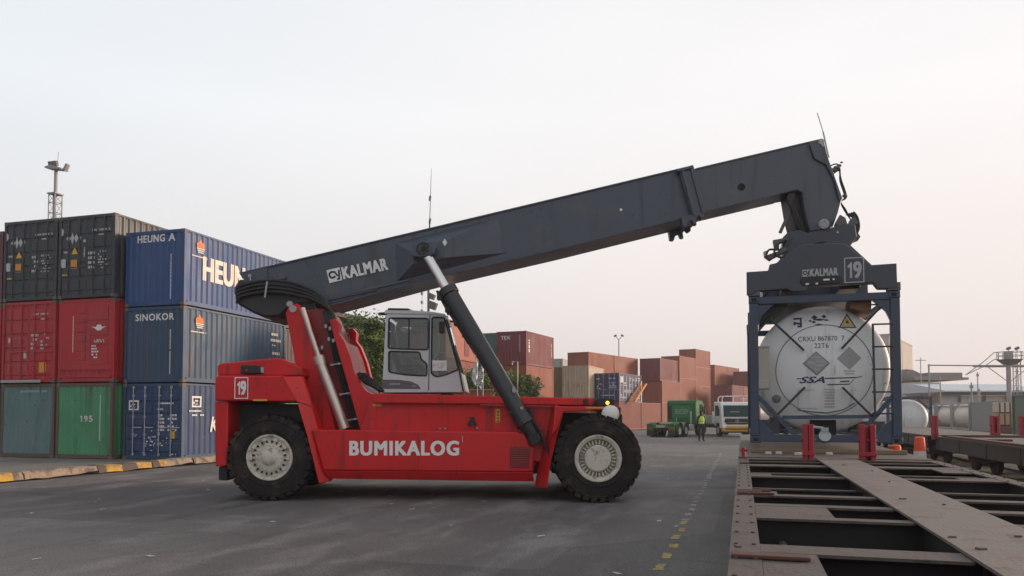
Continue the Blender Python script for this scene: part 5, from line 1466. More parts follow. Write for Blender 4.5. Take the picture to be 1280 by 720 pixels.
for x in (.02, TW - .12):
    m.box(x, x + .10, .18, TL - .18, .02, .14)
    m.box(x, x + .08, .18, TL - .18, TH - .11, TH - .02)
m.build('frame_rail', M_tfr, TK, bevel=.01, each=1)
m = MB()
for x in (-.005, TW - .173):
    for y in (-.005, TL - .173):
        for z in (0, TH - .118): m.box(x, x + .178, y, y + .178, z, z + .118)
m.build('corner_casting', M_tfr, TK, bevel=.012, each=1)
m = MB()
for x in (.05, TW - .13):
    for z in (.03, TH - .09): m.box(x, x + .075, -.009, -.004, z, z + .06)
m.build('casting_hole', M_hole, TK, smooth=0, each=1)
# gussets and end braces
m = MB()
for s in (0, 1):
    fx = (lambda x: x) if s == 0 else (lambda x: TW - x)
    m.prism([(fx(.151), TH - .15), (fx(.42), TH - .15), (fx(.36), TH - .20), (fx(.22), TH - .34), (fx(.151), TH - .50)], .03, .10)
    m.prism([(fx(.151), .15), (fx(.40), .15), (fx(.30), .30), (fx(.151), .42)], .03, .10)
m.build('gusset', M_tfr, TK, smooth=0, each=1)
def bar(m, a, b, t, y0, y1):
    a = Vector(a); b = Vector(b); n_ = (b - a).normalized(); n_ = Vector((-n_.y, n_.x)) * t
    m.prism([tuple(a - n_), tuple(b - n_), tuple(b + n_), tuple(a + n_)], y0, y1)
m = MB()
bar(m, tp(946, 494), tp(996, 546), .035, .02, .09); bar(m, tp(1117, 495), tp(1073, 546), .035, .02, .09)
m.prism([tp(978, 519.5), tp(1088, 518.5), tp(1088, 523), tp(978, 524)], .012, .085)
m.build('end_brace', M_tfr, TK, smooth=0, each=1)
TCX, TCZ, TRD = TW / 2, 1.30, 1.13
DOME0 = .16
def dome(r): return DOME0 + r * r / 5.2
m = MB()
prof = [(.001, dome(0))] + [(r, dome(r)) for r in (.2, .4, .6, .8, .95, 1.05)] + [(1.10, dome(1.05) + .03), (TRD, dome(1.05) + .09)]
yb = TL - DOME0
prof += [(TRD, TL - dome(1.05) - .09)] + [(r, TL - dome(r)) for r in (1.05, .8, .4)] + [(.001, yb)]
m.lathe(prof, 'y', (TCX, 0, TCZ), 72)
m.build('tank_shell', M_twh, TK, smooth=40)
m = MB()
for y in (1.6, 3.0, 4.4):
    m.lathe([(TRD, y - .05), (TRD + .014, y - .05), (TRD + .014, y + .05), (TRD, y + .05)], 'y', (TCX, 0, TCZ), 72)
m.build('cladding_band', M_lgrey, TK, each=1)
m = MB()
def on_dome(p):
    r2 = (p.x - TCX) ** 2 + (p.z - TCZ) ** 2
    return Vector((p.x, dome(math.sqrt(r2)) - .006, p.z))
ring = []
for k in range(73):
    t = 2 * PI * k / 72; ring.append(on_dome(Vector((TCX + .03 + .80 * math.cos(t), 0, TCZ - .02 + .80 * math.sin(t)))))
m.path(ring, .006, 5, cap=False)
m.build('end_seam', M_tgrey, TK)
# skirt braces from the dome ring to the corners
m = MB()
def stay(x0, y0, x1, y1, d0, d1, r=.022):
    a = tp(x0, y0, d0); b = tp(x1, y1, d1); m.tube((a[0], d0, a[1]), (b[0], d1, b[1]), r, n=6)
stay(963, 399, 1005, 438, .09, .13); stay(1104, 380, 1052, 436, .07, .13); stay(1006, 484, 962, 528, .12, .08); stay(1053, 484, 1092, 522, .12, .08)
m.build('stay', M_tdk, TK, each=1)
# ladder
m = MB()
a0 = tp(1091, 405, -.01); a1 = tp(1094, 520, -.01)
m.tube((a0[0], -.01, a0[1] + .0), (a1[0], -.01, a1[1]), .02, n=6)
m.build('ladder_rail', M_tdk, TK)
m = MB()
for y in (405.5, 433.5, 461.5, 490, 517): 
    a = tp(1090, y, -.01); m.tube((a[0], -.01, a[1]), (TW - .12, -.01, a[1]), .016, n=6)
a = tp(1086, 381, .06); m.tube((a[0], .06, a[1]), (TW - .14, .06, a[1]), .016, n=6)
m.build('ladder_rung', M_tdk, TK, each=1)
# document box, caps, valve, spill box
m = MB(); a = tp(944.5, 487, .03); b = tp(962, 433, .03); m.box(a[0], b[0], .02, .14, a[1], b[1]); bx = m.build('document_box', M_beigebox, TK, bevel=.012)
m = MB(); m.box(a[0] + .02, b[0] - .02, .008, .02, a[1] + .02, a[1] + .16); m.box(a[0], b[0] + .01, .004, .022, b[1] - .012, b[1] + .006); m.build('box_lid', M_beigebox, TK, bevel=.004)
m = MB(); a = tp(970.5, 498.5, .15); m.lathe([(.075, .12), (.075, .05), (.06, .04), (.001, .04)], 'y', (a[0], .06, a[1]), 20); m.build('vent_cap', M_tgrey, TK)
m = MB(); a = tp(1013, 546, .25); b = tp(1044, 525, .25); m.box(a[0], b[0], .13, .40, a[1], b[1]); m.build('valve_recess', M_hole, TK)
m = MB(); a = tp(1031, 546, .02); m.tube((a[0], .00, a[1] + .06), (a[0], .26, a[1] + .06), .075, n=14); m.tube((a[0], -.01, a[1] + .02), (a[0], .12, a[1] - .02), .10, n=14); m.tube((a[0] - .2, .03, a[1] + .17), (a[0] - .02, .03, a[1] + .15), .025, n=8); m.cbox((a[0], .03, a[1] + .13), (.12, .08, .06))
m.build('outlet_valve', mat('pale green valve', (.36, .42, .38), .5), TK)
m = MB(); m.prism([tp(1062, 385, .2), tp(1064, 372, .2), tp(1089, 374, .2), tp(1088, 392, .2)], .14, .9)
m.build('walkway', mat('rusty walkway', (.17, .085, .045), .7, var=.2), TK, smooth=0)
m = MB(); m.prism([tp(950, 374, .2), tp(990, 371, .2), tp(985, 384, .2), tp(960, 398, .2), (0.17, TH - .55)], .16, 1.0); m.build('top_gear', M_black, TK, bevel=.02)
m = MB(); rs = random.Random(4)
for k in range(7): m.path([Vector((.3 + rs.uniform(0, 1.9), .25, .16)), Vector((.4 + rs.uniform(0, 1.6), .35, .22)), Vector((.3 + rs.uniform(0, 1.9), .3, .17))], .02, 6)
m.box(.2, .5, .3, .9, .15, .40); m.box(1.8, 2.25, .5, 1.1, .15, .38)
m.build('bottom_pipework', M_dgrey, TK)
for x in (.35, TW - .65):
    m = MB(); m.prism([(x, .15), (x + .30, .15), (x + .36 if x < 1 else x - .06, .62), (x + .22 if x < 1 else x + .08, .62)], 1.3, 1.5); m.prism([(x, .15), (x + .30, .15), (x + .36 if x < 1 else x - .06, .62), (x + .22 if x < 1 else x + .08, .62)], TL - 1.5, TL - 1.3); m.build('saddle', M_tfr, TK, smooth=0, each=1)
# markings on the dished end (follow its curve)
def dtext(m, s, x0, y0, x1, y1, **k):
    a = tp(x0, y1, .17); b = tp(x1, y0, .17)
    text_into(m, s, (a[0], .1, a[1]), X_, Z_, b[0] - a[0], b[1] - a[1], warp=on_dome, **k)
def dpoly(m, pts, sub=6, off=0.0):
    P_ = [Vector((tp(x, y, .17)[0], 0, tp(x, y, .17)[1])) for x, y in pts]
    c = sum(P_, Vector()) / len(P_)
    n_ = len(P_)
    for i in range(n_):
        a, b = P_[i], P_[(i + 1) % n_]
        for k in range(sub):
            p, q = a.lerp(b, k / sub), a.lerp(b, (k + 1) / sub)
            for l in range(sub):
                s0, s1 = l / sub, (l + 1) / sub
                vs = [on_dome(c.lerp(p, s0)), on_dome(c.lerp(p, s1)), on_dome(c.lerp(q, s1)), on_dome(c.lerp(q, s0))]
                if l == 0: vs = [vs[0], vs[1], vs[2]]
                m.add([(v.x, v.y - off, v.z) for v in vs], [tuple(range(len(vs)))])
M_mk = mat('tank dark stencil', (0.055, 0.055, 0.065), .6, var=.1)
M_mkb = mat('tank navy stencil', (0.03, 0.035, 0.09), .6, var=.1)
M_pl = mat('faded placard grey', (0.32, 0.30, 0.30), .6, var=.12, scale=6)
M_pl2 = mat('faded placard outline', (0.20, 0.195, 0.20), .6, var=.15, scale=8)
M_tri = mat('faded hazard yellow', (0.50, 0.38, 0.15), .6, var=.1)
m = MB(); dtext(m, 'CRXU 867870  7', 998, 419, 1056, 426.5, bold=-.004); dtext(m, '22T6', 1018, 428.5, 1036, 435, bold=-.004)
m.build('stencil', M_mk, TK, smooth=0, fix=False)
m = MB(); dtext(m, 'SSA', 999, 470.5, 1031, 479, bold=.02, shear=.35)
for (x0, y0, x1, y1, t) in ((1031, 473, 1070, 471.8, .7), (1070, 471.8, 1078, 470.2, .5), (996, 473.3, 1002, 473.2, .5), (1034, 480.8, 1062, 480, .6), (1062, 480, 1068, 474, .5), (1050, 477, 1062, 476.3, .8)):
    dpoly(m, [(x0, y0 - t), (x1, y1 - t), (x1, y1 + t), (x0, y0 + t)], 2)
m.build('owner_mark', M_mkb, TK, smooth=0, fix=False)
m = MB(); 
for q in ([(992.5, 396), (1003, 395.5), (1003, 398), (992.5, 398.3)], [(1000.6, 398), (1003, 398), (1003, 408), (1000.6, 408)], [(992.5, 401), (1000.6, 402.5), (1000.6, 405), (993, 404)], [(992.5, 401), (995, 401), (995, 405.5), (992.5, 405.5)], [(997.5, 406), (1003, 406), (1003, 408.3), (997.5, 408.3)]): dpoly(m, q, 2)
for (cx, cy, w_, h_) in ((1019, 395.5, 4, 3.2), (1031, 394.5, 3.5, 2.4), (1025, 398.5, 9, 1.6), (1024, 404.6, 6, .8), (1013.5, 400, 2, 1.8), (1034, 399, 4, 1.3), (1018, 401.5, 3, 1.8)): dpoly(m, [(cx - w_, cy), (cx, cy - h_), (cx + w_, cy), (cx, cy + h_)], 2)
m.build('emblem', M_mkb, TK, smooth=0, fix=False)
m = MB(); dpoly(m, [(1060.5, 390), (1072.5, 408.8), (1048.8, 409.2)]); m.build('triangle_border', M_mk, TK, smooth=0, fix=False)
m = MB(); dpoly(m, [(1060.4, 393), (1069.5, 407.4), (1051.6, 407.7)], off=.005); m.build('warning_triangle', M_tri, TK, smooth=0, fix=False)
m = MB(); dpoly(m, [(1060.3, 398), (1063, 403), (1058, 403)], 2, .009); m.build('triangle_symbol', M_mk, TK, smooth=0, fix=False)
m = MB(); dpoly(m, [(1062, 433), (1077.5, 447), (1062.5, 462), (1046.5, 448)]); m.build('placard', M_pl, TK, smooth=0, fix=False)
m = MB(); dpoly(m, [(1020, 439), (1037.5, 454), (1021, 469.5), (1003.5, 454.5)]); m.build('hazard_diamond', M_pl2, TK, smooth=0, fix=False)
m = MB(); dpoly(m, [(1020, 441), (1035.2, 454), (1021, 467.5), (1006, 454.4)], off=.005); m.build('diamond_field', M_pl, TK, smooth=0, fix=False)
m = MB()
for (x, y, w_, h_) in ((1014, 446, 12, 1.6), (1010, 452, 7, 3), (1019, 451.5, 10, 1.2), (1018, 456, 12, 2), (1017, 461, 7, 1.6)): dpoly(m, [(x, y), (x + w_, y), (x + w_, y + h_), (x, y + h_)], 2, .009)
for (x, y, w_, h_) in ((1055, 463, 14, 1.5), (1056, 466.5, 12, 1.2), (1043, 457, 1, 12), (998, 487, 20, .7), (998, 510, 25, .7), (997.5, 487, .7, 23)): dpoly(m, [(x, y), (x + w_, y), (x + w_, y + h_), (x, y + h_)], 3)
for k in range(7): dpoly(m, [(1031, 486 + k * 3.6), (1044, 486 + k * 3.6), (1044, 487.6 + k * 3.6), (1031, 487.6 + k * 3.6)], 3)
m.build('faint_print', mat('faint grey print', (.40, .39, .39), .6), TK, smooth=0, fix=False)
m = MB(); m.path([on_dome(Vector((tp(x, y, .17)[0], 0, tp(x, y, .17)[1]))) - Vector((0, .012, 0)) for x, y in ((997, 512), (1015, 514.5), (1035, 516), (1055, 512), (1066, 505.5), (1070, 503.5))], .008, 5); m.build('cable', M_tgrey, TK)

# ---------------------------------------------------------------- flat wagons
M_wag = mat('dusty wagon steel', (0.095, 0.077, 0.067), 0.75, var=0.22, scale=2.2, dirt=(0.060, 0.036, 0.027), dirt_amt=0.6, dirt_scale=4.0, bump=.4, bump_scale=40, streak=(.09, .04, .025), streak_amt=.5)
M_wagc = mat('worn tan beam steel', (0.170, 0.142, 0.124), 0.72, var=0.2, scale=1.6, dirt=(0.13, 0.085, 0.065), dirt_amt=0.5, dirt_scale=2.2, stretch=1, bump=.3, bump_scale=40, streak=(.085, .045, .03), streak_amt=.5)
M_wagr = mat('rusty red wagon steel', (0.10, 0.040, 0.030), 0.8, var=0.25, scale=3)
M_post = mat('wagon post red paint', (0.33, 0.013, 0.030), 0.5, var=0.15, scale=3, dirt=(.12, .02, .03), dirt_amt=.35, dirt_scale=4)
M_dark = mat('shade dark underframe', (0.018, 0.016, 0.015), 0.85, var=.3)  # near-black colour carries the shade inside the wagon openings
ZD = 0.96
def bogie(root, yc, uc):
    b = MB()
    for s in (-.62, .62): b.prism_x([(yc - 1.25, .38), (yc - .9, .56), (yc + .9, .56), (yc + 1.25, .38), (yc + .5, .30), (yc - .5, .30)], uc + s - .06, uc + s + .06)
    b.box(uc - .56, uc + .56, yc - .2, yc + .2, .40, .62)
    o = b.build('bogie', M_dark, root, bevel=.02)
    for y in (yc - .9, yc + .9):
        for s in (-.568, .568):
            k = MB(); k.lathe([(.001, -.05), (.30, -.05), (.37, -.06), (.385, -.06), (.385, .0), (.37, .02), (.37, .06), (.32, .06), (.10, .03), (.001, .04)], 'x', (uc + s, y, .37 + .06), 28); k.build('wheel', M_dark, o)
        k = MB(); k.tube((uc - .5, y, .43), (uc + .5, y, .43), .07, n=10); k.build('axle', M_dark, o)
def end_posts(root, y, zs=(.93, 1.74), h=.52, off=0.0):
    for i, u in enumerate(zs):
        m = MB()
        wv = .075 if i == 0 else .105
        m.box(u - wv, u - wv + .07, y - .10, y + .08, ZD - .10, ZD + h); m.box(u + wv - .07, u + wv, y - .10, y + .08, ZD - .10, ZD + h)
        m.box(u - wv + .071, u + wv - .071, y + .02, y + .079, ZD - .08, ZD + h - .03)
        m.box(u - wv - .01, u + wv + .01, y - .12, y - .101, ZD + .06, ZD + .12)
        m.tube((u - wv - .03, y - .02, ZD + h * .55), (u + wv + .03, y - .02, ZD + h * .55), .022, n=8)
        m.build('end_post', M_post, root, bevel=.008)
def open_wagon(label, ua, v0_, v1_, beams):
    root = thing('flat_wagon', label, 'railway wagon', (0, 0, 0), 0, 'flat wagons on the tracks')
    W = 2.75; ub = ua + W; uc = (ua + ub) / 2
    for x0, x1, sg in ((ua, ua + .15, 1), (ub - .15, ub, -1)):
        m = MB(); m.box(x0 + .05, x0 + .07, v0_, v1_, ZD - .50, ZD - .0145); m.box(x1 - .07, x1 - .05, v0_, v1_, ZD - .5, ZD - .0145); m.build('inner_web', M_dark, root, smooth=0, each=1)
        m = MB(); m.box(x0, x1, v0_, v1_, ZD - .014, ZD)
        xa = x0 + .03 if sg > 0 else x1 - .05
        m.box(xa, xa + .02, v0_, v1_, ZD - .36, ZD - .0142); m.box(x0 + .02, x1 - .06, v0_, v1_, ZD - .375, ZD - .3602)
        m.build('side_sill', M_wag, root, smooth=0)
    m = MB(); m.box(uc - .27, uc + .27, v0_ + .02, v1_ - .1, ZD + .002, ZD + .018)
    m.build('centre_sill', M_wagc, root, smooth=0)
    m = MB()
    for x in (uc - .20, uc + .18): m.box(x, x + .02, v0_ + .02, v1_ - .1, ZD - .50, ZD + .0018)
    m.build('sill_web', M_dark, root, smooth=0, each=1)
    for (a, b, zoff) in beams:
        m = MB(); m.box(ua + .151, uc - .271, a, b, ZD - .018 + zoff, ZD - .002 + zoff); m.box(uc + .271, ub - .151, a, b, ZD - .018 + zoff, ZD - .002 + zoff)
        c = (a + b) / 2
        m.build('cross_beam', M_wag, root, smooth=0, each=1)
        m = MB(); m.box(ua + .06, uc - .21, c - .008, c + .008, ZD - .50, ZD - .0182 + zoff); m.box(uc + .21, ub - .06, c - .008, c + .008, ZD - .50, ZD - .0182 + zoff)
        m.build('beam_web', M_dark, root, smooth=0, each=1)
    return root, ua, ub, uc
beams = [(12.12, 12.34, 0), (11.56, 11.66, -.002), (10.62, 10.95, 0), (9.75, 9.83, -.03), (8.86, 9.04, 0), (8.0, 8.07, -.05), (6.84, 6.99, 0), (6.10, 6.26, 0), (5.40, 5.53, 0), (4.09, 4.33, 0), (2.95, 3.12, 0), (1.2, 1.5, 0)]
WG, ua, ub, uc = open_wagon('dusty open framed flat wagon in the foreground with a broad centre beam', -.07, -1.0, 12.35, beams)
m = MB()
for (u_, v_, w_, l_) in ((ua + .152, 5.532, .50, .565), (ua + .152, 3.30, .26, .785), (ub - .152 - .4, 5.532, .398, .565), (ub - .152 - .3, 10.0, .298, .615), (ua + .152, 9.042, .22, .25), (ub - .152 - .35, 9.042, .348, .25), (ua + .152, 6.992, .20, .24), (ub - .152 - .2, 6.992, .198, .24)): m.box(u_, u_ + w_, v_, v_ + l_, ZD - .016, ZD - .003)
m.build('corner_plate', M_wag, WG, smooth=0, each=1)
m = MB()
for (u_, v_, w_, l_) in ((ua + .02, 6.86, .30, .045), (ua + .04, 7.10, .26, .045), (ua + .02, 6.97, .20, .06), (ua + .01, 3.86, .36, .09), (ua + .03, 10.9, .12, .1), (ua, 12.2, .12, .14)):
    m.box(u_, u_ + w_, v_, v_ + l_, ZD + .001, ZD + .02)
m.build('rusty_fixture', M_wagr, WG, bevel=.006, smooth=0, each=1)
m = MB()
v = 2.6
while v < 12.2:
    for u_ in (ua + .03, ua + .12, ub - .03, ub - .12): m.tube((u_, v, ZD - .002), (u_, v, ZD + .009), .012, n=6)
    v += .42
m.build('rivets', M_wag, WG)
m = MB(); rs = random.Random(31)
for k in range(26):
    u_ = rs.uniform(ua + .02, uc + .2); v_ = rs.uniform(3.2, 11)
    if not (ua + .15 < u_ < uc - .27): m.cbox((u_, v_, ZD + .022), (rs.uniform(.01, .05), rs.uniform(.01, .05), .012), Matrix.Rotation(rs.uniform(0, 3), 3, 'Z'))
tag(m.build('grit', mat('grit brown', (.13, .10, .08), .9), WG, smooth=0), kind='stuff')
m = MB(); m.tube((ua + .3, 3.2, ZD - .20), (ua + .34, 8.6, ZD - .16), .03, n=8); m.tube((ua + .7, 4.2, ZD - .30), (uc - .25, 4.9, ZD - .24), .028, n=8)
m.build('air_pipe', mat('dusty pipe', (.09, .075, .065), .7), WG)
m = MB(); m.tube((ua + .55, 4.3, ZD - .42), (ua + .65, 4.9, ZD - .22), .05, n=12); m.build('brake_cylinder', M_lgrey, WG)
m = MB(); m.tube((ua + .9, 4.35, .55), (ua + 1.0, 4.7, .55), .16, n=16); m.box(ua + .35, ua + .95, 4.2, 4.24, ZD - .40, ZD - .05); m.box(ua + .3, uc - .2, 2.9, 5.6, .42, .46)
m.tube((ua + .35, 2.0, ZD - .25), (ua + .35, 11.5, ZD - .25), .025, n=8); m.tube((ub - .35, 2.0, ZD - .25), (ub - .35, 11.5, ZD - .25), .025, n=8)
m.build('brake_gear', M_dark, WG)
m = MB(); m.box(ua + .2, ub - .2, -1, 12.2, .40, .41); m.build('opening_shade_sheet', M_dark, WG, smooth=0)  # dark sheet below the frame, added as the shade seen through the openings
bogie(WG, 1.5, uc); bogie(WG, 10.2, uc)
m = MB(); m.box(ua, ub, 12.352, 12.40, ZD - .42, ZD - .002); m.build('headstock', M_wagr, WG, smooth=0)
end_posts(WG, 12.28)
m = MB(); m.tube((ua + .08, 12.3, ZD), (ua + .08, 12.3, ZD + .16), .03, n=8); m.tube((ua + .04, 12.3, ZD + .12), (ua + .14, 12.3, ZD + .12), .02, n=8); m.build('hand_brake', M_post, WG)
# second wagon under the tank, closed deck
def deck_wagon(label, ua, v0_, v1_, posts=None, strips=()):
    root = thing('flat_wagon', label, 'railway wagon', (0, 0, 0), 0, 'flat wagons on the tracks')
    W = 2.75; ub = ua + W; uc = (ua + ub) / 2
    m = MB(); m.box(ua, ub, v0_, v1_, ZD - .03, ZD); m.build('deck', M_wagdeck, root, smooth=0)
    m = MB()
    for x in (ua + .02, ub - .06): m.box(x, x + .04, v0_ + .02, v1_ - .02, ZD - .38, ZD - .031)
    m.build('side_sill', M_wags, root, smooth=0, each=1)
    m = MB(); v = v0_ + .4
    while v < v1_:
        m.box(ua + .005, ua + .0198, v, v + .08, ZD - .37, ZD - .033)
        v += 2.3
    m.build('stake_pocket', M_wags, root, smooth=0, each=1)
    m = MB(); m.box(uc - .3, uc + .3, v0_ + .05, v1_ - .05, .42, ZD - .04); m.box(ua + .3, ub - .3, (v0_ + v1_) / 2 - 2, (v0_ + v1_) / 2 + 2, .35, ZD - .1); m.build('underframe', M_dark, root, smooth=0)
    bogie(root, v0_ + 1.9, uc); bogie(root, v1_ - 1.9, uc)
    return root, ua, ub, uc
M_wags = mat('dark wagon side', (.040, .034, .030), .8, var=.3, scale=2)
M_wagdeck = mat('worn deck plate', (0.115, 0.098, 0.086), 0.75, var=0.25, scale=1.6, dirt=(0.06, 0.045, 0.038), dirt_amt=0.55, dirt_scale=1.8, bump=.3, bump_scale=15)
W2g, ua2, ub2, uc2 = deck_wagon('closed deck flat wagon directly under the hanging white tank container', -.07, 12.62, 25.2)
m = MB()
for (u_, v_) in ((.35, 13.4), (.52, 13.5), (.80, 13.3), (.86, 13.36), (1.3, 13.5)): m.box(u_, u_ + .10, v_, v_ + .07, ZD + .001, ZD + .045)
m.build('deck_lock', mat('pale deck lock', (.55, .52, .48), .6), W2g, bevel=.01, each=1)
m = MB(); m.box(ua2 + .2, ub2 - .1, 13.95, 14.10, ZD + .001, ZD + .07); m.build('deck_batten', mat('brown batten', (.20, .13, .08), .7), W2g, bevel=.01)
# second track
US = 5.37
W3g, ua3, ub3, uc3 = deck_wagon('dark sided flat wagon with red end posts on the second track', US, 6.0, 25.1)
end_posts(W3g, 25.0, (US - .02, US + 1.52, US + 2.24), .60)
m = MB(); m.box(US + .05, US + 2.7, 24.2, 24.5, ZD + .001, ZD + .06); m.box(US + .3, US + .8, 21, 21.3, ZD + .001, ZD + .05); m.box(US + .02, US + .2, 10, 24, ZD + .001, ZD + .05); m.build('deck_rail', M_wagr, W3g, bevel=.01, each=1)
deck_wagon('further flat wagon on the second track behind the red end posts', US, 26.2, 41)
# ---------------------------------------------------------------- simple tank containers in the depot
def far_tank(label, u_r, v, z, fr_m, sh_m, boxy=False):
    root = thing('tank_container', label, 'tank container', (u_r - TW, v, z), 0, 'tank containers parked behind the second track')
    m = MB()
    for y in (0, TL - .16):
        for x in (0, TW - .16): m.box(x, x + .16, y, y + .16, 0, TH)
        m.box(.161, TW - .161, y + .01, y + .14, .02, .16); m.box(.161, TW - .161, y + .01, y + .14, TH - .16, TH - .01)
        bar(m, (.16, .75), (.75, .16), .04, y + .03, y + .1); bar(m, (TW - .16, .75), (TW - .75, .16), .04, y + .03, y + .1)
        bar(m, (.16, TH - .75), (.75, TH - .16), .04, y + .03, y + .1); bar(m, (TW - .16, TH - .75), (TW - .75, TH - .16), .04, y + .03, y + .1)
    for x in (.01, TW - .11):
        m.box(x, x + .10, .161, TL - .161, .02, .14); m.box(x, x + .10, .161, TL - .161, TH - .13, TH - .02)
    m.build('frame', fr_m, root, smooth=0)
    m = MB()
    if boxy: m.box(.06, TW - .06, .05, TL - .05, .15, TH - .14)
    else:
        m.lathe([(.001, .12), (.5, .17), (.9, .30), (1.06, .42), (1.12, .58), (1.12, TL - .58), (1.06, TL - .42), (.9, TL - .3), (.001, TL - .12)], 'y', (TCX, 0, TCZ), 40)
    sh = m.build('tank_shell', sh_m, root, smooth=40 if not boxy else 0)
    if not boxy:
        m = MB(); m.box(.3, .75, .3, TL - .3, TH - .16, TH - .12); m.build('walkway', fr_m, root, smooth=0)
        m = MB(); m.tube((.5, .2, 2.2), (.5, .2, .25), .02, n=6)
        for k in range(6): m.tube((.2, .2, .4 + .34 * k), (.5, .2, .4 + .34 * k), .018, n=6)
        m.build('ladder', fr_m, root)
    return root
M_cream = mat('cream tank cladding', (0.70, 0.63, 0.54), .5, var=.08, dirt=(.35, .3, .24), dirt_amt=.3, dirt_scale=1.5)
M_gtank = mat('grey green tank cover', (0.20, 0.23, 0.22), .55, var=.1)
M_gtank2 = mat('weathered green tank cover', (0.10, 0.14, 0.10), .6, var=.15)
M_ltank = mat('light grey tank cladding', (0.52, 0.53, 0.53), .5, var=.08)
far_tank('blue framed white tank container on the ground just behind the lifted tank', 10.65, 50.2, 0, M_tfr, M_twh)
far_tank('blue framed white tank container one further back behind the lifted tank', 10.65, 56.9, 0, M_tfr, M_twh)
far_tank('grey green covered box tank at the near end of the row of cream tanks', 22.24, 72.8, 0, M_gtank, M_gtank, True)
far_tank('cream tank container just behind the grey green box', 22.24, 79.3, 0, M_lgrey, M_cream)
far_tank('cream tank container between a grey end and the first cream one', 22.24, 85.8, 0, M_lgrey, M_cream)
far_tank('pale grey tank container at the far end of the cream row', 22.24, 92.3, 0, M_gtank, M_ltank)
far_tank('dark green covered tank container behind the red posts, cut by the photo edge', 15.94, 40, 0, M_gtank2, M_gtank2, True)
# crates between
for k, (z, w_, h_, P, t) in enumerate(((0, 1.15, .60, M_wagr, 'dark brown crate at the bottom of the pile'), (.61, 1.05, .95, mat('tan crate', (.36, .24, .13), .7), 'tan crate in the middle of the pile'), (1.57, 1.0, .85, mat('pale crate', (.52, .43, .34), .7), 'pale crate on top of the pile'))):
    a, b = ray(1245.5, 515); u_, v_ = fr(a * 59, 59)
    c = thing('crate', t + ' beside the grey green box tank', 'crate', (u_ + .04 * k, v_, z), R(-16.7) * 0, 'crates piled by the tanks')
    m = MB(); m.box(0, w_, 0, 1.2, .08, h_); m.build('crate_body', P, c, bevel=.02)
    m = MB(); 
    for x in (.1, w_ / 2 - .05, w_ - .2): m.box(x, x + .1, -.02, 1.22, 0, .08); m.box(x, x + .1, -.025, -.002, .08, h_ - .02)
    m.build('batten', M_wagr, c, smooth=0)

# ---------------------------------------------------------------- traffic cones
M_oc = mat('cone orange', (0.80, 0.095, 0.03), .5, var=.1)
M_cw = mat('cone white band', (0.68, 0.62, 0.58), .5)
def cone(label, u, v, sc):
    root = thing('traffic_cone', label, 'traffic cone', (u, v, .006), 0, 'traffic cones by the wagon'); root.scale = (sc, sc, sc)
    m = MB(); m.lathe([(.001, .04), (.17, .04), (.155, .16), (.135, .34)], 'z', (0, 0, 0), 20); m.lathe([(.116, .56), (.105, .72), (.095, .84), (.07, .86), (.001, .86)], 'z', (0, 0, 0), 20); m.build('cone_body', M_oc, root, each=1)
    m = MB(); m.lathe([(.135, .342), (.116, .558)], 'z', (0, 0, 0), 20); m.build('reflective_band', M_cw, root)
    m = MB(); m.box(-.2, .2, -.2, .2, 0, .04); m.build('base', M_oc, root, bevel=.02)
cone('orange traffic cone with a white band standing right of the lifted tank', 4.3, 21.7, 1.2)
cone('orange traffic cone almost hidden behind the wagon edge below the tank frame', 3.3, 19.1, 1.07)

# ---------------------------------------------------------------- trucks
M_tg = mat('truck green paint', (0.022, 0.13, 0.048), .6, spec=.15, var=.12, dirt=(.06, .06, .05), dirt_amt=.25, dirt_scale=2)
M_tgd = mat('truck dusty green', (0.09, 0.15, 0.06), .6, var=.2, dirt=(.10, .09, .07), dirt_amt=.4, dirt_scale=2)
M_tw = mat('truck white paint', (0.74, 0.72, 0.69), .42, var=.05, dirt=(.3, .27, .24), dirt_amt=.2, dirt_scale=2)
def truck_wheel(root, x, y, r=.50, w_=.28, m_=None):
    e = empty('wheel', (0, 0, 0), 0, root)
    m = MB(); m.lathe([(.28, -w_ / 2), (r * .9, -w_ / 2), (r, -w_ * .36), (r, w_ * .36), (r * .9, w_ / 2), (.28, w_ / 2)], 'x', (x, y, r), 28); m.build('tyre', M_rubber, e)
    m = MB(); s = 1 if x > 0 else -1
    m.lathe([(.28, s * w_ * .5), (.26, s * w_ * .42), (.16, s * w_ * .2), (.13, s * w_ * .55), (.001, s * w_ * .55), (.001, -s * w_ * .4), (.28, -s * w_ * .45)], 'x', (x, y, r), 20); m.build('rim', m_ or M_lgrey, e)
# green tractor unit: local y = forward, x = right, origin at the rear centre on the ground
p = fr(ray(826, 540)[0] * 51.0, 51.0)
GT = thing('tractor_truck', 'green tractor truck without a trailer, seen from behind in front of the terracotta containers', 'truck', (p[0], p[1], .0), YAW - R(34)); GT.scale = (.87, .87, .87)
for x in (-.46, .36):
    m = MB(); m.box(x, x + .10, .1, 6.2, .62, .92); m.build('chassis_rail', M_tgd, GT, smooth=0)
m = MB(); m.box(-1.05, 1.05, -.06, .10, .70, .98); m.build('rear_crossmember', M_tgd, GT, bevel=.02)
for x in (-1.12, .62):
    m = MB(); m.box(x, x + .5, -.10, .0, .28, 1.02); m.box(x + .02, x + .48, .001, .5, .90, 1.02); m.build('mudguard', M_tg, GT, bevel=.02)
    m = MB(); m.box(x + .02, x + .48, -.13, -.101, .10, .50); m.build('mud_flap', M_black, GT)
    m = MB(); m.box(x + .06, x + .44, -.125, -.101, .62, .78); m.build('tail_light', mat('truck tail light', (.35, .05, .03), .4), GT)
m = MB(); m.box(-.35, .35, -.08, -.061, .74, .90); m.build('number_plate', mat('pale plate', (.5, .45, .3), .6), GT)
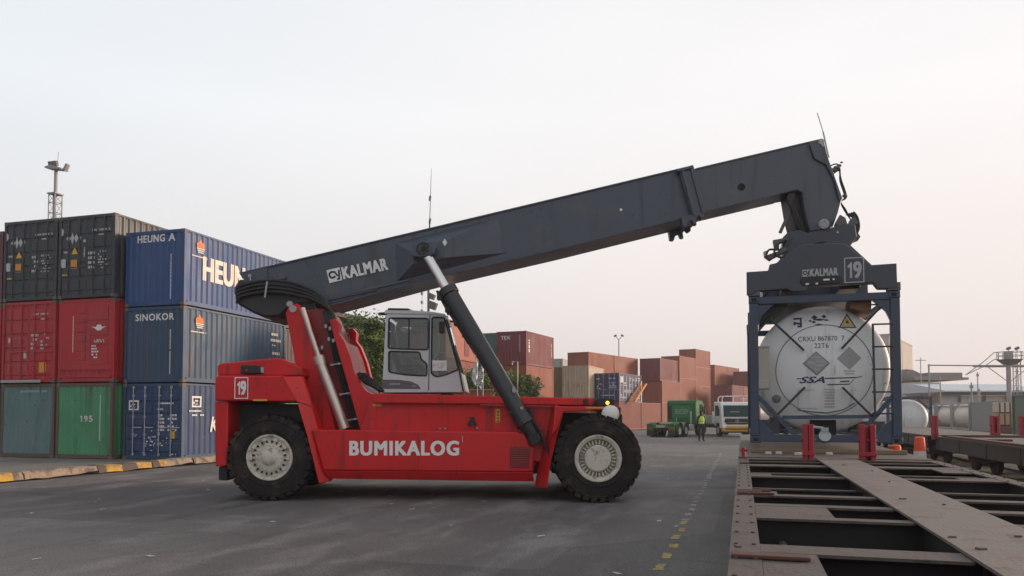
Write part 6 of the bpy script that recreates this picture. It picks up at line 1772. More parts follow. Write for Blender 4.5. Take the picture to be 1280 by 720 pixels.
m = MB(); m.prism_x([(1.0, .95), (2.6, .95), (2.5, 1.14), (1.3, 1.12), (.8, 1.0)], -.48, .48); m.build('fifth_wheel', M_dgrey, GT, bevel=.03)
m = MB(); m.box(-.9, .9, .2, 3.2, .93, .955); m.build('catwalk', M_tgd, GT, smooth=0)
for y in (.85, 2.15):
    for x in (-1.06, -.74, .74, 1.06): truck_wheel(GT, x, y, .5, .27)
    for s in (-1, 1):
        m = MB(); pts = [Vector((s * .9, y + .62 * math.cos(t), .5 + .62 * math.sin(t))) for t in [PI * k / 8 for k in range(9)]]
        vs = []; 
        for q in pts: vs += [(q.x - .34, q.y, q.z), (q.x + .34, q.y, q.z)]
        m.add(vs, [(2 * k, 2 * k + 1, 2 * k + 3, 2 * k + 2) for k in range(8)]); m.build('wheel_arch', M_tg if y < 1 else M_tgd, GT, smooth=60, fix=False)
for x in (-1.0, 1.0): truck_wheel(GT, x, 5.35, .5, .3)
m = MB(); m.prism_x([(4.15, .95), (4.15, 2.62), (4.35, 2.86), (5.6, 2.86), (6.0, 2.55), (6.35, 1.75), (6.4, .70), (5.95, .70), (5.9, 1.05), (4.8, 1.05), (4.75, .95)], -1.22, 1.22); m.build('cab', M_tg, GT, bevel=.05)
m = MB(); m.box(-.85, .85, 4.13, 4.147, 1.45, 2.45); m.box(-.95, .95, 4.135, 4.149, 1.25, 1.32); m.build('cab_rear_panel', mat('truck mid green', (.03, .18, .07), .5), GT, bevel=.02)
m = MB(); text_into(m, 'I I', (-.2, 4.125, 1.5), X_, Z_, .05, .3) if False else None
mk = random.Random(9); marks(m, (-.5, 4.125, 1.75), X_, Z_, 1.1, .42, 3, rnd=mk, fill=.8); m.build('cab_lettering', mat('pale green print', (.30, .40, .30), .6), GT, smooth=0)
m = MB(); m.box(-1.1, -.75, 4.13, 4.15, 1.35, 2.4) ; m.build('rear_window', M_black, GT)
for s in (-1, 1):
    m = MB(); m.prism_x([(5.0, 1.75), (5.85, 1.75), (5.8, 2.4), (5.55, 2.55), (5.0, 2.55)], s * 1.215, s * 1.235); m.build('side_window', M_glassd, GT)
    m = MB(); m.box(s * 1.3 - .06, s * 1.3 + .06, 5.95, 6.0, 1.75, 2.35); m.tube((s * 1.2, 5.95, 2.4), (s * 1.3, 5.97, 2.38), .02, n=6); m.build('mirror', M_black, GT)
    m = MB(); m.box(s * .85 - .3, s * .85 + .3, 3.0, 4.0, .45, .95); m.build('fuel_tank', M_lgrey if s > 0 else M_black, GT, bevel=.08)
m = MB(); m.prism_x([(5.75, 2.5), (6.02, 2.5), (6.36, 1.75), (6.30, 1.75)], -1.1, 1.1); m.build('windscreen', M_glassd, GT)
m = MB(); m.tube((.9, 3.9, 1.0), (.9, 3.9, 2.0), .07, n=10); m.tube((-.2, 3.6, 1.0), (-.2, 3.6, 1.45), .04, n=8); m.build('exhaust_pipe', M_lgrey, GT)
m = MB(); m.path([Vector((-.4, 4.1, 1.3)), Vector((-.4, 3.6, 1.0)), Vector((-.2, 3.0, 1.15))], .03, 7); m.path([Vector((.2, 4.1, 1.3)), Vector((.1, 3.6, 1.05)), Vector((.0, 3.0, 1.15))], .03, 7); m.build('air_hose', M_hose, GT)
m = MB(); m.tube((.9, 5.3, 2.86), (.9, 5.3, 3.08), .06, n=10); m.build('beacon', M_oc, GT)
# white truck facing the camera: local -y is its front
p = fr(ray(921.5, 540)[0] * 52.0, 52.0)
WT = thing('cargo_truck', 'white cargo truck facing the camera with a yellow bumper and a roof rail', 'truck', (p[0], p[1], 0), YAW + R(4)); WT.scale = (.90, .90, .90)
m = MB(); m.prism_x([(0, .62), (.02, 1.45), (.22, 2.42), (.42, 2.62), (1.75, 2.64), (1.75, .8), (1.5, .8), (1.45, 1.0), (.6, 1.0), (.55, .62)], -1.18, 1.18); m.build('cab', M_tw, WT, bevel=.06)
m = MB(); q = lambda x, z: (x, -.012 + (z - 1.45) * .2062, z)
vs = [q(-1.02, 1.50), q(1.02, 1.50), q(.98, 2.36), q(-.98, 2.36)]; m.add([(a, b - .012, c) for a, b, c in vs] + [(a, b + .03, c) for a, b, c in vs], [(0, 1, 2, 3), (4, 7, 6, 5), (0, 4, 5, 1), (1, 5, 6, 2), (2, 6, 7, 3), (3, 7, 4, 0)]); m.build('windscreen', mat('truck windscreen teal', (.016, .050, .056), .4, spec=.15, rvar=.04), WT)
m = MB(); m.prism([(-.90, 1.36), (.90, 1.36), (.98, 1.14), (.78, .92), (-.78, .92), (-.98, 1.14)], -.03, .02); m.build('grille', M_black, WT, bevel=.01)
m = MB(); m.box(-.8, .8, -.04, -.031, 1.06, 1.09); m.lathe([(.13, -.05), (.10, -.05), (.10, -.035), (.13, -.035)], 'y', (0, 0, 1.16), 20, True); m.box(-.02, .02, -.055, -.035, 1.06, 1.26); m.build('grille_badge', M_lgrey, WT)
m = MB(); m.box(-1.15, 1.15, -.12, .2, .40, .60); m.box(-.85, .85, -.14, -.02, .61, .80); m.build('bumper', mat('bumper yellow paint', (.62, .33, .02), .5), WT, bevel=.02)
m = MB(); m.box(-.95, .95, -.145, -.121, .54, .60); m.box(-1.18, 1.18, -.10, .2, .30, .399); m.build('bumper_stripe', M_black, WT)
for s in (-1, 1):
    m = MB(); m.box(s * 1.0 - .17, s * 1.0 + .17, -.06, .1, .62, .88); m.build('headlight_housing', M_tw, WT, bevel=.03)
    m = MB(); m.lathe([(.001, -.03), (.07, -.02), (.09, 0)], 'y', (s * 1.0, -.06, .75), 16); m.build('headlight', M_lamp, WT)
    m = MB(); m.box(s * 1.34 - .07, s * 1.34 + .07, .2, .26, 1.6, 2.1); m.path([Vector((s * 1.18, .25, 2.2)), Vector((s * 1.34, .22, 2.25)), Vector((s * 1.34, .22, 1.6))], .018, 6); m.build('mirror', M_black, WT)
    m = MB(); m.box(s * .62 - .30, s * .62 + .30, -.03, -.008, 1.42, 1.47); m.build('wiper_panel', M_tw, WT)
    m = MB(); m.path([Vector((s * .1, -.02, 1.50)), Vector((s * .55, .05, 1.75))], .012, 5); m.build('wiper', M_black, WT)
    m = MB(); m.prism_x([(.55, 1.55), (1.4, 1.55), (1.4, 2.35), (.75, 2.35)], s * 1.175, s * 1.195); m.build('side_window', M_glassd, WT)
for (x, y) in ((-.98, 1.0), (.98, 1.0), (-.98, 5.2), (.98, 5.2), (-.98, 6.4), (.98, 6.4)): truck_wheel(WT, x, y, .5, .3)
m = MB(); m.box(-.45, .45, 1.0, 7.4, .6, .85); m.build('chassis', M_dgrey, WT)
m = MB(); m.box(-1.2, 1.2, 2.05, 7.6, .95, 1.15); m.box(-1.2, 1.2, 2.05, 2.15, 1.151, 1.9); m.box(-1.2, -1.12, 2.151, 7.6, 1.151, 1.6); m.box(1.12, 1.2, 2.151, 7.6, 1.151, 1.6); m.build('cargo_bed', M_tw, WT, bevel=.01)
m = MB(); P_ = [Vector((-.92, .6, 2.62)), Vector((-.92, .6, 2.88)), Vector((-.84, .6, 3.02)), Vector((-.70, .6, 3.06)), Vector((1.1, .6, 3.06)), Vector((1.1, .6, 2.62))]
m.path(P_, .035, 8); m.path([v + Vector((0, .9, 0)) for v in P_], .035, 8); m.tube((-.05, .6, 2.6), (-.05, .6, 3.06), .035, n=8); m.tube((-.6, .6, 3.06), (-.6, 1.5, 3.06), .03, n=8); m.tube((.9, .6, 3.06), (.9, 1.5, 3.06), .03, n=8); m.tube((.5, .6, 2.85), (1.1, .6, 2.85), .03, n=8)
m.build('roof_rail', M_tw, WT)
m = MB(); marks(m, (-.5, .035, 2.02 - .2), X_, Z_, 1.0, .10, 1, fill=1); 
for i, v in enumerate(m.v): m.v[i] = (v[0], -.012 + (v[2] - 1.45) * .2062 - .016, v[2])
m.build('windscreen_sticker', M_lgrey, WT, smooth=0)

# ---------------------------------------------------------------- worker
def skin_body(name, pts, edges, radii, m_, parent, sub=2, root=0):
    me = bpy.data.meshes.new(name); me.from_pydata(pts, edges, []); me.update()
    o = bpy.data.objects.new(name, me); link(o, parent)
    sk = o.modifiers.new('Skin', 'SKIN'); sk.use_smooth_shade = True
    for i, r in enumerate(radii):
        d = me.skin_vertices[0].data[i]; d.radius = (r, r) if not isinstance(r, tuple) else r
        d.use_root = (i == root)
    s = o.modifiers.new('Subdiv', 'SUBSURF'); s.levels = sub; s.render_levels = sub
    me.materials.append(m_)
    return o
p = gp(877, 552)
PE = thing('person', 'worker in a yellow green safety vest and dark trousers standing near the green truck', 'person', (p.x, p.y, 0), R(25))
M_skin = mat('brown skin', (.19, .095, .06), .6); M_cl = mat('dark work clothes', (.018, .02, .026), .8); M_vest = mat('hi vis vest', (.50, .72, .05), .6, var=.1); M_hair = mat('dark hair', (.01, .009, .008), .7)
pts = [(0, 0, .95), (0, .0, 1.10), (0, .01, 1.28), (0, .0, 1.42), (0, -.01, 1.50), (0, -.02, 1.60), (0, -.02, 1.68),
       (.17, 0, 1.40), (.22, .01, 1.14), (.235, -.06, .90), (.235, -.09, .80), (-.17, 0, 1.40), (-.23, .01, 1.14), (-.245, -.05, .90), (-.24, -.08, .80),
       (.095, 0, .88), (.105, -.01, .50), (.11, .03, .09), (.115, -.13, .045), (-.095, 0, .88), (-.12, .0, .50), (-.135, .03, .09), (-.15, -.13, .045)]
ed = [(0, 1), (1, 2), (2, 3), (3, 4), (4, 5), (5, 6), (3, 7), (7, 8), (8, 9), (9, 10), (3, 11), (11, 12), (12, 13), (13, 14), (0, 15), (15, 16), (16, 17), (17, 18), (0, 19), (19, 20), (20, 21), (21, 22)]
rd = [(.15, .11), (.15, .11), (.17, .115), (.13, .09), .055, (.08, .10), (.06, .075), .065, .052, .038, .03, .065, .052, .038, .03, .088, .066, .05, .042, .088, .066, .05, .042]
body = skin_body('body', pts, ed, rd, M_cl, PE)
me = body.data; me.materials.append(M_skin)
m = MB()
prof = [(1.0, .165, .122), (1.10, .172, .126), (1.25, .186, .132), (1.38, .178, .118), (1.45, .10, .085)]
vs = []; n_ = 20
for (z, a, b) in prof:
    for k in range(n_):
        t = 2 * PI * k / n_; vs.append((a * math.cos(t), .005 + b * math.sin(t), z))
m.add(vs, [(r * n_ + k, r * n_ + (k + 1) % n_, (r + 1) * n_ + (k + 1) % n_, (r + 1) * n_ + k) for r in range(len(prof) - 1) for k in range(n_)]); m.build('safety_vest', M_vest, PE, smooth=60)
m = MB(); vs = []
for (z, a, b) in ((1.12, .180, .134), (1.17, .184, .136)):
    for k in range(n_): t = 2 * PI * k / n_; vs.append((a * math.cos(t), .005 + b * math.sin(t), z))
m.add(vs, [(k, (k + 1) % n_, n_ + (k + 1) % n_, n_ + k) for k in range(n_)]); m.build('reflective_stripe', M_lgrey, PE, smooth=60)
m = MB(); m.ball((0, -.035, 1.60), .085, 16, 10, (.9, 1.05, 1.25)); m.ball((0, -.125, 1.59), .016); m.ball((.078, -.03, 1.59), .02); m.ball((-.078, -.03, 1.59), .02); m.build('face', M_skin, PE)
m = MB(); m.ball((0, -.015, 1.635), .098, 16, 10, (.95, 1.05, .95)); m.build('hair', M_hair, PE)
for s in (-1, 1):
    m = MB(); m.ball((s * .238, -.095, .77), .036, 10, 6, (.7, .9, 1.3))
    for k in range(4): m.tube((s * .238 + (k - 1.5) * .006, -.11 + .014 * k, .75), (s * .232 + (k - 1.5) * .006, -.108 + .012 * k, .68 + .006 * abs(k - 1.5)), .008, .006, 6)
    m.tube((s * .225, -.12, .77), (s * .205, -.135, .725), .009, .007, 6); m.build('hand', M_skin, PE)

# ---------------------------------------------------------------- masts and lamps
def lattice(m, c, w_, z0, z1, step, r=.04):
    for dx in (-w_ / 2, w_ / 2):
        for dy in (-w_ / 2, w_ / 2): m.tube((c[0] + dx, c[1] + dy, z0), (c[0] + dx, c[1] + dy, z1), r, n=5)
    z = z0; k = 0
    while z < z1 - .01:
        zz = min(z1, z + step)
        for (ax, ay, bx, by) in ((-1, -1, 1, -1), (1, -1, 1, 1), (1, 1, -1, 1), (-1, 1, -1, -1)):
            m.tube((c[0] + ax * w_ / 2, c[1] + ay * w_ / 2, zz), (c[0] + bx * w_ / 2, c[1] + by * w_ / 2, zz), r * .6, n=4)
            if k % 2: ax, bx, ay, by = bx, ax, by, ay
            m.tube((c[0] + ax * w_ / 2, c[1] + ay * w_ / 2, z), (c[0] + bx * w_ / 2, c[1] + by * w_ / 2, zz), r * .45, n=4)
        z = zz; k += 1
M_mast = mat('mast grey steel', (.30, .29, .29), .6, .1, var=.12)
M_fl = mat('floodlight housing', (.12, .12, .13), .5)
def scale_at(D): return D / F
# left floodlight tower
D = 58; p = wp(63.5, 515, D); zt = wp(63, 224, D).z
FT = thing('floodlight_mast', 'grey lattice mast with floodlights rising behind the charcoal containers', 'light mast', (p.x, p.y, 0))
m = MB(); lattice(m, (0, 0), .62, 0, zt - 1.2, .8, .045); m.box(-.40, .40, -.40, .40, zt - 1.2, zt - 1.1); m.build('lattice_tower', M_mast, FT, smooth=0)
m = MB(); m.tube((-.12, 0, 0), (-.12, 0, zt - 1.1), .10, n=8); m.tube((0, 0, zt - 1.1), (0, 0, zt + .75), .13, n=10); m.build('pole', M_mast, FT)
m = MB(); m.prism([(-.75, zt + .85), (.85, zt + .60), (.85, zt + .70), (-.2, zt + 1.05), (-.75, zt + .95)], -.35, .35); m.build('lamp_platform', M_mast, FT, smooth=0)
for (x, y, rr) in ((-.50, 0, 0), (-.08, 0, 0)):
    m = MB(); m.cbox((x, y, zt + 1.22), (.36, .26, .40), Matrix.Rotation(.25, 3, 'X')); m.build('floodlight', M_fl, FT, bevel=.03)
m = MB(); m.cbox((.98, 0, zt + .80), (.22, .3, .60), Matrix.Rotation(.55, 3, 'Y')); m.build('floodlight', M_mast, FT, bevel=.03)
m = MB(); m.tube((.15, 0, zt + 1.0), (.17, 0, zt + 2.1), .02, n=5); m.build('lightning_rod', M_mast, FT)
# antenna mast with two small floodlights, behind the cab
D = 47; p = wp(535, 515, D); z1 = wp(538, 211, D).z
AM = thing('antenna_mast', 'thin antenna mast rising behind the boom with two small floodlights above the cab', 'mast', (p.x, p.y, 0))
m = MB(); zq = wp(536, 330, D).z; m.tube((0, 0, 0), (0, 0, zq), .10, .075, n=8); m.tube((0, 0, zq), (.06, .02, z1 - 3.2), .05, n=6); m.tube((.06, .02, z1 - 3.2), (.14, .04, z1), .028, .012, n=6); m.build('pole', M_fl, AM)
m = MB()
for dz in (2.0, 3.4, 4.0): m.tube((.05, .02, z1 - dz), (.09, .02, z1 - dz + .3), .07, n=6)
m.build('antenna_joint', M_fl, AM)
for (x, y, s_) in ((539.5, 370.5, (.42, .3, .34)), (541, 382, (.5, .3, .46))):
    q = wp(x, y, D); m = MB(); m.cbox((q.x - p.x, q.y - p.y, q.z), s_, Matrix.Rotation(.4, 3, 'Y')); m.build('floodlight', M_fl, AM, bevel=.03)
p2 = wp(527, 515, 52); m = MB()
TM = thing('antenna_mast', 'very thin whip antenna just left of the floodlight mast above the cab roof', 'mast', (p2.x, p2.y, 0))
zz = wp(527, 345, 52).z; m.tube((0, 0, 0), (0, 0, zz - 3), .05, n=6); m.tube((0, 0, zz - 3), (0, 0, zz), .02, n=5); m.build('pole', M_mast, TM)
m = MB()
for k in range(3): m.cbox((.0, 0, zz - 1.2 - k * .6), (.14, .14, .2))
m.build('dipole', M_mast, TM)
# twin lamp post above the far containers
D = 130; p = wp(774, 515, D); z1 = wp(774, 424, D).z
LP = thing('lamp_post', 'tall thin lamp post with two arms above the far terracotta containers', 'lamp post', (p.x, p.y, 0))
m = MB(); m.tube((0, 0, 0), (0, 0, z1), .14, .09, n=8); m.tube((0, 0, z1 - .1), (-.55, 0, z1 + .5), .06, n=6); m.tube((0, 0, z1 - .1), (.55, 0, z1 + .5), .06, n=6); m.build('pole', M_mast, LP)
for s in (-1, 1): m = MB(); m.cbox((s * .6, 0, z1 + .6), (.5, .4, .25), Matrix.Rotation(s * .5, 3, 'Y')); m.build('lamp_head', M_fl, LP)
# round platform tower at the right edge
D = 82; p = wp(1262, 515, D); zp = wp(1262, 450, D).z; k_ = D / F
RT_ = thing('lighting_tower', 'grey tower with a round railed platform and lamps', 'light tower', (p.x, p.y, 0), YAW)
m = MB(); m.tube((0, 0, 0), (0, 0, zp - .1), .24, n=14); m.build('column', M_mast, RT_)
m = MB(); lattice(m, (.95, .1), .5, 0, zp, 1.0, .045); m.build('ladder_cage', M_mast, RT_, smooth=0)
m = MB(); m.lathe([(.001, zp - .55), (.6, zp - .5), (1.15, zp - .05), (1.2, zp + .05), (.001, zp + .06)], 'z', (.15, 0, 0), 28); m.build('platform', M_fl, RT_)
m = MB()
for z in (.45, .85):
    m.path([Vector((.15 + 1.2 * math.cos(2 * PI * k / 28), 1.2 * math.sin(2 * PI * k / 28), zp + z)) for k in range(29)], .035, 5, cap=False)
for k in range(12): a = 2 * PI * k / 12; m.tube((.15 + 1.2 * math.cos(a), 1.2 * math.sin(a), zp), (.15 + 1.2 * math.cos(a), 1.2 * math.sin(a), zp + .85), .03, n=5)
m.build('railing', M_mast, RT_)
m = MB(); m.box(-.3, .35, -.3, .3, zp + .06, zp + .9); m.build('equipment_box', M_mast, RT_)
for x in (.05, .95): 
    m = MB(); m.cbox((x, 0, zp + 1.25), (.36, .3, .26), Matrix.Rotation(-.5, 3, 'Y')); m.tube((x, 0, zp + .85), (x, 0, zp + 1.2), .04, n=6); m.build('lamp_head', M_fl, RT_)
m = MB()
for dz in (0, .75):
    m.path([Vector((-1.0, 0, zp + .85 - dz)), Vector((-1.5, 0, zp + .8 - dz)), Vector((-2.6, 0, zp - .15 - dz * .7)), Vector((-4.6, 0, zp - 1.6))], .05, 5)
m.tube((-.0, 0, zp - 2.4), (-2.4, 0, zp - .6), .045, n=5); m.tube((0, 0, zp - 2.4), (2.4, 0, zp - .6), .045, n=5)
m.build('stay_rail', M_mast, RT_)
# pipe gantry
D = 84; a = wp(1161, 456.5, D); b = wp(1300, 456.5, D); z0 = a.z
PG = thing('pipe_gantry', 'horizontal pipe on a slim post crossing in front of the round platform tower', 'pipe gantry', (a.x, a.y, 0), YAW)
ln = (b - a).length
m = MB(); m.tube((0, 0, 0), (0, 0, z0 + .1), .09, n=8); m.tube((ln, 0, 0), (ln, 0, z0 + .1), .12, n=8); m.tube((5.6, .3, 0), (5.6, .3, z0 - 2.6), .13, n=8); m.build('post', M_mast, PG)
m = MB(); m.tube((-.1, 0, z0), (5, 0, z0 - .05), .07, n=8); m.tube((4.9, 0, z0 - .1), (ln + .2, 0, z0 - .1), .14, n=10); m.build('pipe', M_mast, PG)

for (x, y0, D, cross, t) in ((1152, 447, 112, True, 'thin pole with a small crossarm above the white terminal building'), (1223, 465, 98, False, 'short grey pole in front of the pale shed roof'), (1215, 478, 70, False, 'slim post rising between the cream tanks'), (1176, 470, 90, True, 'slim pole with a crossarm in front of the layered roofs')):
    p = wp(x, 515, D); z1 = wp(x, y0, D).z
    up = thing('utility_pole', t, 'pole', (p.x, p.y, 0), YAW)
    m = MB(); m.tube((0, 0, 0), (0, 0, z1), .09, .06, n=7); m.build('pole', M_mast, up)
    m = MB(); m.cbox((0, 0, z1 - .4), (1.5 if cross else .3, .1, .1 if cross else .3)); m.build('crossarm' if cross else 'junction_box', M_mast, up)
# ---------------------------------------------------------------- buildings
M_roofd = mat('dark tin roof', (.035, .032, .030), .7, var=.2); M_wallg = mat('grey plaster', (.30, .28, .26), .8, var=.1)
M_beige = mat('beige cladding', (.40, .375, .33), .7, var=.08, dirt=(.25, .22, .18), dirt_amt=.3, dirt_scale=.6)
M_palew = mat('pale blue sheet', (.50, .56, .60), .6, var=.06); M_creamw = mat('cream sheet', (.58, .52, .46), .7); M_brick = mat('brown wall', (.22, .13, .08), .8)
# workshop behind the trees, dark eave
ev = wp(413, 386.5, 40); 
WB = thing('workshop_building', 'low building with a dark overhanging roof behind the trees and boom tower', 'building', (ev.x, ev.y, 0))
zE = ev.z
m = MB(); m.box(-9, -.9, .8, 26, 0, zE - .3); m.build('wall', M_wallg, WB, smooth=0)
m = MB(); m.prism([(0, zE - .28), (0, zE), (-5, zE + 1.3), (-10, zE), (-10, zE - .28), (-5, zE + 1.0)], 0, 27); m.build('roof', M_roofd, WB, smooth=0)
for k in range(5):
    m = MB(); m.box(-.9, -.86, 2.5 + k * 5, 4.5 + k * 5, 1.2, 3.2); m.build('window', M_glassd, WB, smooth=0)
# tall beige block behind the lifted tank
A = wp(1113, 515, 150); B = wp(1142, 515, 176); zt = wp(1113, 419, 150).z
BB = thing('silo_building', 'tall plain beige building behind the right post of the lifted tank', 'building', (A.x, A.y, 0), math.atan2((B - A).y, (B - A).x))
ln = Vector((B.x - A.x, B.y - A.y)).length
m = MB(); m.box(0, ln, 0, 14, 0, zt); m.build('wall', M_beige, BB, smooth=0)
m = MB(); m.box(-.12, ln + .12, -.12, 14.1, zt, zt + .3); m.build('roof_edge', M_beige, BB, smooth=0)
m = MB(); m.box(-.05, ln + .05, -.10, -.002, zt * .42, zt * .42 + .35); m.box(ln * .5, ln * .5 + .15, -.06, -.002, 0, zt - .1)
for k in range(18): m.box(.5 + k * ln / 18, .56 + k * ln / 18, -.04, -.002, zt * .45, zt - .05)
m.build('cladding_joint', mat('beige joint', (.30, .27, .23), .7), BB, smooth=0)
# flat roofed terminal building
A = wp(1141, 515, 118)
TB = thing('terminal_building', 'low white building with layered dark flat roofs behind the tank rows', 'building', (A.x, A.y, 0), YAW)
kk = 118 / F
zz = lambda y: wp(1160, y, 118).z
m = MB(); m.box(0, 34 * kk, 0, 12, 0, zz(478)); m.box(34 * kk, 62 * kk, 1, 12, 0, zz(480)); m.build('wall', M_creamw, TB, smooth=0)
m = MB(); m.box(-1 * kk, 66 * kk, -1, 13, zz(475), zz(472)); m.box(18 * kk, 60 * kk, -.6, 12, zz(471.9), zz(466)); m.prism([(-3 * kk, zz(470)), (16 * kk, zz(470)), (20 * kk, zz(472)), (-3 * kk, zz(472)), ], -.8, 8); m.prism([(-2 * kk, zz(469.8)), (-2 * kk, zz(461)), (6 * kk, zz(462)), (14 * kk, zz(466)), (17 * kk, zz(469.8))], 1, 6); m.build('roof', mat('grey brown roof', (.20, .18, .17), .7), TB, smooth=0)
m = MB(); 
for x in (2, 9, 20): m.box(x * kk, (x + 4) * kk, -.03, .0 - .002, zz(492), zz(481))
m.build('window', M_dgrey, TB, smooth=0)
# long shed with a pale roof at the right
A = wp(1178, 515, 104)
SH = thing('warehouse_shed', 'long shed with a pale blue roof and sheet walls behind the cream tanks', 'shed', (A.x, A.y, 0), YAW)
kk = 104 / F; zz = lambda y: wp(1230, y, 104).z
m = MB(); m.prism_x([(-1, zz(490)), (-1, zz(488.5)), (7, zz(478)), (16, zz(488)), (16, zz(490))], -2 * kk, 130 * kk); m.build('roof', M_palew, SH, smooth=0)
m = MB(); m.box(0, 128 * kk, .5, 1, zz(494), zz(490.1)); m.build('eave_shadow_strip', M_dgrey, SH, smooth=0)  # dark grey strip painted in as the shade below the eave
for k, (x0, x1, P) in enumerate(((2, 14, M_creamw), (14.3, 26, M_palew), (26.3, 38, M_palew), (38.3, 50, M_palew), (50.3, 57, mat('lilac sheet', (.48, .46, .50), .7)), (57.3, 86, M_creamw), (86.3, 128, M_creamw))):
    m = MB(); m.box(x0 * kk, x1 * kk, 1.2, 1.5, 0, zz(494.1)); m.build('wall_sheet', P, SH, smooth=0)
m = MB()
for x in (0, 26, 57, 86, 120): m.box(x * kk, (x + 1.2) * kk, .6, 1.1, 0, zz(494.1))
m.build('post', M_brick, SH, smooth=0)
# ---------------------------------------------------------------- trees
M_leaf = []
for i, c in enumerate(((0.095, 0.150, 0.036), (0.155, 0.205, 0.046), (0.050, 0.088, 0.024))):
    mm_ = mat('leaf green %s' % 'abc'[i], c, .55, var=.25, scale=1.5, spec=.3); M_leaf.append(mm_)
M_bark = mat('bark brown', (.09, .065, .045), .9, var=.25, scale=6, bump=.5)
def tree(name, label, cat, x, y, blobs, nleaf, ls, seed, trunk=True, group=None):
    rnd = random.Random(seed)
    root = thing(name, label, cat, (x, y, 0), 0, group)
    hmax = max(b[2] for b in blobs)
    m = MB()
    m.path([Vector((0, 0, 0)), Vector((.08, .05, hmax * .3)), Vector((-.05, 0, hmax * .62))], [.20, .15, .10], 10)
    for b in blobs: m.path([Vector((.05, .03, hmax * .25)), Vector((b[0] * .5, b[1] * .5, b[2] * .7)), Vector((b[0], b[1], b[2]))], [.09, .06, .025], 7)
    m.build('trunk', M_bark, root)
    for mi in range(3):
        vs = []; fs = []
        for b in blobs:
            cx, cy, cz, r, fz = b
            n_ = int(nleaf * r * r / 3)
            subs = []
            for _ in range(int(12 + 16 * r)):     # leaf clumps spread through the crown
                d = Vector((rnd.gauss(0, 1), rnd.gauss(0, 1), rnd.gauss(0, 1))).normalized() * r * rnd.uniform(.45, 1.08)
                subs.append((Vector((cx + d.x, cy + d.y, cz + d.z * fz)), rnd.uniform(.18, .42) * r))
            for _ in range(n_):
                c0, cr = rnd.choice(subs)
                p_ = c0 + Vector((rnd.gauss(0, .45), rnd.gauss(0, .45), rnd.gauss(0, .38))) * cr
                if p_.z < .15: continue
                s = ls * rnd.uniform(.6, 1.3)
                d1 = Vector((rnd.gauss(0, 1), rnd.gauss(0, 1), rnd.gauss(0, .6))).normalized(); d2 = d1.cross(Vector((rnd.gauss(0, 1), rnd.gauss(0, 1), rnd.gauss(0, 1)))).normalized()
                k = len(vs)
                vs += [p_ - d1 * s, p_ + d2 * s * .45, p_ + d1 * s, p_ - d2 * s * .45]; fs.append((k, k + 1, k + 2, k + 3))
        mb = MB(); mb.v = [tuple(v) for v in vs]; mb.f = fs
        mb.build('crown', M_leaf[mi], root, smooth=0, fix=False)
    return root
p = wp(446, 515, 31)
tree('leafy_tree', 'dense leafy tree standing between the boom tower and the cab', 'tree', p.x, p.y, [(-1.0, 0, 3.5, 1.3, 1.0), (.1, .2, 4.5, 1.15, .9), (.9, -.2, 3.4, 1.1, 1.0), (.5, .2, 4.9, .55, .9), (-.3, -.3, 2.0, 1.3, .9), (1.1, .1, 2.1, 1.1, .9)], 4200, .075, 21)
p = wp(476, 515, 33)
tree('leafy_tree', 'smaller tree directly behind the left edge of the cab', 'tree', p.x, p.y, [(0, 0, 3.6, 1.0, 1.0), (.3, .2, 4.3, .6, 1.0), (-.2, 0, 2.3, 1.1, .9), (.9, 0, 2.6, .9, .9)], 4200, .075, 22)
p = wp(585, 515, 44)
tree('garden_shrub', 'dark green shrub behind the cab windscreen and the white flags', 'shrub', p.x, p.y, [(-.2, 0, 3.0, 1.1, .9), (.8, .2, 3.3, 1.0, .9), (.2, 0, 1.7, 1.3, .8)], 3600, .085, 23)
p = wp(640, 515, 50)
tree('garden_shrub', 'broad green bush in front of the terracotta stack right of the lift cylinder', 'shrub', p.x, p.y, [(-1.2, 0, 2.9, 1.2, .8), (-.1, 0, 3.3, 1.2, .8), (.9, .2, 3.2, 1.0, .85), (1.2, 0, 2.0, 1.0, .9), (-.3, 0, 1.7, 1.5, .8)], 3600, .09, 24)
# red earth planter below the flags
p = wp(566, 515, 43); M_brk = mat('red brick', (.25, .075, .045), .85, var=.25, scale=4)
PL = thing('brick_planter', 'red brick planter wall under the white flags', 'planter', (p.x, p.y, 0), YAW)
m = MB(); m.box(-.6, 2.2, 0, .3, 0, 2.85); m.build('planter_wall', M_brk, PL, bevel=.02)
m = MB(); m.box(-.68, 2.28, -.06, .36, 2.852, 2.95); m.build('coping', mat('brick coping', (.30, .14, .09), .8), PL, bevel=.02)
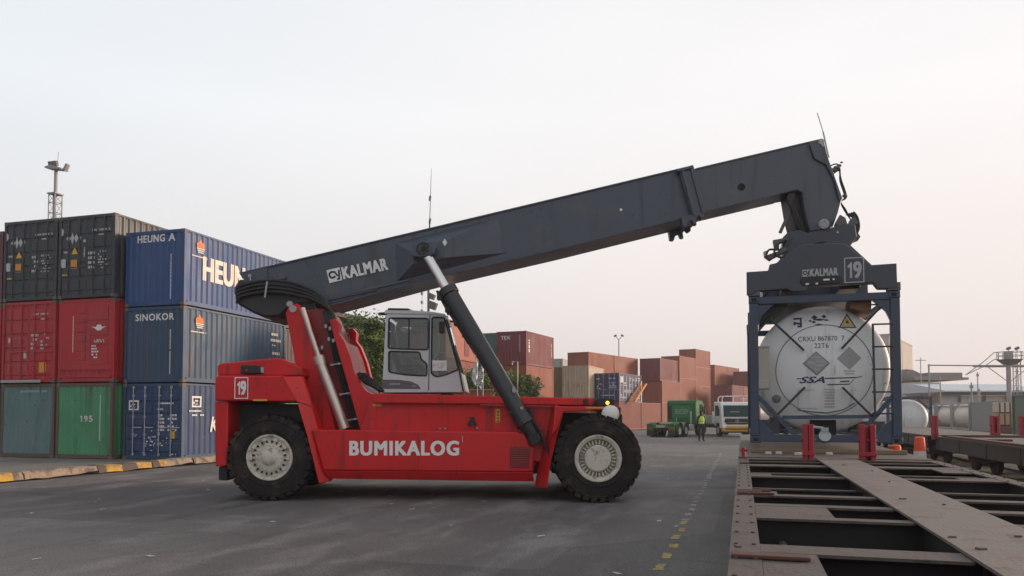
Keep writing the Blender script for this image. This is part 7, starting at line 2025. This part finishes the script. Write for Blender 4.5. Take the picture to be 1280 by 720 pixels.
# furled flags on poles
M_flag = mat('flag white cloth', (.62, .62, .60), .8, var=.1)
for (x, y0, y1, D, t) in ((595.5, 446, 483, 39, 'plain furled white feather flag on its pole next to the cab'), (602.5, 453, 488, 38, 'furled white feather flag with grey print, beside the lift cylinder')):
    p = wp(x + 1.5, 515, D); z1 = wp(x, y0, D).z; z0 = wp(x, y1, D).z
    fl = thing('feather_flag', t, 'flag', (p.x, p.y, 0), YAW, 'furled flags beside the planter')
    m = MB(); m.tube((0, 0, 0), (-.02, 0, z1 + .05), .028, .015, n=7); m.build('pole', M_lgrey, fl)
    m = MB(); n_ = 14; vs = []
    for k in range(n_ + 1):
        t_ = k / n_; z = z1 + (z0 - z1) * t_; w_ = .30 * math.sin(min(1, t_ * 1.5 + .08) * PI / 2) * (1 if t_ < .75 else 1 - (t_ - .75) * 2.6)
        wv = .05 * math.sin(k * 1.1)
        for q in range(5): vs.append((.03 - w_ * q / 4 - .04 * t_, wv * math.sin(q * 1.6) * 2, z + .04 * math.sin(q)))
    m.add(vs, [(5 * k + q, 5 * k + q + 1, 5 * k + q + 6, 5 * k + q + 5) for k in range(n_) for q in range(4)])
    o = m.build('cloth', M_flag, fl, smooth=60, fix=False); so_ = o.modifiers.new('Solidify', 'SOLIDIFY'); so_.thickness = .01
    if 'print' in t:
        m = MB()
        rr_ = random.Random(8)
        for k in range(9): rectmark(m, (-.20 + rr_.uniform(-.05, .08), -.115, z0 + .25 + k * (z1 - z0 - .5) / 9), X_, Z_, .10, .06)
        m.build('flag_print', M_fl, fl, smooth=0)
# small cream pipe frame on the bush
p = wp(647, 515, 49); z1 = wp(647, 452, 49).z
PF = thing('bent_pipe', 'small cream bent pipe sticking out of the bush below the maroon lettered container', 'pipe', (p.x, p.y, 0), YAW)
m = MB(); m.path([Vector((0, 0, 0)), Vector((0, 0, z1)), Vector((-.32, 0, z1)), Vector((-.34, 0, z1 - .22))], .045, 8); m.build('upright_pipe', mat('cream pipe', (.60, .48, .36), .6), PF)
# ---------------------------------------------------------------- thin evening haze
hz = bpy.data.materials.new('haze'); hz.use_nodes = True
N = hz.node_tree.nodes; L = hz.node_tree.links
N.remove(N['Principled BSDF'])
pv = N.new('ShaderNodeVolumePrincipled'); pv.inputs['Color'].default_value = (0.92, 0.89, 0.89, 1); pv.inputs['Density'].default_value = 0.0007
pv.inputs['Anisotropy'].default_value = 0.2
L.new(pv.outputs[0], N['Material Output'].inputs['Volume'])
m = MB(); m.box(-1600, 1600, -310, 2300, -1.0, 23.5)
tag(m.build('haze', hz, smooth=0), kind='stuff')
scene.cycles.volume_bounces = 1
